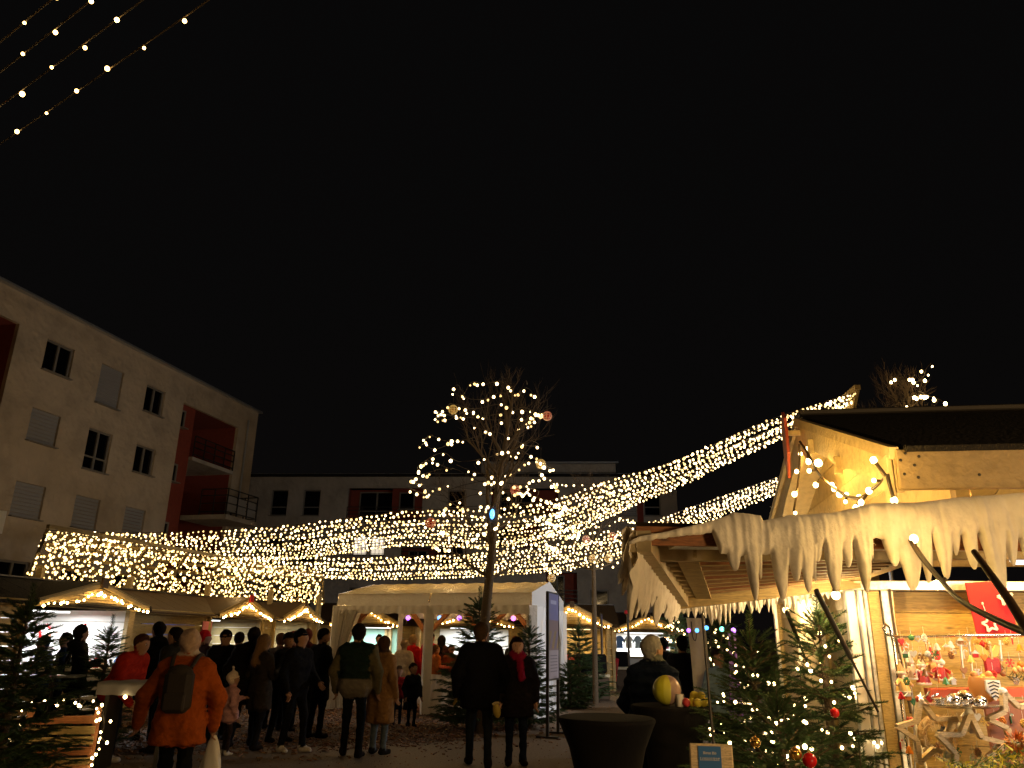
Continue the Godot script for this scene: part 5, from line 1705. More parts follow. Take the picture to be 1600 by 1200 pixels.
func bare_trees() -> void:
	# the tall decorated tree in front of the tent
	var d := 15.6
	var foot := at(757, 1000, d)
	foot.y = 0.0
	var path = [Vector3.ZERO, at(757, 985, d) - foot, at(766, 890, d) - foot, at(774, 800, d) - foot, at(780, 745, d) - foot, at(790, 690, d) - foot, at(797, 640, d) - foot]
	var limbs = []
	for e in [[776, 770, 0.55, 0.6, 0.95], [780, 745, -0.7, 0.8, 1.0], [770, 830, 0.8, 0.5, 0.95], [768, 850, -0.8, 0.5, 1.0], [786, 705, 0.5, 1.0, 0.85], [786, 715, -0.5, 1.0, 0.85], [792, 668, -0.25, 1.2, 0.62], [796, 650, 0.3, 1.2, 0.55], [764, 905, 0.9, 0.35, 0.8], [764, 900, -0.9, 0.3, 0.8], [775, 790, 0.1, 0.6, 0.9], [774, 800, -0.1, 0.7, 0.95], [784, 722, 0.9, 0.7, 0.9]]:
		var p := at(e[0], e[1], d) - foot
		limbs.append([p, Vector3(e[2], e[3], rng.randf_range(-0.7, 0.7)), e[4], 0.045, 0.3])
	# the second stem
	for e in [[768, 858, -0.25, 1.0, 0.0, 1.75, 0.06]]:
		limbs.append([at(e[0], e[1], d) - foot, Vector3(e[2], e[3], 0.3), e[5], e[6], 0.4])
	bare_tree("bare slender tree hung with bulb chains in front of the white tent", foot, path, [0.115, 0.03], limbs, 77)
	# chains looped round its crown
	var rings = [[770, 612, 62, 12], [760, 655, 78, 10], [748, 690, 92, 18], [755, 722, 100, 18], [760, 752, 108, 18], [770, 640, 86, 12], [742, 770, 100, 14], [790, 790, 95, 22], [800, 830, 110, 26], [770, 855, 100, 20]]
	for k in rings.size():
		var q = rings[k]
		var pts = []
		for j in 15:
			var a := TAU * j / 14.0 + k * 0.7
			pts.append(at(q[0] + cos(a) * q[2] * rng.randf_range(0.8, 1.1), q[1] + sin(a) * q[3] * 0.6 + rng.randf_range(-14, 14), d + sin(a) * q[2] / 81.0))
		light_chain("light_chain", "bulb chain looped round the crown of the bare tree before the tent", "bulb chains in the tall bare tree", smooth_path(pts, 4), 0.13 if k < 7 else 0.12, 0.028, [M.warm, M.warm_dim, M.warm_big], {"jitter": 0.05, "skip": 0.55 if k < 7 else 0.4})
	var bl := Node3D.new()
	for e in [[855, 650, true], [805, 766, true], [673, 817, true], [708, 640, false], [845, 725, false]]:
		hung_globe(e[0], e[1], 15.3, e[2], 0.095)
	for e in [[916, 843, true], [957, 838, true], [926, 873, false], [951, 873, false], [862, 903, false]]:
		hung_globe(e[0], e[1], 22.0, e[2], 0.11)
	bl.free()
	solo("blue_lamp", "small blue lamp on the trunk of the tall bare tree", "lamp", bulb_mesh, M.blue_bulb, Transform3D(Basis.from_scale(Vector3(0.05, 0.11, 0.05)), at(769, 803, 15.45)))
	# the thinner tree farther back
	d = 23.0
	foot = at(929, 1000, d)
	foot.y = 0.0
	path = [Vector3.ZERO, at(929, 980, d) - foot, at(928, 900, d) - foot, at(926, 850, d) - foot, at(924, 800, d) - foot]
	limbs = []
	for e in [[927, 880, 0.8, 0.5, 1.20], [927, 875, -0.8, 0.5, 1.20], [926, 850, 0.5, 0.8, 1.20], [926, 845, -0.6, 0.8, 1.14], [925, 820, 0.2, 1, 1.02], [925, 815, -0.3, 1, 0.96], [926, 860, 0.0, 0.6, 1.08], [927, 890, 0.9, 0.2, 0.96], [927, 890, -0.9, 0.2, 0.96]]:
		limbs.append([at(e[0], e[1], d) - foot, Vector3(e[2], e[3], rng.randf_range(-0.8, 0.8)), e[4], 0.04, 0.2])
	bare_tree("thin bare tree with bulb chains beside the information board", foot, path, [0.085, 0.03], limbs, 31)
	for k in 6:
		var pts = []
		for j in 11:
			var a := TAU * j / 10.0 + k
			pts.append(at(925 + cos(a) * (58 + 4 * k), 762 + k * 24 + sin(a) * 10 + rng.randf_range(-9, 9), d + sin(a) * 1.2))
		light_chain("light_chain", "bulb chain looped round the crown of the thin far tree", "bulb chains in the thin bare tree", smooth_path(pts, 4), 0.15, 0.029, M.warm, {"jitter": 0.06, "skip": 0.2})
	# the tree behind the near stall
	d = 11.5
	foot = at(1425, 1000, d)
	foot.y = 0.0
	path = [Vector3.ZERO, at(1425, 900, d) - foot, at(1424, 760, d) - foot, at(1422, 680, d) - foot, at(1420, 620, d) - foot]
	limbs = []
	for e in [[1423, 700, 0.4, 1.0, 0.66], [1423, 690, -0.4, 1.0, 0.61], [1421, 650, 0.3, 1.0, 0.44], [1421, 655, -0.3, 1.0, 0.44], [1421, 640, 0.05, 1.0, 0.39], [1423, 720, 0.6, 0.9, 0.66], [1423, 720, -0.6, 0.9, 0.61]]:
		limbs.append([at(e[0], e[1], d) - foot, Vector3(e[2], e[3], rng.randf_range(-0.4, 0.4)), e[4], 0.028, 0.35])
	bare_tree("bare tree top with star bright bulbs rising behind the near stall", foot, path, [0.09, 0.02], limbs, 53)
	var bits = [[1388, 600, 11.4], [1403, 592, 11.3], [1417, 592, 11.2], [1430, 597, 11.4], [1442, 590, 11.5], [1448, 575, 11.5], [1455, 567, 11.5]]
	var pts3 = []
	for e in bits: pts3.append(at(e[0], e[1], e[2]))
	light_chain("light_chain", "bulb chain over the upper twigs of the tree behind the near stall", "bulb chains in the tree behind the stall", smooth_path(pts3, 3), 0.12, 0.024, M.near_bulb, {"jitter": 0.07})
	pts3 = []
	for e in [[1408, 628, 11.3], [1422, 622, 11.2], [1434, 611, 11.2], [1450, 618, 11.4], [1462, 622, 11.5], [1472, 626, 11.5]]: pts3.append(at(e[0], e[1], e[2]))
	light_chain("light_chain", "bulb chain over the upper twigs of the tree behind the near stall", "bulb chains in the tree behind the stall", smooth_path(pts3, 3), 0.1, 0.026, M.near_bulb, {"jitter": 0.07})


# ---------------------------------------------------------------- fir trees
var spray_mesh: ArrayMesh

func make_spray() -> ArrayMesh:
	# one twig, 1 m long along +z, needles brushed forward
	var g := Geo.new()
	var r2 := RandomNumberGenerator.new()
	r2.seed = 4
	g.col = Color(0.07, 0.05, 0.025)
	g.tube([Vector3.ZERO, Vector3(0, 0.0, 0.5), Vector3(0, 0.01, 1.0)], [0.022, 0.016, 0.008], 3, false)
	for k in 84:
		var z := 0.03 + 0.97 * k / 84.0
		var a := r2.randf() * TAU
		if k % 3: a = (0.0 if k % 2 else PI) + r2.randf_range(-0.5, 0.5)
		var o := Vector3(cos(a), sin(a) * 0.8, 0)
		var tip := Vector3(0, 0, z) + (o * 0.85 + Vector3(0, 0.1, 0.65)).normalized() * r2.randf_range(0.16, 0.24) * (1.0 if z < 0.85 else 0.75)
		var w := o.cross(Vector3(0, 0, 1)).normalized() * 0.017
		var t := r2.randf_range(0.6, 1.5)
		g.col = Color(0.042 * t * r2.randf_range(0.8, 1.3), 0.085 * t, 0.024 * t)
		var base := Vector3(0, 0, z)
		g.face([base - w, base + w, tip])
		g.face([base - w.rotated(o.normalized(), 1.2), base.lerp(tip, 0.5) + w.rotated(o.normalized(), 1.2) * 0.8, tip])
	return g.mesh()

func fir(label, base: Vector3, h: float, radius: float, whorls: int, seed_: int, o := {}) -> Node3D:
	var t := thing("fir_tree", label, "fir tree", base)
	var r2 := RandomNumberGenerator.new()
	r2.seed = seed_
	var g := Geo.new()
	g.tube([Vector3.ZERO, Vector3(0.01, h * 0.5, 0), Vector3(0, h * 0.97, 0)], [0.03 + 0.02 * h, 0.02 + 0.008 * h, 0.006], 7)
	part(t, "trunk", g, M.bark)
	var xs: Array[Transform3D] = []
	var limbs := Geo.new()
	var size: float = o.get("spray", 0.16)
	for k in whorls:
		var f := float(k) / whorls
		var y := h * (0.08 + 0.88 * f)
		var reach := radius * (1.0 - pow(f, 1.15)) + 0.07
		var n := int(o.get("per", 9) * (1.0 - 0.45 * f))
		for j in n:
			var a := TAU * (j + 0.5 * (k % 2)) / n + r2.randf_range(-0.25, 0.25)
			var dir := Vector3(cos(a), 0, sin(a))
			var l := reach * r2.randf_range(0.75, 1.1)
			var lift := lerpf(-0.1, 0.75, f * f)
			var pts = []
			for s in 6:
				var q := s / 5.0
				pts.append(Vector3(0, y, 0) + dir * l * q + Vector3(0, l * (lift * q + 0.18 * q * q), 0))
			limbs.tube(pts, tapered([0.012, 0.003], 6), 4, false)
			var steps := maxi(2, int(l / (size * 0.3)))
			for s in steps:
				var q := 0.18 + 0.82 * (s + r2.randf() * 0.6) / steps
				var p: Vector3 = pts[0].lerp(pts[5], q)
				p.y += l * 0.18 * (q * q - q)
				for e in [-1.0, 1.0]:
					var d: Vector3 = (dir * r2.randf_range(0.5, 0.9) + dir.cross(Vector3.UP) * e * r2.randf_range(0.5, 1.0) + Vector3(0, lift * 0.5 + r2.randf_range(-0.25, 0.2), 0)).normalized()
					var sc := size * r2.randf_range(0.75, 1.25) * (1.15 - 0.5 * q)
					xs.append(Transform3D(looking(d).scaled(Vector3.ONE * sc), p))
			xs.append(Transform3D(looking((dir + Vector3(0, lift, 0)).normalized()).scaled(Vector3.ONE * size * 1.1), pts[5] - dir * size * 0.4))
	# leader
	for k in 5:
		var a := TAU * k / 5.0
		xs.append(Transform3D(looking(Vector3(cos(a) * 0.5, 0.8, sin(a) * 0.5).normalized()).scaled(Vector3.ONE * size * 0.9), Vector3(0, h * 0.93, 0)))
	xs.append(Transform3D(looking(Vector3(0.02, 1, 0).normalized()).scaled(Vector3.ONE * size * 1.5), Vector3(0, h * 0.95, 0)))
	part(t, "limbs", limbs, M.bark)
	var mm := MultiMesh.new()
	mm.transform_format = MultiMesh.TRANSFORM_3D
	mm.mesh = spray_mesh
	mm.instance_count = xs.size()
	for k in xs.size(): mm.set_instance_transform(k, xs[k])
	var mi := MultiMeshInstance3D.new()
	mi.multimesh = mm
	mi.material_override = o.get("mat", M.needle)
	mi.name = "crown"
	mi.set_meta("kind", "stuff")
	t.add_child(mi)
	# bulbs wound round the tree
	if o.has("bulbs"):
		var pts = []
		var turns: float = o.get("turns", 4.0)
		for k in 70:
			var f := k / 69.0
			var a := TAU * turns * f + seed_
			var rr := (radius * (1.0 - pow(f, 1.15)) + 0.05) * r2.randf_range(0.75, 1.0)
			pts.append(base + Vector3(cos(a) * rr, h * (0.1 + 0.85 * f), sin(a) * rr))
		light_chain("light_chain", o.chain, "bulb chains on the firs", pts, o.bulbs, o.get("bulb_r", 0.012), o.get("bulb_mat", M.near_bulb), {"fine": true, "jitter": 0.05, "wire": 0.003, "skip": 0.1})
	return t

func looking(d: Vector3) -> Basis:
	var s := Vector3.UP.cross(d)
	if s.length() < 0.05: s = Vector3.RIGHT
	s = s.normalized()
	return Basis(s, d.cross(s).normalized(), d)

func fir_trees() -> void:
	spray_mesh = make_spray()
	# by the near stall
	var p := at(1180, 1100, 6.9)
	fir("bushy green fir with many small bulbs behind the second black table", Vector3(p.x, 0, p.z), 1.75, 0.75, 13, 2, {"mat": M.needle, "spray": 0.17, "per": 10, "bulbs": 0.1, "turns": 6.0, "chain": "bulb chain wound round the fir behind the second black table"})
	p = at(1292, 1100, 6.0)
	fir("fir with upright tips leaning on the side wall of the near stall", Vector3(p.x, 0, p.z), 1.92, 0.52, 12, 3, {"mat": M.needle, "spray": 0.18, "per": 9, "bulbs": 0.1, "turns": 5.0, "chain": "bulb chain wound round the fir against the stall's side wall"})
	p = at(1222, 1190, 4.9)
	fir("low wide fir with red and gold baubles in front of the near stall", Vector3(p.x, 0, p.z), 1.32, 0.6, 11, 5, {"mat": M.needle, "spray": 0.17, "per": 11, "bulbs": 0.1, "turns": 5.0, "chain": "bulb chain wound round the fir with the baubles"})
	p = at(1345, 1200, 4.4)
	fir("small fir at the foot of the near stall's metal corner post", Vector3(p.x, 0, p.z), 1.0, 0.45, 9, 6, {"mat": M.needle, "spray": 0.16, "per": 10})
	# farther firs
	p = at(745, 1100, 16.3)
	fir("dark fir with a tall bare leader before the tent's right bay", Vector3(p.x, 0, p.z), 2.45, 0.85, 15, 8, {"spray": 0.24, "per": 10})
	p = at(826, 1100, 16.6)
	fir("dark fir between the tent's closed end and the tall board", Vector3(p.x, 0, p.z), 1.9, 0.6, 12, 9, {"spray": 0.22, "per": 9})
	p = at(905, 1050, 24.0)
	fir("dark fir behind the tent's closed end by the gold lit stall", Vector3(p.x, 0, p.z), 2.0, 0.95, 12, 10, {"spray": 0.28, "per": 9})
	p = at(890, 1080, 21.5)
	fir("low fir beside the plastic curtain of the tent", Vector3(p.x, 0, p.z), 1.0, 0.5, 8, 13, {"spray": 0.24, "per": 9})
	p = at(1058, 1050, 20.0)
	fir("far fir thick with bulbs behind the grey haired man", Vector3(p.x, 0, p.z), 2.6, 0.75, 12, 11, {"spray": 0.28, "per": 8, "bulbs": 0.16, "turns": 7.0, "bulb_r": 0.028, "bulb_mat": M.warm, "chain": "bulb chain wound round the far fir behind the grey haired man"})
	p = at(1130, 1050, 14.0)
	fir("fir wound with bulbs beside the white and magenta banner", Vector3(p.x, 0, p.z), 2.1, 0.7, 12, 12, {"spray": 0.24, "per": 8, "bulbs": 0.15, "turns": 7.0, "bulb_r": 0.02, "bulb_mat": M.warm, "chain": "bulb chain wound round the fir beside the banner"})
	p = at(14, 1100, 8.6)
	fir("big dark fir at the edge of the square near the garlanded bench", Vector3(p.x, 0, p.z), 1.95, 0.75, 14, 14, {"spray": 0.2, "per": 10})
	p = at(160, 1060, 12.6)
	fir("dark fir with spiky tips between the table and the red jacket", Vector3(p.x, 0, p.z), 1.72, 0.5, 12, 15, {"spray": 0.2, "per": 8})
	p = at(35, 1180, 7.0)
	fir("low dark fir in front of the garlanded bench", Vector3(p.x - 0.3, 0, p.z), 0.75, 0.65, 8, 16, {"spray": 0.19, "per": 10})
	for e in [[1265, 1188, 4.3, 0.036, true], [1243, 1178, 4.32, 0.032, false], [1304, 1114, 5.4, 0.03, true], [1180, 1160, 4.6, 0.03, false]]:
		var q := at(e[0], e[1], e[2])
		var t := thing("bauble", "glossy %s bauble on the low fir before the near stall" % ("red" if e[4] else "gold"), "bauble", q, 0.0, ("red" if e[4] else "gold") + " baubles")
		var g := Geo.new()
		g.ball(Vector3.ZERO, e[3], 16, 10)
		part(t, "ball", g, M.red_gloss if e[4] else M.gold_gloss)
		part(t, "cap", pipe([Vector3(0, e[3] * 0.95, 0), Vector3(0, e[3] * 1.2, 0)], e[3] * 0.22, 8), M.gold_gloss)


# ---------------------------------------------------------------- furniture of the square
func stretch_table(label, pos: Vector3, turn: float) -> Node3D:
	var t := thing("standing_table", label, "table", pos, turn, "")
	var g := Geo.new()
	var feet := func(a: float, f: float) -> float: return 1.0 + (0.16 * maxf(0.0, 1.0 - f * 3.0) * cos(4.0 * a)) * 1.0
	g.lathe([Vector2(0.31, 0.02), Vector2(0.275, 0.15), Vector2(0.235, 0.35), Vector2(0.215, 0.55), Vector2(0.235, 0.75), Vector2(0.275, 0.92), Vector2(0.33, 1.05), Vector2(0.352, 1.095), Vector2(0.355, 1.11), Vector2(0.348, 1.122)], 40, Transform3D(), feet)
	part(t, "stretch_cover", g, M.black_cloth)
	var top := Geo.new()
	top.lathe([Vector2(0.349, 1.121), Vector2(0.34, 1.126), Vector2(0.2, 1.127), Vector2(0.0, 1.127)], 40)
	part(t, "table_top", top, M.black_cloth)
	return t

func lines_texture(w: int, h: int, painter: Callable) -> ImageTexture:
	var im := Image.create(w, h, false, Image.FORMAT_RGB8)
	painter.call(im)
	return ImageTexture.create_from_image(im)

func info_board(label, px: float, base_py: float, turn: float, s: float) -> void:
	var p := level(px, base_py)
	var t := thing("information_board", label, "board", p, turn, "")
	var tex := lines_texture(64, 192, func(im: Image):
		for y in 192:
			for x in 64:
				var c := Color(0.5, 0.5, 0.72)
				if y > 60: c = Color(0.55, 0.47, 0.5)
				if y > 85 and y < 125: c = Color(0.62, 0.52, 0.34).lerp(Color(0.5, 0.45, 0.6), 0.5 + 0.5 * sin(x * 0.2 + y * 0.1))
				if y > 128: c = Color(0.72, 0.68, 0.74)
				if y > 138 and y < 182 and y % 7 < 2 and x > 8 and x < 56: c = Color(0.45, 0.42, 0.48)
				if y > 14 and y < 24 and x > 10 and x < 50: c = Color(0.75, 0.76, 0.9)
				im.set_pixel(x, y, c))
	var m := paint(Color(0.85, 0.85, 0.85), 0.4)
	m.albedo_texture = tex
	var q := Geo.new()
	for e in [-1.0, 1.0]:
		q.face([Vector3(-0.37, 0.98, 0.021 * e), Vector3(0.37, 0.98, 0.021 * e), Vector3(0.37, 2.5, 0.021 * e), Vector3(-0.37, 2.5, 0.021 * e)])
	part(t, "printed_panel", q, m)
	var f := Geo.new()
	f.box(Vector3(0, 2.515, 0), Vector3(0.8, 0.03, 0.05))
	f.box(Vector3(0, 0.965, 0), Vector3(0.8, 0.03, 0.05))
	f.box(Vector3(0, 1.74, 0), Vector3(0.74, 1.52, 0.036))
	part(t, "frame", f, M.metal_dark)
	for e in [-0.4, 0.4]:
		slab(t, "leg", Vector3(e, 1.26, 0), Vector3(0.05, 2.52, 0.05), M.metal_dark)
		slab(t, "foot", Vector3(e, 0.02, 0), Vector3(0.1, 0.03, 0.4), M.metal_dark)
	t.scale = Vector3.ONE * s

func furniture() -> void:
	var t := stretch_table("black stretch covered standing table with an empty top", Vector3(0.73, 0, -6.1), 0.3)
	var p2 := Vector3(1.45, 0, -7.32)
	t = stretch_table("black stretch covered standing table with fruit and a cup on it", p2, 0.7)
	# what stands on it
	var g := Geo.new()
	for k in 12:
		var a0 := TAU * k / 12.0
		g.col = [Color(0.42, 0.4, 0.03), Color(0.46, 0.44, 0.06), Color(0.37, 0.36, 0.03)][k % 3]
		if k >= 5 and k < 8: g.col = Color(0.3, 0.2, 0.17)
		var rows = []
		for r in 13:
			var th := PI * r / 12.0
			var row = []
			for j in 4:
				var a := a0 + TAU / 12.0 * j / 3.0
				row.append(Vector3(sin(th) * cos(a), cos(th), -sin(th) * sin(a)) * 0.125)
			rows.append(row)
		g.sheet(rows)
	g.orient()
	var ball := at(1042, 1082, 7.25)
	solo("gift_balloon", "round yellow and cream foil ball on the black table", "ball", g, M.tinted_gloss, Transform3D(Basis(Vector3.UP, 2.2), Vector3(ball.x, 1.252, -7.25)))
	g = Geo.new()
	g.col = Color(0.62, 0.6, 0.55)
	g.lathe([Vector2(0, 0), Vector2(0.028, 0), Vector2(0.036, 0.1), Vector2(0.038, 0.1), Vector2(0.034, 0.096), Vector2(0.0, 0.09)], 14)
	var cup := at(1062, 1094, 7.15)
	solo("paper_cup", "white paper cup between the foil ball and the lemons", "cup", g, M.tinted, Transform3D(Basis(), Vector3(cup.x, 1.127, -7.15)))
	for k in 7:
		g = Geo.new()
		g.col = Color(0.75, 0.62, 0.06) if k != 6 else Color(0.35, 0.02, 0.03)
		g.lathe([Vector2(0, -0.045), Vector2(0.008, -0.04), Vector2(0.03, -0.022), Vector2(0.036, 0.0), Vector2(0.03, 0.022), Vector2(0.008, 0.04), Vector2(0, 0.045)], 12, Transform3D(Basis(Vector3.RIGHT, 1.3 + 0.2 * k), Vector3.ZERO))
		var q := at([1081, 1090, 1099, 1105, 1085, 1096, 1072][k], 1097, [7.15, 7.1, 7.13, 7.2, 7.25, 7.2, 7.12][k])
		var o := solo("lemon" if k < 6 else "red_apple", "yellow lemon in the small heap on the black table" if k < 6 else "dark red apple beside the lemons on the black table", "fruit", g, M.tinted, Transform3D(Basis(Vector3.UP, k * 1.1), Vector3(q.x, 1.163 + (0.05 if k in [4, 5] else 0.0), q.z)))
		if k < 6: o.set_meta("group", "lemons on the table")
	info_board("tall information board on two dark legs beside the tent's closed end", 864, 1150, 1.27, 1.0)
	info_board("narrow information board seen nearly edge on by the rubbish bins", 942, 1086, 1.42, 1.0)
	# planter boxes with covered tops
	for e in [[924, 1092, 0.95, "dark planter box with a pale rim in front of the firs"], [968, 1072, 0.8, "dark box with a pale rim behind the edge on board"]]:
		var q := level(e[0], e[1])
		t = thing("planter_box", e[3], "planter", q, 0.2)
		block(t, "box", Vector3(0, 0.3, 0), Vector3(e[2], 0.6, 0.7), M.wood_dark, 0.02)
		block(t, "rim", Vector3(0, 0.66, 0), Vector3(e[2] + 0.04, 0.1, 0.74), M.wood_white, 0.02)
		block(t, "cover", Vector3(0, 1.0, -0.02), Vector3(e[2] * 0.92, 0.56, 0.6), M.black_cloth, 0.06)
	var q3 := level(955, 1076)
	t = thing("folding_chair", "folding chair draped with a red blanket by the far boxes", "chair", q3, -0.5)
	for e in [-0.2, 0.2]:
		stick(t, "leg", Vector3(e, 0, 0.22), Vector3(e, 0.95, -0.2), 0.03, 0.03, M.chrome)
		stick(t, "leg", Vector3(e, 0, -0.2), Vector3(e, 0.48, 0.22), 0.03, 0.03, M.chrome)
	block(t, "seat", Vector3(0, 0.47, 0.05), Vector3(0.44, 0.04, 0.42), M.wood, 0.01)
	g = Geo.new()
	var rows = []
	for r in 8:
		var row = []
		for k in 9:
			row.append(Vector3(-0.25 + k * 0.0625, 1.05 - r * 0.11 + 0.02 * sin(k * 1.3), -0.22 + r * 0.045 + 0.02 * sin(k * 2.0 + r)))
		rows.append(row)
	g.sheet(rows)
	part(t, "blanket", g, M.red_cloth)
	q3 = level(903, 1078)
	t = thing("red_barrel", "red round bin half hidden by the dark fir", "bin", Vector3(q3.x, 0, q3.z - 2.0))
	g = Geo.new()
	g.lathe([Vector2(0.3, 0), Vector2(0.34, 0.1), Vector2(0.36, 0.9), Vector2(0.4, 1.1), Vector2(0.38, 1.15), Vector2(0.0, 1.16)], 20)
	part(t, "drum", g, paint(Color(0.4, 0.03, 0.02), 0.5))
	g = Geo.new()
	g.tube(circle_pts(0.36, 0.95), 0.02, 5, false)
	part(t, "band", g, M.metal_dark)
	# lamp post by the far path
	q3 = at(982, 1000, 27.0)
	t = thing("sign_post", "thin dark post with a red cap before the clothes stall", "post", Vector3(q3.x, 0, q3.z))
	part(t, "pole", pipe([Vector3.ZERO, Vector3(0, 2.55, 0)], 0.04), M.metal_dark)
	block(t, "cap", Vector3(0, 2.6, 0), Vector3(0.2, 0.12, 0.14), M.red_cloth, 0.02)
	# banner, white above and magenta below
	q3 = at(1090, 1000, 12.0)
	t = thing("feather_banner", "white banner with a magenta foot on a thin black pole", "banner", Vector3(q3.x, 0, q3.z), 0.15)
	g = Geo.new()
	rows = []
	var low = []
	for r in 13:
		var row = []
		for k in 9:
			row.append(Vector3(-0.16 + k * 0.036 + 0.006 * r, 2.0 - r * 0.09 - (0.012 * k if r > 9 else 0.0), 0.02 * sin(k * 1.1 + r * 0.4)))
		rows.append(row)
	g.sheet(rows)
	part(t, "white_cloth", g, M.tent)
	g = Geo.new()
	for r in 5:
		var row = []
		for k in 9:
			var e: Vector3 = rows[12][k]
			row.append(e + Vector3(0.002 * r, -0.004 - r * lerpf(0.06, 0.04, k / 8.0), 0.02 * sin(r * 0.8)))
		low.append(row)
	g.sheet(low)
	part(t, "magenta_cloth", g, paint(Color(0.45, 0.02, 0.3), 0.7, 0, {"back": Color(0.3, 0.02, 0.2)}))
	part(t, "pole", pipe([Vector3(0.2, 0, 0.02), Vector3(0.2, 2.1, 0.02)], 0.012), M.metal_dark)
	slab(t, "foot", Vector3(0.2, 0.015, 0.02), Vector3(0.4, 0.03, 0.4), M.metal_dark)
	part(t, "cord", pipe(smooth_path([Vector3(-0.1, 1.95, 0.05), Vector3(-0.1, 1.75, 0.06), Vector3(-0.06, 1.68, 0.06), Vector3(-0.03, 1.78, 0.06)], 5), 0.006, 4), M.cable)
	for e in [[1076, 985, 11.5, M.purple_bulb, "pale violet"], [1089, 985, 11.4, M.blue_bulb, "bright blue"], [1104, 981, 11.2, M.blue_bulb, "sky blue"], [1128, 983, 9.4, M.green_bulb, "turquoise"], [1146, 985, 9.3, M.purple_bulb, "violet"]]:
		solo("colour_lamp", "%s round lamp hanging below the far snow fringe" % e[4], "lamp", bulb_mesh, e[3], Transform3D(Basis.from_scale(Vector3.ONE * 0.03), at(e[0], e[1], e[2])), "coloured lamps by the banner")
	g = Geo.new()
	for k in 14:
		g.box(Vector3(-0.05 + (k % 5) * 0.025, -0.5 - 0.02 * (k % 3), 0.01 * (k % 4)), Vector3(0.018, 1.0, 0.006), Basis(Vector3.BACK, 0.03 * ((k * 7) % 5 - 2)))
	solo("ribbon_streamer", "violet ribbon streamer hanging among the lit firs", "streamer", g, paint(Color(0.25, 0.12, 0.6), 0.35, 0, {"back": Color(0.3, 0.2, 0.6)}), Transform3D(Basis(), at(1142, 988, 9.6)))
	part(solo("banner_pole", "thin black pole standing beside the table with the fruit", "pole", pipe([Vector3.ZERO, Vector3(-0.05, 2.05, 0)], 0.011), M.metal_dark, Transform3D(Basis(), Vector3(at(1118, 1150, 6.6).x, 0, -6.6))), "foot", pipe([Vector3(0, 0, 0), Vector3(0, 0.02, 0)], 0.12, 14), M.metal_dark)
	# framed poster at the foot of the firs
	var pp := at(1110, 1162, 4.1)
	t = thing("poster_stand", "beige framed poster on a stand, blue with white lettering", "sign", Vector3(pp.x, 0, pp.z), -0.12)
	block(t, "board", Vector3(0, pp.y - 0.24, 0), Vector3(0.205, 0.48, 0.018), M.wood_craft, 0.006)
	var pm := paint(Color(0.03, 0.14, 0.42), 0.45)
	slab(t, "poster", Vector3(-0.008, pp.y - 0.085, 0.0125), Vector3(0.108, 0.15, 0.003), pm)
	slab(t, "poster_foot", Vector3(-0.008, pp.y - 0.26, 0.0125), Vector3(0.108, 0.2, 0.003), paint(Color(0.4, 0.62, 0.7), 0.5))
	for e in [["Neue Ho", 0.0155, -0.04], ["LOSSOUEST", 0.0165, -0.067]]:
		var tm := TextMesh.new()
		tm.text = e[0]
		tm.font_size = 16
		tm.pixel_size = e[1] / 16.0
		tm.depth = 0.001
		var sf := SystemFont.new()
		sf.font_names = PackedStringArray(["Droid Serif"])
		tm.font = sf
		part(t, "lettering", tm, M.white_paint, Transform3D(Basis(), Vector3(-0.008, pp.y + e[2], 0.0152)))
	g = Geo.new()
	for e in [-0.022, 0.022]:
		g.box(Vector3(e - 0.004, pp.y - 0.135, 0.0152), Vector3(0.006, 0.03, 0.001), Basis(Vector3.BACK, 0.25))
	g.lathe([Vector2(0.0, -0.0005), Vector2(0.03, 0.0), Vector2(0.0, 0.0005)], 20, Transform3D(Basis(Vector3.RIGHT, PI / 2), Vector3(0.0, pp.y - 0.178, 0.0152)))
	part(t, "white_figure", g, M.white_paint)
	stick(t, "leg", Vector3(0, pp.y - 0.3, -0.03), Vector3(0, 0.0, -0.12), 0.04, 0.03, M.wood_craft)
	stick(t, "leg", Vector3(-0.08, pp.y - 0.45, 0), Vector3(-0.08, 0, 0.04), 0.03, 0.03, M.wood_craft)
	stick(t, "leg", Vector3(0.08, pp.y - 0.45, 0), Vector3(0.08, 0, 0.04), 0.03, 0.03, M.wood_craft)
	# floodlight behind the near stall that whitens the tent's closed end and the boards
	t = thing("floodlight", "white floodlight on a tall mast behind the near stall", "lamp", Vector3(8.5, 0, -17.5))
	part(t, "mast", pipe([Vector3.ZERO, Vector3(0, 3.6, 0)], 0.05), M.galv)
	panel_lamp(t, Vector3(-0.1, 3.6, 0), Vector2(0.5, 0.35), 44.0, Color(0.92, 0.95, 1.0), M.white_panel, Basis(Vector3.UP, 0.9) * Basis(Vector3.RIGHT, -0.22))
	# bench with a lit garland, on the left
	var c := at(103, 1100, 10.0)
	t = thing("pallet_bench", "low pallet bench framed by a lit bulb garland", "bench", Vector3(c.x, 0, c.z), 0.35)
	for k in 5:
		block(t, "slat", Vector3(0, 0.2 + k * 0.115, -0.02), Vector3(0.72, 0.09, 0.03), [M.wood_b, M.wood_red, M.wood][k % 3], 0.006)
	for e in [-0.36, 0.36]:
		slab(t, "post", Vector3(e, 0.4, -0.06), Vector3(0.07, 0.8, 0.06), M.wood_red)
	block(t, "seat", Vector3(0, 0.14, 0.2), Vector3(0.78, 0.05, 0.42), M.wood_red, 0.008)
	for e in [-0.34, 0.34]:
		slab(t, "leg", Vector3(e, 0.06, 0.34), Vector3(0.06, 0.12, 0.06), M.wood_red)
	var gar = []
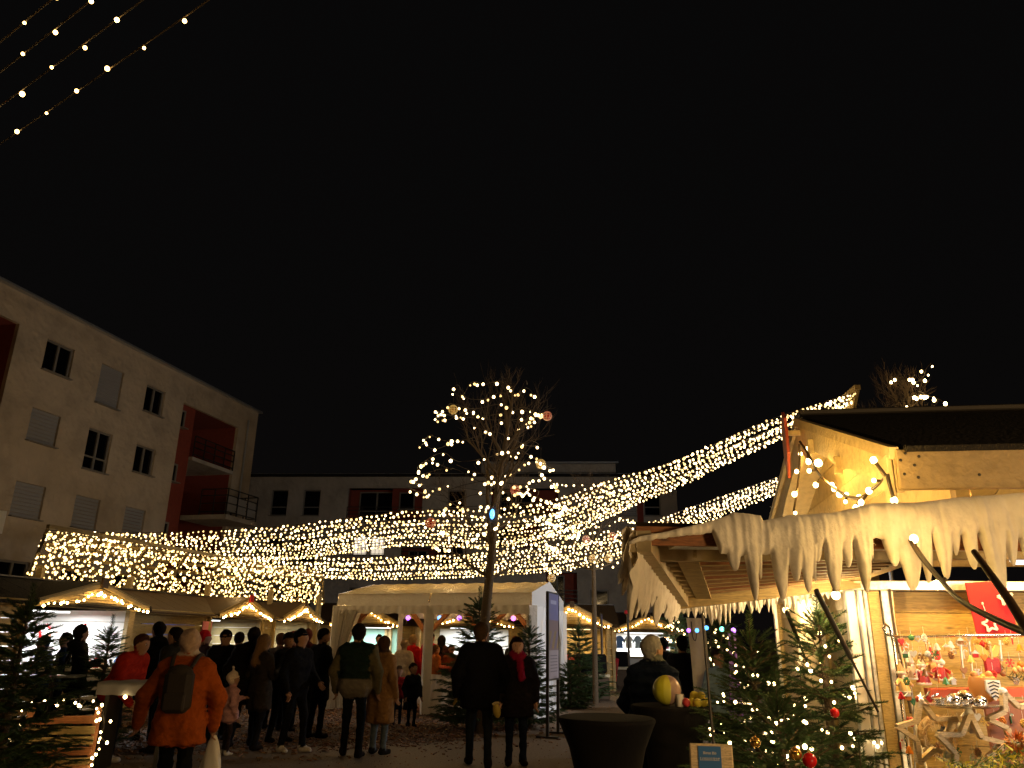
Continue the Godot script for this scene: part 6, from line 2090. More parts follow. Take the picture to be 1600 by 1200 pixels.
	for e in [Vector3(-0.5, 0.16, 0.12), Vector3(-0.46, 0.42, 0.08), Vector3(-0.44, 0.66, 0.06), Vector3(-0.36, 0.84, 0.05), Vector3(-0.1, 0.88, 0.05), Vector3(0.15, 0.9, 0.05), Vector3(0.38, 0.82, 0.05), Vector3(0.46, 0.6, 0.06), Vector3(0.44, 0.38, 0.08), Vector3(0.4, 0.14, 0.14)]:
		gar.append(t.transform * e)
	light_chain("light_garland", "bulb garland arched over the low pallet bench", "", smooth_path(gar, 5), 0.055, 0.016, M.near_bulb, {"jitter": 0.06})
	lamp(t, Vector3(0, 0.8, 0.25), 0.03, Color(1.0, 0.6, 0.2))
	# drinks table on the left with bottles
	c = at(85, 1048, 12.0)
	t = thing("drinks_table", "dark standing table with a metal edge carrying three bottles", "table", Vector3(c.x, 0, c.z), 0.25)
	block(t, "table_top", Vector3(0, 1.05, 0), Vector3(0.75, 0.03, 0.5), M.galv, 0.006)
	part(t, "leg", pipe([Vector3(0, 0, 0), Vector3(0, 1.03, 0)], 0.04), M.metal_dark)
	slab(t, "foot", Vector3(0, 0.015, 0), Vector3(0.5, 0.03, 0.5), M.metal_dark)
	for k in 3:
		g = Geo.new()
		g.col = Color(0.01, 0.015, 0.012)
		g.lathe([Vector2(0, 0), Vector2(0.04, 0), Vector2(0.04, 0.17), Vector2(0.015, 0.22), Vector2(0.014, 0.28), Vector2(0, 0.285)], 12)
		var bt := thing("bottle", "dark bottle with a pale label on the metal edged table", "bottle", t.transform * Vector3(-0.16 + 0.16 * k, 1.066, 0.05 - 0.06 * k), 0.0, "bottles on the drinks table")
		part(bt, "glass", g, M.tinted_gloss)
		part(bt, "label", pipe([Vector3(0, 0.05, 0), Vector3(0, 0.12, 0)], 0.0412, 12), M.white_paint)
	# long table with a pale cloth at which the red jacket leans
	c = at(222, 1076, 11.0)
	t = thing("cloth_table", "narrow table with a pale grey cloth under the red jacket's elbows", "table", Vector3(c.x, 0, c.z), 0.05)
	g = Geo.new()
	rows = []
	for r in 9:
		var row = []
		for k in 31:
			var q := r / 8.0
			var z := lerpf(-0.3, 0.32, minf(q * 1.6, 1.0))
			var y := 1.06 if q < 0.62 else 1.06 - (q - 0.62) * 0.42
			row.append(Vector3(-0.45 + k * 0.032, y + 0.004 * sin(k * 1.2), z + 0.01 * sin(k * 0.9) * q))
		rows.append(row)
	g.sheet(rows)
	part(t, "cloth", g, paint(Color(0.32, 0.3, 0.3), 0.8))
	slab(t, "table_top", Vector3(0.03, 1.03, 0), Vector3(0.9, 0.04, 0.56), M.wood_dark)
	for e in [-0.35, 0.38]:
		slab(t, "leg", Vector3(e, 0.5, 0), Vector3(0.05, 1.0, 0.4), M.metal_dark)
	part(t, "glow_bulb", bulb_mesh, M.near_bulb, Transform3D(Basis.from_scale(Vector3.ONE * 0.025), Vector3(-0.07, 0.88, 0.33)))
	# small white sign at the very edge
	c = at(0, 815, 13.0)
	t = thing("edge_sign", "white sign board on a post at the edge of the square", "sign", Vector3(c.x - 0.1, 0, c.z), 0.6)
	block(t, "panel", Vector3(0, c.y, 0), Vector3(0.3, 0.38, 0.02), M.white_paint, 0.004)
	slab(t, "post", Vector3(0, c.y * 0.5 - 0.1, -0.03), Vector3(0.06, c.y - 0.2, 0.04), M.metal_dark)
	# white snow-like ground flap by the tent
	c = level(836, 1122)
	g = Geo.new()
	g.bevel(Vector3.ZERO, Vector3(0.5, 0.05, 0.18), 0.02)
	solo("ballast_block", "white ballast block on the ground by the tent's closed end", "block", g, M.white_paint, Transform3D(Basis(Vector3.UP, 0.6), Vector3(c.x, 0.03, c.z)))

func circle_pts(r: float, y: float) -> Array:
	var out = []
	for k in 21: out.append(Vector3(cos(TAU * k / 20.0) * r, y, sin(TAU * k / 20.0) * r))
	return out


# ---------------------------------------------------------------- people
func stand(px: float, d: float) -> Vector3:
	var p := at(px, 1010, d)
	return Vector3(p.x, 0, p.z)

func people() -> void:
	var black := Color(0.008, 0.008, 0.01)
	var navy := Color(0.012, 0.016, 0.035)
	var grey_hair := Color(0.2, 0.195, 0.185)
	var away := PI
	# the orange jacket
	var t := person("person in an orange jacket with a dark backpack and a white bag", stand(297, 7.8), away + 0.12, 1.68, {"top": Color(0.3, 0.066, 0.012), "bottom": black, "hair": Color(0.45, 0.33, 0.27), "hat": Color(0.42, 0.3, 0.25), "scarf": Color(0.45, 0.38, 0.34), "scarf_end": false, "bulk": 0.05, "coat": 0.72, "cell": 0.021, "arm_r": [Vector3(-0.33, 1.14, 0.0), Vector3(-0.3, 0.88, 0.12)], "arm_l": [Vector3(0.36, 1.15, 0.02), Vector3(0.42, 0.9, 0.12)], "step": 0.12})
	var g := Geo.new()
	g.bevel(Vector3(0, 1.16, -0.2), Vector3(0.25, 0.38, 0.17), 0.05)
	g.ball(Vector3(0, 1.3, -0.2), Vector3(0.122, 0.09, 0.083), 16, 8)
	g.bevel(Vector3(0, 1.07, -0.3), Vector3(0.19, 0.15, 0.05), 0.02)
	g.tube(smooth_path([Vector3(-0.09, 1.36, -0.2), Vector3(-0.12, 1.47, -0.03), Vector3(-0.13, 1.36, 0.15), Vector3(-0.12, 1.05, 0.16)], 4), 0.02, 5)
	g.tube(smooth_path([Vector3(0.09, 1.36, -0.2), Vector3(0.12, 1.47, -0.03), Vector3(0.13, 1.36, 0.15), Vector3(0.12, 1.05, 0.16)], 4), 0.02, 5)
	part(t, "backpack", g, paint(Color(0.022, 0.016, 0.014), 0.85))
	var hand := t.transform * (Vector3(-0.305, 0.78, 0.17) * 0.96)
	g = Geo.new()
	var rows = []
	for r in 8:
		var row = []
		var q := r / 7.0
		for k in 17:
			var a := TAU * k / 16.0
			var w := lerpf(0.02, 0.12, pow(q, 0.7)) * (1.0 + 0.1 * sin(a * 5.0 + r))
			if r == 7: w *= 0.3
			row.append(Vector3(cos(a) * w, -q * 0.4, sin(a) * w * 0.55))
		rows.append(row)
	g.sheet(rows)
	solo("plastic_bag", "white plastic bag hanging from the orange jacket's hand", "bag", g, paint(Color(0.62, 0.58, 0.52), 0.45, 0, {"back": Color(0.3, 0.3, 0.3)}), Transform3D(Basis(), hand))
	# leaning over the table in red
	person("person in a red jacket leaning on the pale clothed table", stand(190, 11.35), PI / 2 - 0.25, 1.72, {"top": Color(0.3, 0.02, 0.01), "bottom": black, "hair": Color(0.05, 0.02, 0.01), "shoe": Color(0.45, 0.42, 0.4), "lean": 32.0, "nod": 10.0, "arm_l": [Vector3(0.24, 1.1, 0.12), Vector3(0.12, 1.0, 0.36)], "arm_r": [Vector3(-0.24, 1.1, 0.14), Vector3(-0.1, 1.0, 0.38)], "bulk": 0.045})
	person("child in a pale pink jacket and a cream bobble hat", stand(371, 12.3), away - 0.9, 1.08, {"quilt": true, "top": Color(0.5, 0.27, 0.27), "bottom": Color(0.03, 0.02, 0.02), "hat": Color(0.62, 0.5, 0.4), "bobble": Color(0.55, 0.45, 0.4), "shoe": Color(0.55, 0.52, 0.48), "child": 1.0, "bulk": 0.06, "coat": 0.72, "arm_l": [Vector3(0.26, 1.15, 0.1), Vector3(0.2, 1.22, 0.34)]})
	person("person in black with a beanie and white sneakers, seen in profile", stand(470, 12.7), PI / 2 - 0.5, 1.75, {"top": black, "bottom": black, "hat": Color(0.006, 0.006, 0.007), "shoe": Color(0.5, 0.46, 0.42), "look": 20.0, "step": 0.12, "arm_l": [Vector3(0.27, 1.12, 0.02), Vector3(0.2, 0.98, 0.25)]})
	t = person("broad person in a dark green vest with olive sleeves, seen from behind", stand(560, 12.3), away - 0.1, 1.83, {"quilt": true, "top": Color(0.012, 0.022, 0.018), "sleeve": Color(0.09, 0.075, 0.04), "bottom": Color(0.008, 0.009, 0.012), "hem_colour": Color(0.14, 0.12, 0.1), "hair": Color(0.012, 0.008, 0.006), "bulk": 0.045, "width": 1.12, "spread": 0.13, "step": 0.08})
	person("person in a long tan coat and jeans beside the green vest", stand(600, 12.6), away - 0.5, 1.66, {"top": Color(0.22, 0.12, 0.05), "bottom": Color(0.1, 0.13, 0.17), "hair": Color(0.05, 0.025, 0.012), "coat": 0.46, "bulk": 0.035, "width": 0.9, "scarf": Color(0.05, 0.03, 0.02), "look": 35.0})
	person("small child in a dark jacket standing at the tent post", stand(648, 16.4), 0.6, 1.12, {"top": Color(0.012, 0.014, 0.02), "bottom": black, "hair": Color(0.02, 0.012, 0.008), "child": 1.0, "bulk": 0.04})
	person("small child in a red jacket half hidden behind the tan coat", stand(626, 16.8), 0.2, 1.05, {"top": Color(0.3, 0.02, 0.02), "bottom": navy, "hair": Color(0.08, 0.05, 0.03), "child": 1.0, "bulk": 0.04})
	# the couple in the middle
	person("tall person in a black coat walking away past the fir", stand(752, 11.6), away + 0.15, 1.86, {"top": Color(0.006, 0.006, 0.008), "bottom": Color(0.012, 0.015, 0.022), "hair": Color(0.05, 0.03, 0.015), "bulk": 0.05, "width": 1.1, "coat": 0.7, "step": 0.18, "glove": Color(0.3, 0.22, 0.05), "look": -25.0})
	person("dark haired person with a pink scarf facing the square", stand(808, 11.75), 0.1, 1.67, {"top": Color(0.012, 0.01, 0.014), "bottom": Color(0.01, 0.014, 0.03), "hair": Color(0.012, 0.006, 0.005), "long": 0.12, "scarf": Color(0.24, 0.01, 0.045), "bulk": 0.045, "coat": 0.66, "cell": 0.022, "skin": Color(0.55, 0.34, 0.26)})
	g = Geo.new()
	g.col = Color(0.4, 0.3, 0.06)
	g.ball(Vector3.ZERO, Vector3(0.055, 0.1, 0.04), 12, 8)
	g.col = Color(0.6, 0.5, 0.3)
	g.tube([Vector3(-0.04, 0.085, 0), Vector3(0.0, 0.1, 0.02), Vector3(0.045, 0.09, 0)], 0.018, 6)
	solo("yellow_mitten", "yellow mitten held between the walking couple", "mitten", g, M.tinted, Transform3D(Basis(Vector3.BACK, 0.2), at(776, 1110, 11.4)))
	# at the table on the right
	person("grey haired person in a navy jacket leaning at the fruit table", stand(1012, 7.85), away - 0.75, 1.7, {"quilt": true, "top": Color(0.008, 0.012, 0.026), "bottom": black, "hair": grey_hair, "scarf": Color(0.12, 0.13, 0.11), "scarf_end": false, "bulk": 0.05, "lean": 9.0, "cell": 0.02, "look": -18.0, "arm_l": [Vector3(0.3, 1.12, 0.0), Vector3(0.16, 1.02, 0.24)], "arm_r": [Vector3(-0.3, 1.12, 0.0), Vector3(-0.2, 1.0, 0.2)]})
	person("person in a dark jacket and tan trousers beside the banner", stand(1066, 13.2), away, 1.74, {"top": Color(0.012, 0.012, 0.02), "bottom": Color(0.16, 0.1, 0.055), "hair": black})
	person("person in black before the far lit fir", stand(1036, 16.0), away, 1.72, {"top": black, "bottom": black, "hair": black, "cell": 0.032})
	person("person in a light blue jacket behind the banner pole", stand(1121, 11.6), 0.4, 1.55, {"top": Color(0.2, 0.3, 0.42), "bottom": navy, "hair": Color(0.02, 0.012, 0.01), "cell": 0.03})
	# the crowd on the left
	var crowd = "people at the left stalls"
	for e in [
		["person in black with cropped hair before the white lit counter", 126, 12.9, PI / 2 + 0.3, 1.76, {"quilt": true, "top": black, "bulk": 0.05, "hood": true}],
		["person in a mid blue jacket bending at the white lit counter", 80, 14.2, -1.3, 1.6, {"quilt": true, "top": Color(0.02, 0.05, 0.12), "lean": 14.0, "hair": Color(0.03, 0.05, 0.09)}],
		["person in a navy jacket beside the mid blue jacket", 103, 13.8, -1.2, 1.64, {"quilt": true, "top": Color(0.015, 0.028, 0.07)}],
		["person with a red cap serving behind the white lit counter", 64, 16.6, 1.3, 1.72, {"top": Color(0.5, 0.48, 0.46), "hat": Color(0.5, 0.01, 0.01), "hat_tip": true}],
		["second person with a red cap serving behind the white lit counter", 118, 16.9, 1.3, 1.74, {"top": Color(0.3, 0.28, 0.26), "hat": Color(0.5, 0.01, 0.01), "hat_tip": true}],
		["tall person in a black hooded coat before the plain plank wall", 245, 13.6, PI + 0.7, 1.83, {"top": black, "hood": true, "coat": 0.6}],
		["person in a dark olive hoodie facing the tall black coat", 274, 12.4, -PI / 2 - 0.2, 1.74, {"top": Color(0.022, 0.02, 0.014), "bulk": 0.045, "hood": true}],
		["short person in black behind the olive hoodie", 303, 15.2, 0.3, 1.68, {"top": black}],
		["person with a bright red woollen hat in the crowd", 318, 14.8, 2.6, 1.72, {"top": Color(0.05, 0.02, 0.02), "hat": Color(0.5, 0.015, 0.02), "hair": Color(0.2, 0.12, 0.08)}],
		["person with a dark cap and glasses looking down", 352, 13.9, 0.35, 1.73, {"quilt": true, "top": Color(0.01, 0.009, 0.009), "hat": Color(0.008, 0.008, 0.01), "nod": 18.0, "bulk": 0.05}],
		["broad person in a black parka with its hood down", 392, 13.2, PI - 0.2, 1.77, {"quilt": true, "top": Color(0.009, 0.008, 0.008), "bulk": 0.065, "width": 1.1, "hood": true, "coat": 0.62}],
		["person with long fair hair and a tan shoulder bag", 414, 12.9, PI - 0.7, 1.66, {"top": Color(0.03, 0.024, 0.02), "hair": Color(0.16, 0.09, 0.04), "long": 0.2, "coat": 0.6}],
		["person in a dark brown coat near the black parka", 372, 15.6, PI, 1.7, {"top": Color(0.03, 0.02, 0.014)}],
		["person in a pale coat deep in the crowd", 436, 15.8, 2.8, 1.69, {"top": Color(0.1, 0.075, 0.055), "hair": Color(0.08, 0.04, 0.02)}],
		["person in a rust coloured hat and coat in the crowd", 457, 15.4, PI, 1.73, {"top": Color(0.09, 0.02, 0.012), "hat": Color(0.14, 0.03, 0.015)}],
		["person in dark red with a round hood before the small gable", 478, 16.2, PI, 1.78, {"top": Color(0.07, 0.016, 0.012), "hat": Color(0.1, 0.025, 0.015), "hood": true}],
		["person in a black coat by the tent's tied curtain", 502, 14.4, 2.4, 1.78, {"top": black, "coat": 0.6}],
		["person in dark grey turning towards the tent", 446, 13.8, 1.2, 1.7, {"top": Color(0.02, 0.02, 0.022)}],
	]:
		var o: Dictionary = e[5]
		o.merge({"bottom": black, "hair": Color(0.012, 0.008, 0.006), "cell": 0.029, "look": rng.randf_range(-40, 40), "nod": rng.randf_range(-4, 14), "step": rng.randf_range(-0.12, 0.12), "spread": rng.randf_range(0.07, 0.14)})
		if not o.has("lean"): o.lean = rng.randf_range(-3, 6)
		match rng.randi() % 4:
			0: o.arm_l = [Vector3(0.29, 1.12, 0.04), Vector3(0.1, 1.16, 0.28)]
			1: o.arm_r = [Vector3(-0.29, 1.12, 0.04), Vector3(-0.12, 1.2, 0.3)]
			2:
				o.arm_l = [Vector3(0.3, 1.14, -0.06), Vector3(0.2, 0.98, 0.16)]
				o.arm_r = [Vector3(-0.3, 1.14, -0.06), Vector3(-0.2, 0.98, 0.16)]
		person(e[0], stand(e[1], e[2]), e[3], e[4], o, crowd)
	# guests in the tent
	var guests = "guests in the white tent"
	for e in [
		["guest in a bright red jacket sitting in the tent", 645, 20.3, 2.5, 1.72, {"top": Color(0.5, 0.015, 0.015), "hair": Color(0.3, 0.2, 0.1)}],
		["guest in a cream coat next to the bright red jacket", 632, 20.0, 2.9, 1.6, {"top": Color(0.45, 0.36, 0.25), "hair": Color(0.3, 0.2, 0.12)}],
		["guest with long dark hair standing in the tent's right bay", 690, 21.5, 3.0, 1.72, {"top": Color(0.05, 0.02, 0.02), "long": 0.15}],
		["guest in an orange brown jacket at the red table", 682, 20.2, 2.0, 1.5, {"top": Color(0.3, 0.09, 0.02), "hair": Color(0.1, 0.05, 0.02)}],
		["guest in a brown jacket behind the red table", 706, 20.5, 0.3, 1.5, {"top": Color(0.14, 0.05, 0.02)}],
		["guest in a crimson pullover under the tent's right bay", 673, 22.4, 0.0, 1.78, {"top": Color(0.3, 0.01, 0.03)}],
		["guest standing behind the tent's left bay in grey", 592, 23.0, 0.4, 1.72, {"top": Color(0.06, 0.05, 0.05)}],
		["guest with a patterned scarf inside the tied curtain", 528, 21.6, 1.2, 1.7, {"top": Color(0.08, 0.05, 0.035), "scarf": Color(0.3, 0.22, 0.18), "hair": Color(0.08, 0.04, 0.02)}],
		["guest with reddish hair at the far end of the tent", 805, 21.0, 0.2, 1.72, {"top": Color(0.03, 0.03, 0.035), "hair": Color(0.12, 0.03, 0.015)}],
	]:
		var o: Dictionary = e[5]
		o.merge({"bottom": black, "hair": Color(0.012, 0.008, 0.006), "cell": 0.036})
		person(e[0], stand(e[1], e[2]), e[3], e[4], o, guests)


# ---------------------------------------------------------------- the goods of the near stall
func star_outline(r: float, inner: float, n := 5) -> Array:
	var out = []
	for k in n * 2:
		var a := PI / 2 + PI * k / n
		var q := r if k % 2 == 0 else inner
		out.append(Vector2(cos(a) * q, sin(a) * q))
	return out

func star_frame(r: float, w: float, depth: float) -> Geo:
	var g := Geo.new()
	var o := star_outline(r, r * 0.48)
	for k in o.size():
		var a := Vector3(o[k].x, o[k].y, 0)
		var b := Vector3(o[(k + 1) % o.size()].x, o[(k + 1) % o.size()].y, 0)
		g.bar(a, b, depth, w, Vector3(0, 0, 1).cross(b - a).normalized())
	return g

func doll(label, pos: Vector3, turn: float, s: float, coat: Color, hat: Color, trim: Color) -> void:
	var t := thing("doll_ornament", label, "ornament", pos, turn, "hanging dolls on the metal rail")
	var g := Geo.new()
	g.col = coat
	g.lathe([Vector2(0, 0), Vector2(0.034, 0), Vector2(0.036, 0.008), Vector2(0.028, 0.04), Vector2(0.018, 0.07), Vector2(0.0, 0.075)], 14)
	g.tube([Vector3(0.018, 0.06, 0), Vector3(0.045, 0.04, 0.01)], 0.009, 6)
	g.tube([Vector3(-0.018, 0.06, 0), Vector3(-0.045, 0.045, 0.01)], 0.009, 6)
	part(t, "coat", g, M.tinted, Transform3D(Basis.from_scale(Vector3.ONE * s), Vector3.ZERO))
	g = Geo.new()
	g.col = Color(0.6, 0.38, 0.27)
	g.ball(Vector3(0, 0.088, 0), 0.018, 10, 7)
	g.ball(Vector3(0.047, 0.037, 0.012), 0.008, 6, 5)
	g.ball(Vector3(-0.047, 0.042, 0.012), 0.008, 6, 5)
	part(t, "head", g, M.tinted, Transform3D(Basis.from_scale(Vector3.ONE * s), Vector3.ZERO))
	g = Geo.new()
	g.col = hat
	g.lathe([Vector2(0.019, 0.095), Vector2(0.017, 0.11), Vector2(0.01, 0.13), Vector2(0.003, 0.15)], 12)
	g.col = trim
	g.lathe([Vector2(0.02, 0.09), Vector2(0.023, 0.096), Vector2(0.019, 0.102)], 12)
	g.ball(Vector3(0, 0.152, 0), 0.007, 8, 5)
	g.ball(Vector3(0, 0.074, 0.013), Vector3(0.013, 0.014, 0.008), 8, 5)
	g.lathe([Vector2(0.035, 0.0), Vector2(0.039, 0.006), Vector2(0.035, 0.012)], 12)
	part(t, "trim", g, M.tinted, Transform3D(Basis.from_scale(Vector3.ONE * s), Vector3.ZERO))
	part(t, "thread", pipe([Vector3(0, 0.15 * s, 0), Vector3(0, 0.15 * s + 0.05, 0)], 0.0012, 3), M.white_paint)

func ornaments() -> void:
	# metal clothes rail in front of the plank wall
	var d := 5.6
	var a := at(1394, 995, d)
	var b := at(1640, 992, d - 0.3)
	var t := thing("goods_rail", "bent metal rail stand carrying Christmas ornaments", "rack", Vector3(a.x, 0, a.z))
	var o := t.position
	var g := Geo.new()
	g.tube(smooth_path([Vector3(a.x, 0.05, a.z) - o, a - o + Vector3(0.005, -0.05, 0), a - o + Vector3(0.03, 0, 0), b - o], 5), 0.011, 8)
	part(t, "rail", g, M.chrome)
	part(t, "hanging_bar", pipe([at(1410, 1005, d) - o, at(1428, 1100, d) - o, at(1430, 1210, d) - o], 0.006, 6), M.galv)
	part(t, "hanging_bar", pipe([at(1500, 1000, d - 0.1) - o, at(1506, 1060, d - 0.1) - o], 0.008, 6), M.alu)
	part(t, "hanging_bar", pipe([at(1514, 1000, d - 0.1) - o, at(1520, 1060, d - 0.1) - o], 0.008, 6), M.alu)
	part(t, "hanging_bar", pipe([at(1562, 1000, d - 0.15) - o, at(1566, 1055, d - 0.15) - o], 0.008, 6), M.alu)
	# red cloth panel with two wooden stars
	var c := at(1549, 952, 5.62)
	t = thing("felt_banner", "red felt panel with two white cut out stars on the plank wall", "banner", c, -0.157)
	g = Geo.new()
	g.bevel(Vector3.ZERO, Vector3(0.27, 0.38, 0.012), 0.004, Basis(Vector3.BACK, 0.06))
	part(t, "felt", g, M.red_cloth)
	for e in [Vector3(-0.03, -0.1, 0.016), Vector3(0.1, 0.08, 0.016)]:
		var s := part(t, "star", star_frame(0.055, 0.014, 0.008), M.white_paint, Transform3D(Basis(Vector3.BACK, 0.2), e))
		part(s, "thread", pipe([Vector3(0, 0.05, 0), Vector3(0, 0.14, 0)], 0.003, 4), M.white_paint)
		part(s, "bead", pipe([Vector3(0, 0.135, 0), Vector3(0, 0.15, 0)], 0.007, 6), M.white_paint)
	# shelf
	var s0 := at(1450, 1082, 5.5)
	var s1 := at(1660, 1080, 5.3)
	t = thing("red_shelf", "long orange red shelf board under the ornaments", "shelf", s0)
	stick(t, "board", Vector3(0, 0, 0), s1 - s0, 0.2, 0.05, M.red_board)
	stick(t, "bracket", Vector3(0.3, -0.03, -0.02), Vector3(0.3, -0.25, -0.1), 0.03, 0.03, M.galv)
	# dolls
	doll("small gold skirted angel doll at the end of the rail", at(1412, 1083, d - 0.05), 0.3, 1.35, Color(0.6, 0.38, 0.12), Color(0.55, 0.36, 0.14), Color(0.7, 0.62, 0.5))
	doll("small doll with a dark red coat and fair hair", at(1444, 1070, d - 0.05), 0.0, 1.3, Color(0.34, 0.03, 0.03), Color(0.62, 0.48, 0.25), Color(0.72, 0.68, 0.62))
	doll("small doll in red with a white beard and spread arms", at(1472, 1064, d - 0.06), -0.3, 1.3, Color(0.45, 0.02, 0.02), Color(0.5, 0.02, 0.02), Color(0.78, 0.75, 0.7))
	doll("small cream doll beside the rail's bent corner", at(1426, 1062, d - 0.02), 0.4, 1.2, Color(0.55, 0.42, 0.3), Color(0.7, 0.62, 0.5), Color(0.72, 0.68, 0.6))
	doll("small red capped doll with a tan sack", at(1459, 1052, d + 0.03), 0.1, 1.15, Color(0.5, 0.3, 0.16), Color(0.5, 0.02, 0.03), Color(0.75, 0.7, 0.65))
	# butterfly and a red pouch
	t = thing("butterfly_ornament", "yellow wooden butterfly on a red pouch", "ornament", at(1547, 1020, 5.42), -0.1)
	g = Geo.new()
	g.col = Color(0.7, 0.5, 0.12)
	for e in [-1.0, 1.0]:
		g.plate([Vector2(0.004 * e, 0), Vector2(0.05 * e, 0.05), Vector2(0.085 * e, 0.045), Vector2(0.07 * e, 0.01), Vector2(0.05 * e, -0.02), Vector2(0.02 * e, -0.03)], 0.008, Transform3D(Basis(Vector3.UP, 0.3 * e), Vector3.ZERO))
	part(t, "wings", g, M.tinted)
	g = Geo.new()
	g.col = Color(0.4, 0.02, 0.03)
	g.bevel(Vector3(0, -0.08, 0), Vector3(0.1, 0.1, 0.03), 0.01)
	part(t, "pouch", g, M.tinted)
	g = Geo.new()
	g.col = Color(0.6, 0.42, 0.2)
	g.tube([Vector3(0, 0.05, 0.01), Vector3(0, -0.04, 0.012)], 0.008, 6)
	g.ball(Vector3(0, 0.06, 0.01), 0.014, 8, 6)
	part(t, "body", g, M.tinted)
	# striped bell
	t = thing("striped_bell", "brown and white bell with black stripes hanging over the tray", "ornament", at(1537, 1075, 5.2), 0.2)
	g = Geo.new()
	g.col = Color(0.5, 0.22, 0.06)
	g.lathe([Vector2(0.02, -0.085), Vector2(0.055, -0.065), Vector2(0.082, -0.02), Vector2(0.085, 0.03), Vector2(0.075, 0.062), Vector2(0.07, 0.07), Vector2(0.0, 0.06)], 22)
	part(t, "bowl", g, M.tinted)
	g = Geo.new()
	g.col = Color(0.72, 0.68, 0.62)
	g.plate([Vector2(-0.05, 0.05), Vector2(-0.055, -0.01), Vector2(0.0, -0.07), Vector2(0.055, -0.01), Vector2(0.05, 0.05)], 0.012, Transform3D(Basis(), Vector3(0, 0.0, 0.078)))
	part(t, "white_patch", g, M.tinted)
	for k in 5:
		g = Geo.new()
		g.col = Color(0.02, 0.018, 0.018)
		g.tube([Vector3(-0.04 + 0.004 * k, 0.03 - k * 0.02, 0.086), Vector3(0, 0.042 - k * 0.02, 0.087), Vector3(0.04 - 0.004 * k, 0.03 - k * 0.02, 0.086)], 0.004, 4)
		part(t, "stripe", g, M.tinted)
	for e in [-1.0, 1.0]:
		g = Geo.new()
		g.col = Color(0.5, 0.24, 0.08)
		g.ball(Vector3(0.055 * e, 0.08, 0), 0.022, 8, 6)
		part(t, "ear", g, M.tinted)
	# tray with silver baubles
	c = at(1505, 1106, 5.05)
	t = thing("silver_tray", "oval silver tray held by the wooden star frames", "tray", c, -0.1)
	g = Geo.new()
	g.lathe([Vector2(0.0, 0.0), Vector2(0.11, 0.0), Vector2(0.15, 0.014), Vector2(0.155, 0.02), Vector2(0.15, 0.02), Vector2(0.11, 0.006), Vector2(0.0, 0.006)], 28, Transform3D(Basis.from_scale(Vector3(1.45, 1, 0.8)), Vector3.ZERO))
	part(t, "dish", g, M.silver)
	for e in [[-0.06, 0.045, 0.02, 0.04], [0.02, 0.055, 0.0, 0.05], [0.1, 0.04, 0.03, 0.035], [-0.14, 0.03, 0.0, 0.028], [0.06, 0.035, 0.07, 0.03]]:
		g = Geo.new()
		g.ball(Vector3.ZERO, e[3], 16, 10)
		solo("silver_bauble", "shiny silver bauble lying in the oval tray", "bauble", g, M.chrome, Transform3D(Basis(), c + Vector3(e[0], e[1], e[2])), "silver baubles in the tray")
	for k in 10:
		g = Geo.new()
		g.col = [Color(0.7, 0.72, 0.75), Color(0.5, 0.56, 0.6), Color(0.78, 0.76, 0.72)][k % 3]
		g.plate(star_outline(0.026, 0.011), 0.006)
		solo("silver_star", "small silver star in the glitter heap above the tray", "star", g, M.silver, Transform3D(Basis.from_euler(Vector3(k * 0.7, k * 1.3, k * 0.4)), c + Vector3(-0.25 + k * 0.028, 0.06 - 0.004 * k + 0.02 * (k % 2), 0.03 * (k % 3))), "silver stars by the tray")
	for k in 5:
		g = star_frame(0.022, 0.006, 0.006)
		solo("tin_star", "small green white tin star hanging from the metal rail", "star", g, M.galv, Transform3D(Basis(Vector3.BACK, k * 0.5), at([1416, 1497, 1508, 1490, 1434][k], [1008, 1004, 1006, 1018, 998][k], d - 0.06)), "tin stars on the rail")
	# big wooden star frames
	for e in [[1452, 1145, 5.15, 0.19, 0.15, "large raw wood star frame with a red bead under the tray"], [1518, 1172, 5.0, 0.2, -0.1, "large raw wood star frame below the silver tray"], [1588, 1125, 5.0, 0.16, 0.3, "pale wood star frame beside the dark panel"]]:
		t = thing("wooden_star", e[5], "star", at(e[0], e[1], e[2]), -0.1)
		part(t, "star_frame", star_frame(e[3], 0.026, 0.05), M.wood_craft, Transform3D(Basis(Vector3.BACK, e[4]), Vector3.ZERO))
		g = Geo.new()
		g.ball(Vector3.ZERO, 0.026, 10, 7)
		part(t, "bead", g, M.red_board if e[3] == 0.19 else M.white_paint, Transform3D(Basis(), Basis(Vector3.BACK, e[4]) * Vector3(0, e[3] * 1.02, 0.0)))
	t = thing("red_flower_clip", "bright red paper flower on the metal bar", "ornament", at(1422, 1128, 5.45))
	for k in 6:
		g = Geo.new()
		g.ball(Vector3(cos(TAU * k / 6.0), sin(TAU * k / 6.0), 0) * 0.02, Vector3(0.014, 0.014, 0.006), 8, 5)
		part(t, "petal", g, M.red_board)
	# straw and felt goods lower down
	t = thing("straw_wreath", "straw wreath with a dark star behind the wooden frames", "wreath", at(1465, 1150, 5.45))
	g = Geo.new()
	var pts = []
	for k in 25: pts.append(Vector3(cos(TAU * k / 24.0) * 0.1, sin(TAU * k / 24.0) * 0.1, 0))
	g.tube(pts, 0.03, 8, false)
	part(t, "ring", g, M.straw)
	g = Geo.new()
	for k in 160:
		var a1 := rng.randf() * TAU
		var p := Vector3(cos(a1) * 0.1, sin(a1) * 0.1, 0.02)
		g.bar(p, p + Vector3(rng.randf_range(-0.05, 0.05), rng.randf_range(-0.05, 0.05), 0.025), 0.003, 0.003)
	part(t, "stalks", g, M.straw).set_meta("kind", "stuff")
	part(t, "star", star_frame(0.04, 0.02, 0.01), M.metal_dark, Transform3D(Basis(), Vector3(0.02, 0.02, 0.045)))
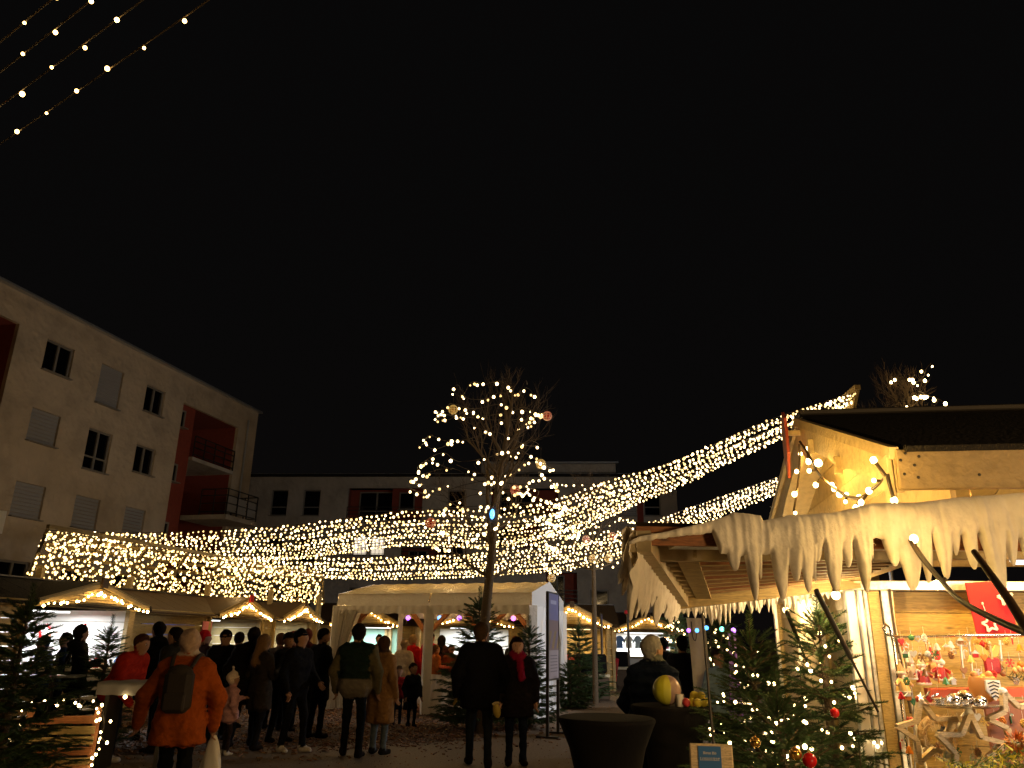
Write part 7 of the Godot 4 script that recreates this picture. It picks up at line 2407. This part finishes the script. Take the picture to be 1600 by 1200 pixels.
	t = thing("display_board", "dark red brown wooden panel behind the pale star", "panel", at(1590, 1150, 5.25), -0.15)
	block(t, "board", Vector3.ZERO, Vector3(0.34, 0.42, 0.03), paint(Color(0.3, 0.12, 0.07), 0.7), 0.006)
	block(t, "strip", Vector3(0.13, 0.0, 0.018), Vector3(0.1, 0.42, 0.02), M.wood_dark, 0.004)
	# small hanging ornaments, crowded along the rail and over the shelf
	var tones = [["red", Color(0.5, 0.02, 0.025)], ["white", Color(0.75, 0.73, 0.68)], ["gold", Color(0.6, 0.4, 0.1)], ["green", Color(0.04, 0.16, 0.06)], ["silver grey", Color(0.5, 0.52, 0.54)], ["orange", Color(0.6, 0.2, 0.03)], ["brown", Color(0.25, 0.12, 0.05)]]
	var kinds = ["heart", "bell", "fir cone", "snowflake", "wooden house", "candy cane", "bauble"]
	var spots = []
	for row in [[1004, 1398, 1600, 17, 5.5], [1030, 1404, 1600, 15, 5.42], [1056, 1410, 1604, 13, 5.36], [1092, 1402, 1470, 6, 5.4], [1098, 1560, 1606, 4, 5.3], [1128, 1470, 1606, 9, 5.2], [1168, 1400, 1470, 5, 5.3], [1176, 1475, 1606, 8, 5.05]]:
		for k in row[3]:
			spots.append([lerpf(row[1], row[2], (k + rng.randf_range(0.1, 0.9)) / row[3]), row[0] + rng.randf_range(-9, 9), row[4] + rng.randf_range(-0.05, 0.05)])
	for k in spots.size():
		var kind: String = kinds[(k * 3 + k / 7) % 7]
		var tone = tones[(k * 5 + k / 7) % 7]
		t = thing("hanging_ornament", "small %s %s hanging among the stall's ornaments" % [tone[0], kind], "ornament", at(spots[k][0], spots[k][1], spots[k][2]), rng.randf_range(-0.6, 0.4), "small ornaments of the near stall")
		g = Geo.new()
		g.col = tone[1]
		match kind:
			"heart": g.plate([Vector2(0, -0.026), Vector2(0.02, -0.004), Vector2(0.024, 0.01), Vector2(0.016, 0.02), Vector2(0.006, 0.018), Vector2(0, 0.009), Vector2(-0.006, 0.018), Vector2(-0.016, 0.02), Vector2(-0.024, 0.01), Vector2(-0.02, -0.004)], 0.008)
			"bell":
				g.lathe([Vector2(0.024, -0.024), Vector2(0.022, -0.016), Vector2(0.014, 0.0), Vector2(0.012, 0.012), Vector2(0.004, 0.02), Vector2(0, 0.021)], 12)
				g.ball(Vector3(0, -0.026, 0), 0.006, 6, 4)
			"fir cone":
				for r in 5:
					for q in 6:
						var a2 := TAU * (q + 0.5 * (r % 2)) / 6.0
						var rr: float = [0.008, 0.014, 0.016, 0.013, 0.007][r]
						g.ball(Vector3(cos(a2) * rr, -0.022 + r * 0.01, sin(a2) * rr), Vector3(0.007, 0.006, 0.007), 5, 3)
			"snowflake":
				for q in 3:
					var dv := Vector3(cos(PI * q / 3.0), sin(PI * q / 3.0), 0)
					g.bar(-dv * 0.028, dv * 0.028, 0.006, 0.006, Vector3.BACK)
					for e in [-1.0, 1.0]:
						var m: Vector3 = dv * 0.018 * e
						g.bar(m, m + (dv * e + dv.cross(Vector3.BACK)).normalized() * 0.01, 0.004, 0.004, Vector3.BACK)
						g.bar(m, m + (dv * e - dv.cross(Vector3.BACK)).normalized() * 0.01, 0.004, 0.004, Vector3.BACK)
			"wooden house":
				g.bevel(Vector3(0, -0.01, 0), Vector3(0.032, 0.026, 0.022), 0.002)
				g.col = Color(0.7, 0.68, 0.62)
				g.plate([Vector2(-0.023, 0.002), Vector2(0.023, 0.002), Vector2(0, 0.024)], 0.028)
			"candy cane":
				var cp = [Vector3(0, -0.03, 0), Vector3(0, 0.012, 0), Vector3(0.006, 0.022, 0), Vector3(0.016, 0.022, 0), Vector3(0.02, 0.012, 0)]
				for q in 4:
					g.col = tone[1] if q % 2 == 0 else Color(0.75, 0.73, 0.7)
					g.tube([cp[q], cp[q + 1]], 0.005, 6)
			_:
				g.ball(Vector3.ZERO, 0.02, 12, 8)
				g.tube([Vector3(0, 0.018, 0), Vector3(0, 0.026, 0)], 0.005, 6)
		part(t, "figure", g, M.tinted_gloss if kind in ["bauble", "bell"] else M.tinted)
		part(t, "thread", pipe([Vector3(0, 0.018, 0), Vector3(0, 0.07, 0)], 0.001, 3), M.white_paint)
	# garland of yellow and green at the bottom edge
	t = thing("flower_garland", "yellow green garland with tufts along the bottom of the goods", "garland", at(1560, 1192, 4.6))
	var gg := Geo.new()
	var yg := Geo.new()
	for k in 900:
		var x := rng.randf_range(-0.28, 0.3)
		var p := Vector3(x, rng.randf_range(-0.1, 0.05) + 0.06 * sin(x * 9.0), rng.randf_range(-0.08, 0.08))
		var dd := Vector3(rng.randf_range(-1, 1), rng.randf_range(-0.5, 1), rng.randf_range(-0.5, 1)).normalized()
		var w := dd.cross(Vector3(0.3, 0.5, 0.8)).normalized() * 0.004
		var l := rng.randf_range(0.03, 0.07)
		if k % 4 == 0:
			yg.col = Color(0.62, 0.55, 0.05) * rng.randf_range(0.6, 1.2)
			yg.face([p - w * 2.0, p + w * 2.0, p + dd * l])
		else:
			gg.col = Color(0.1, 0.16, 0.03) * rng.randf_range(0.5, 1.3)
			gg.face([p - w, p + w, p + dd * l])
	part(t, "greenery", gg, M.tinted).set_meta("kind", "stuff")
	part(t, "yellow_tufts", yg, M.tinted).set_meta("kind", "stuff")
	t = thing("orange_tuft", "bunch of rust orange dried flowers on the garland", "dried flowers", at(1588, 1160, 4.6))
	gg = Geo.new()
	for k in 300:
		var dd := Vector3(rng.randf_range(-1, 1), rng.randf_range(-1, 1), rng.randf_range(-0.5, 1)).normalized()
		var p := dd * rng.randf_range(0.02, 0.05)
		var w := dd.cross(Vector3(0.1, 0.9, 0.4)).normalized() * 0.006
		gg.col = Color(0.5, 0.14, 0.02) * rng.randf_range(0.5, 1.3)
		gg.face([p - w, p + w, p + dd * 0.03])
	part(t, "blossom", gg, M.tinted).set_meta("kind", "stuff")
	t = thing("twig_bunch", "dark pine twig with golden cone tips behind the bell", "twig", at(1572, 1055, 5.3))
	gg = Geo.new()
	gg.col = Color(0.05, 0.05, 0.02)
	for k in 60:
		gg.bar(Vector3(0.02 * (k % 12), -0.006 * (k % 12), 0), Vector3(0.02 * (k % 12) + 0.03, rng.randf_range(-0.04, 0.05), rng.randf_range(-0.03, 0.03)), 0.003, 0.003)
	part(t, "needles", gg, M.tinted).set_meta("kind", "stuff")
	for k in 6:
		g = Geo.new()
		g.col = Color(0.6, 0.34, 0.12)
		g.ball(Vector3(0.05 + 0.03 * k, 0.03 + 0.01 * (k % 2), 0.02), Vector3(0.014, 0.02, 0.014), 8, 6)
		part(t, "cone", g, M.tinted)
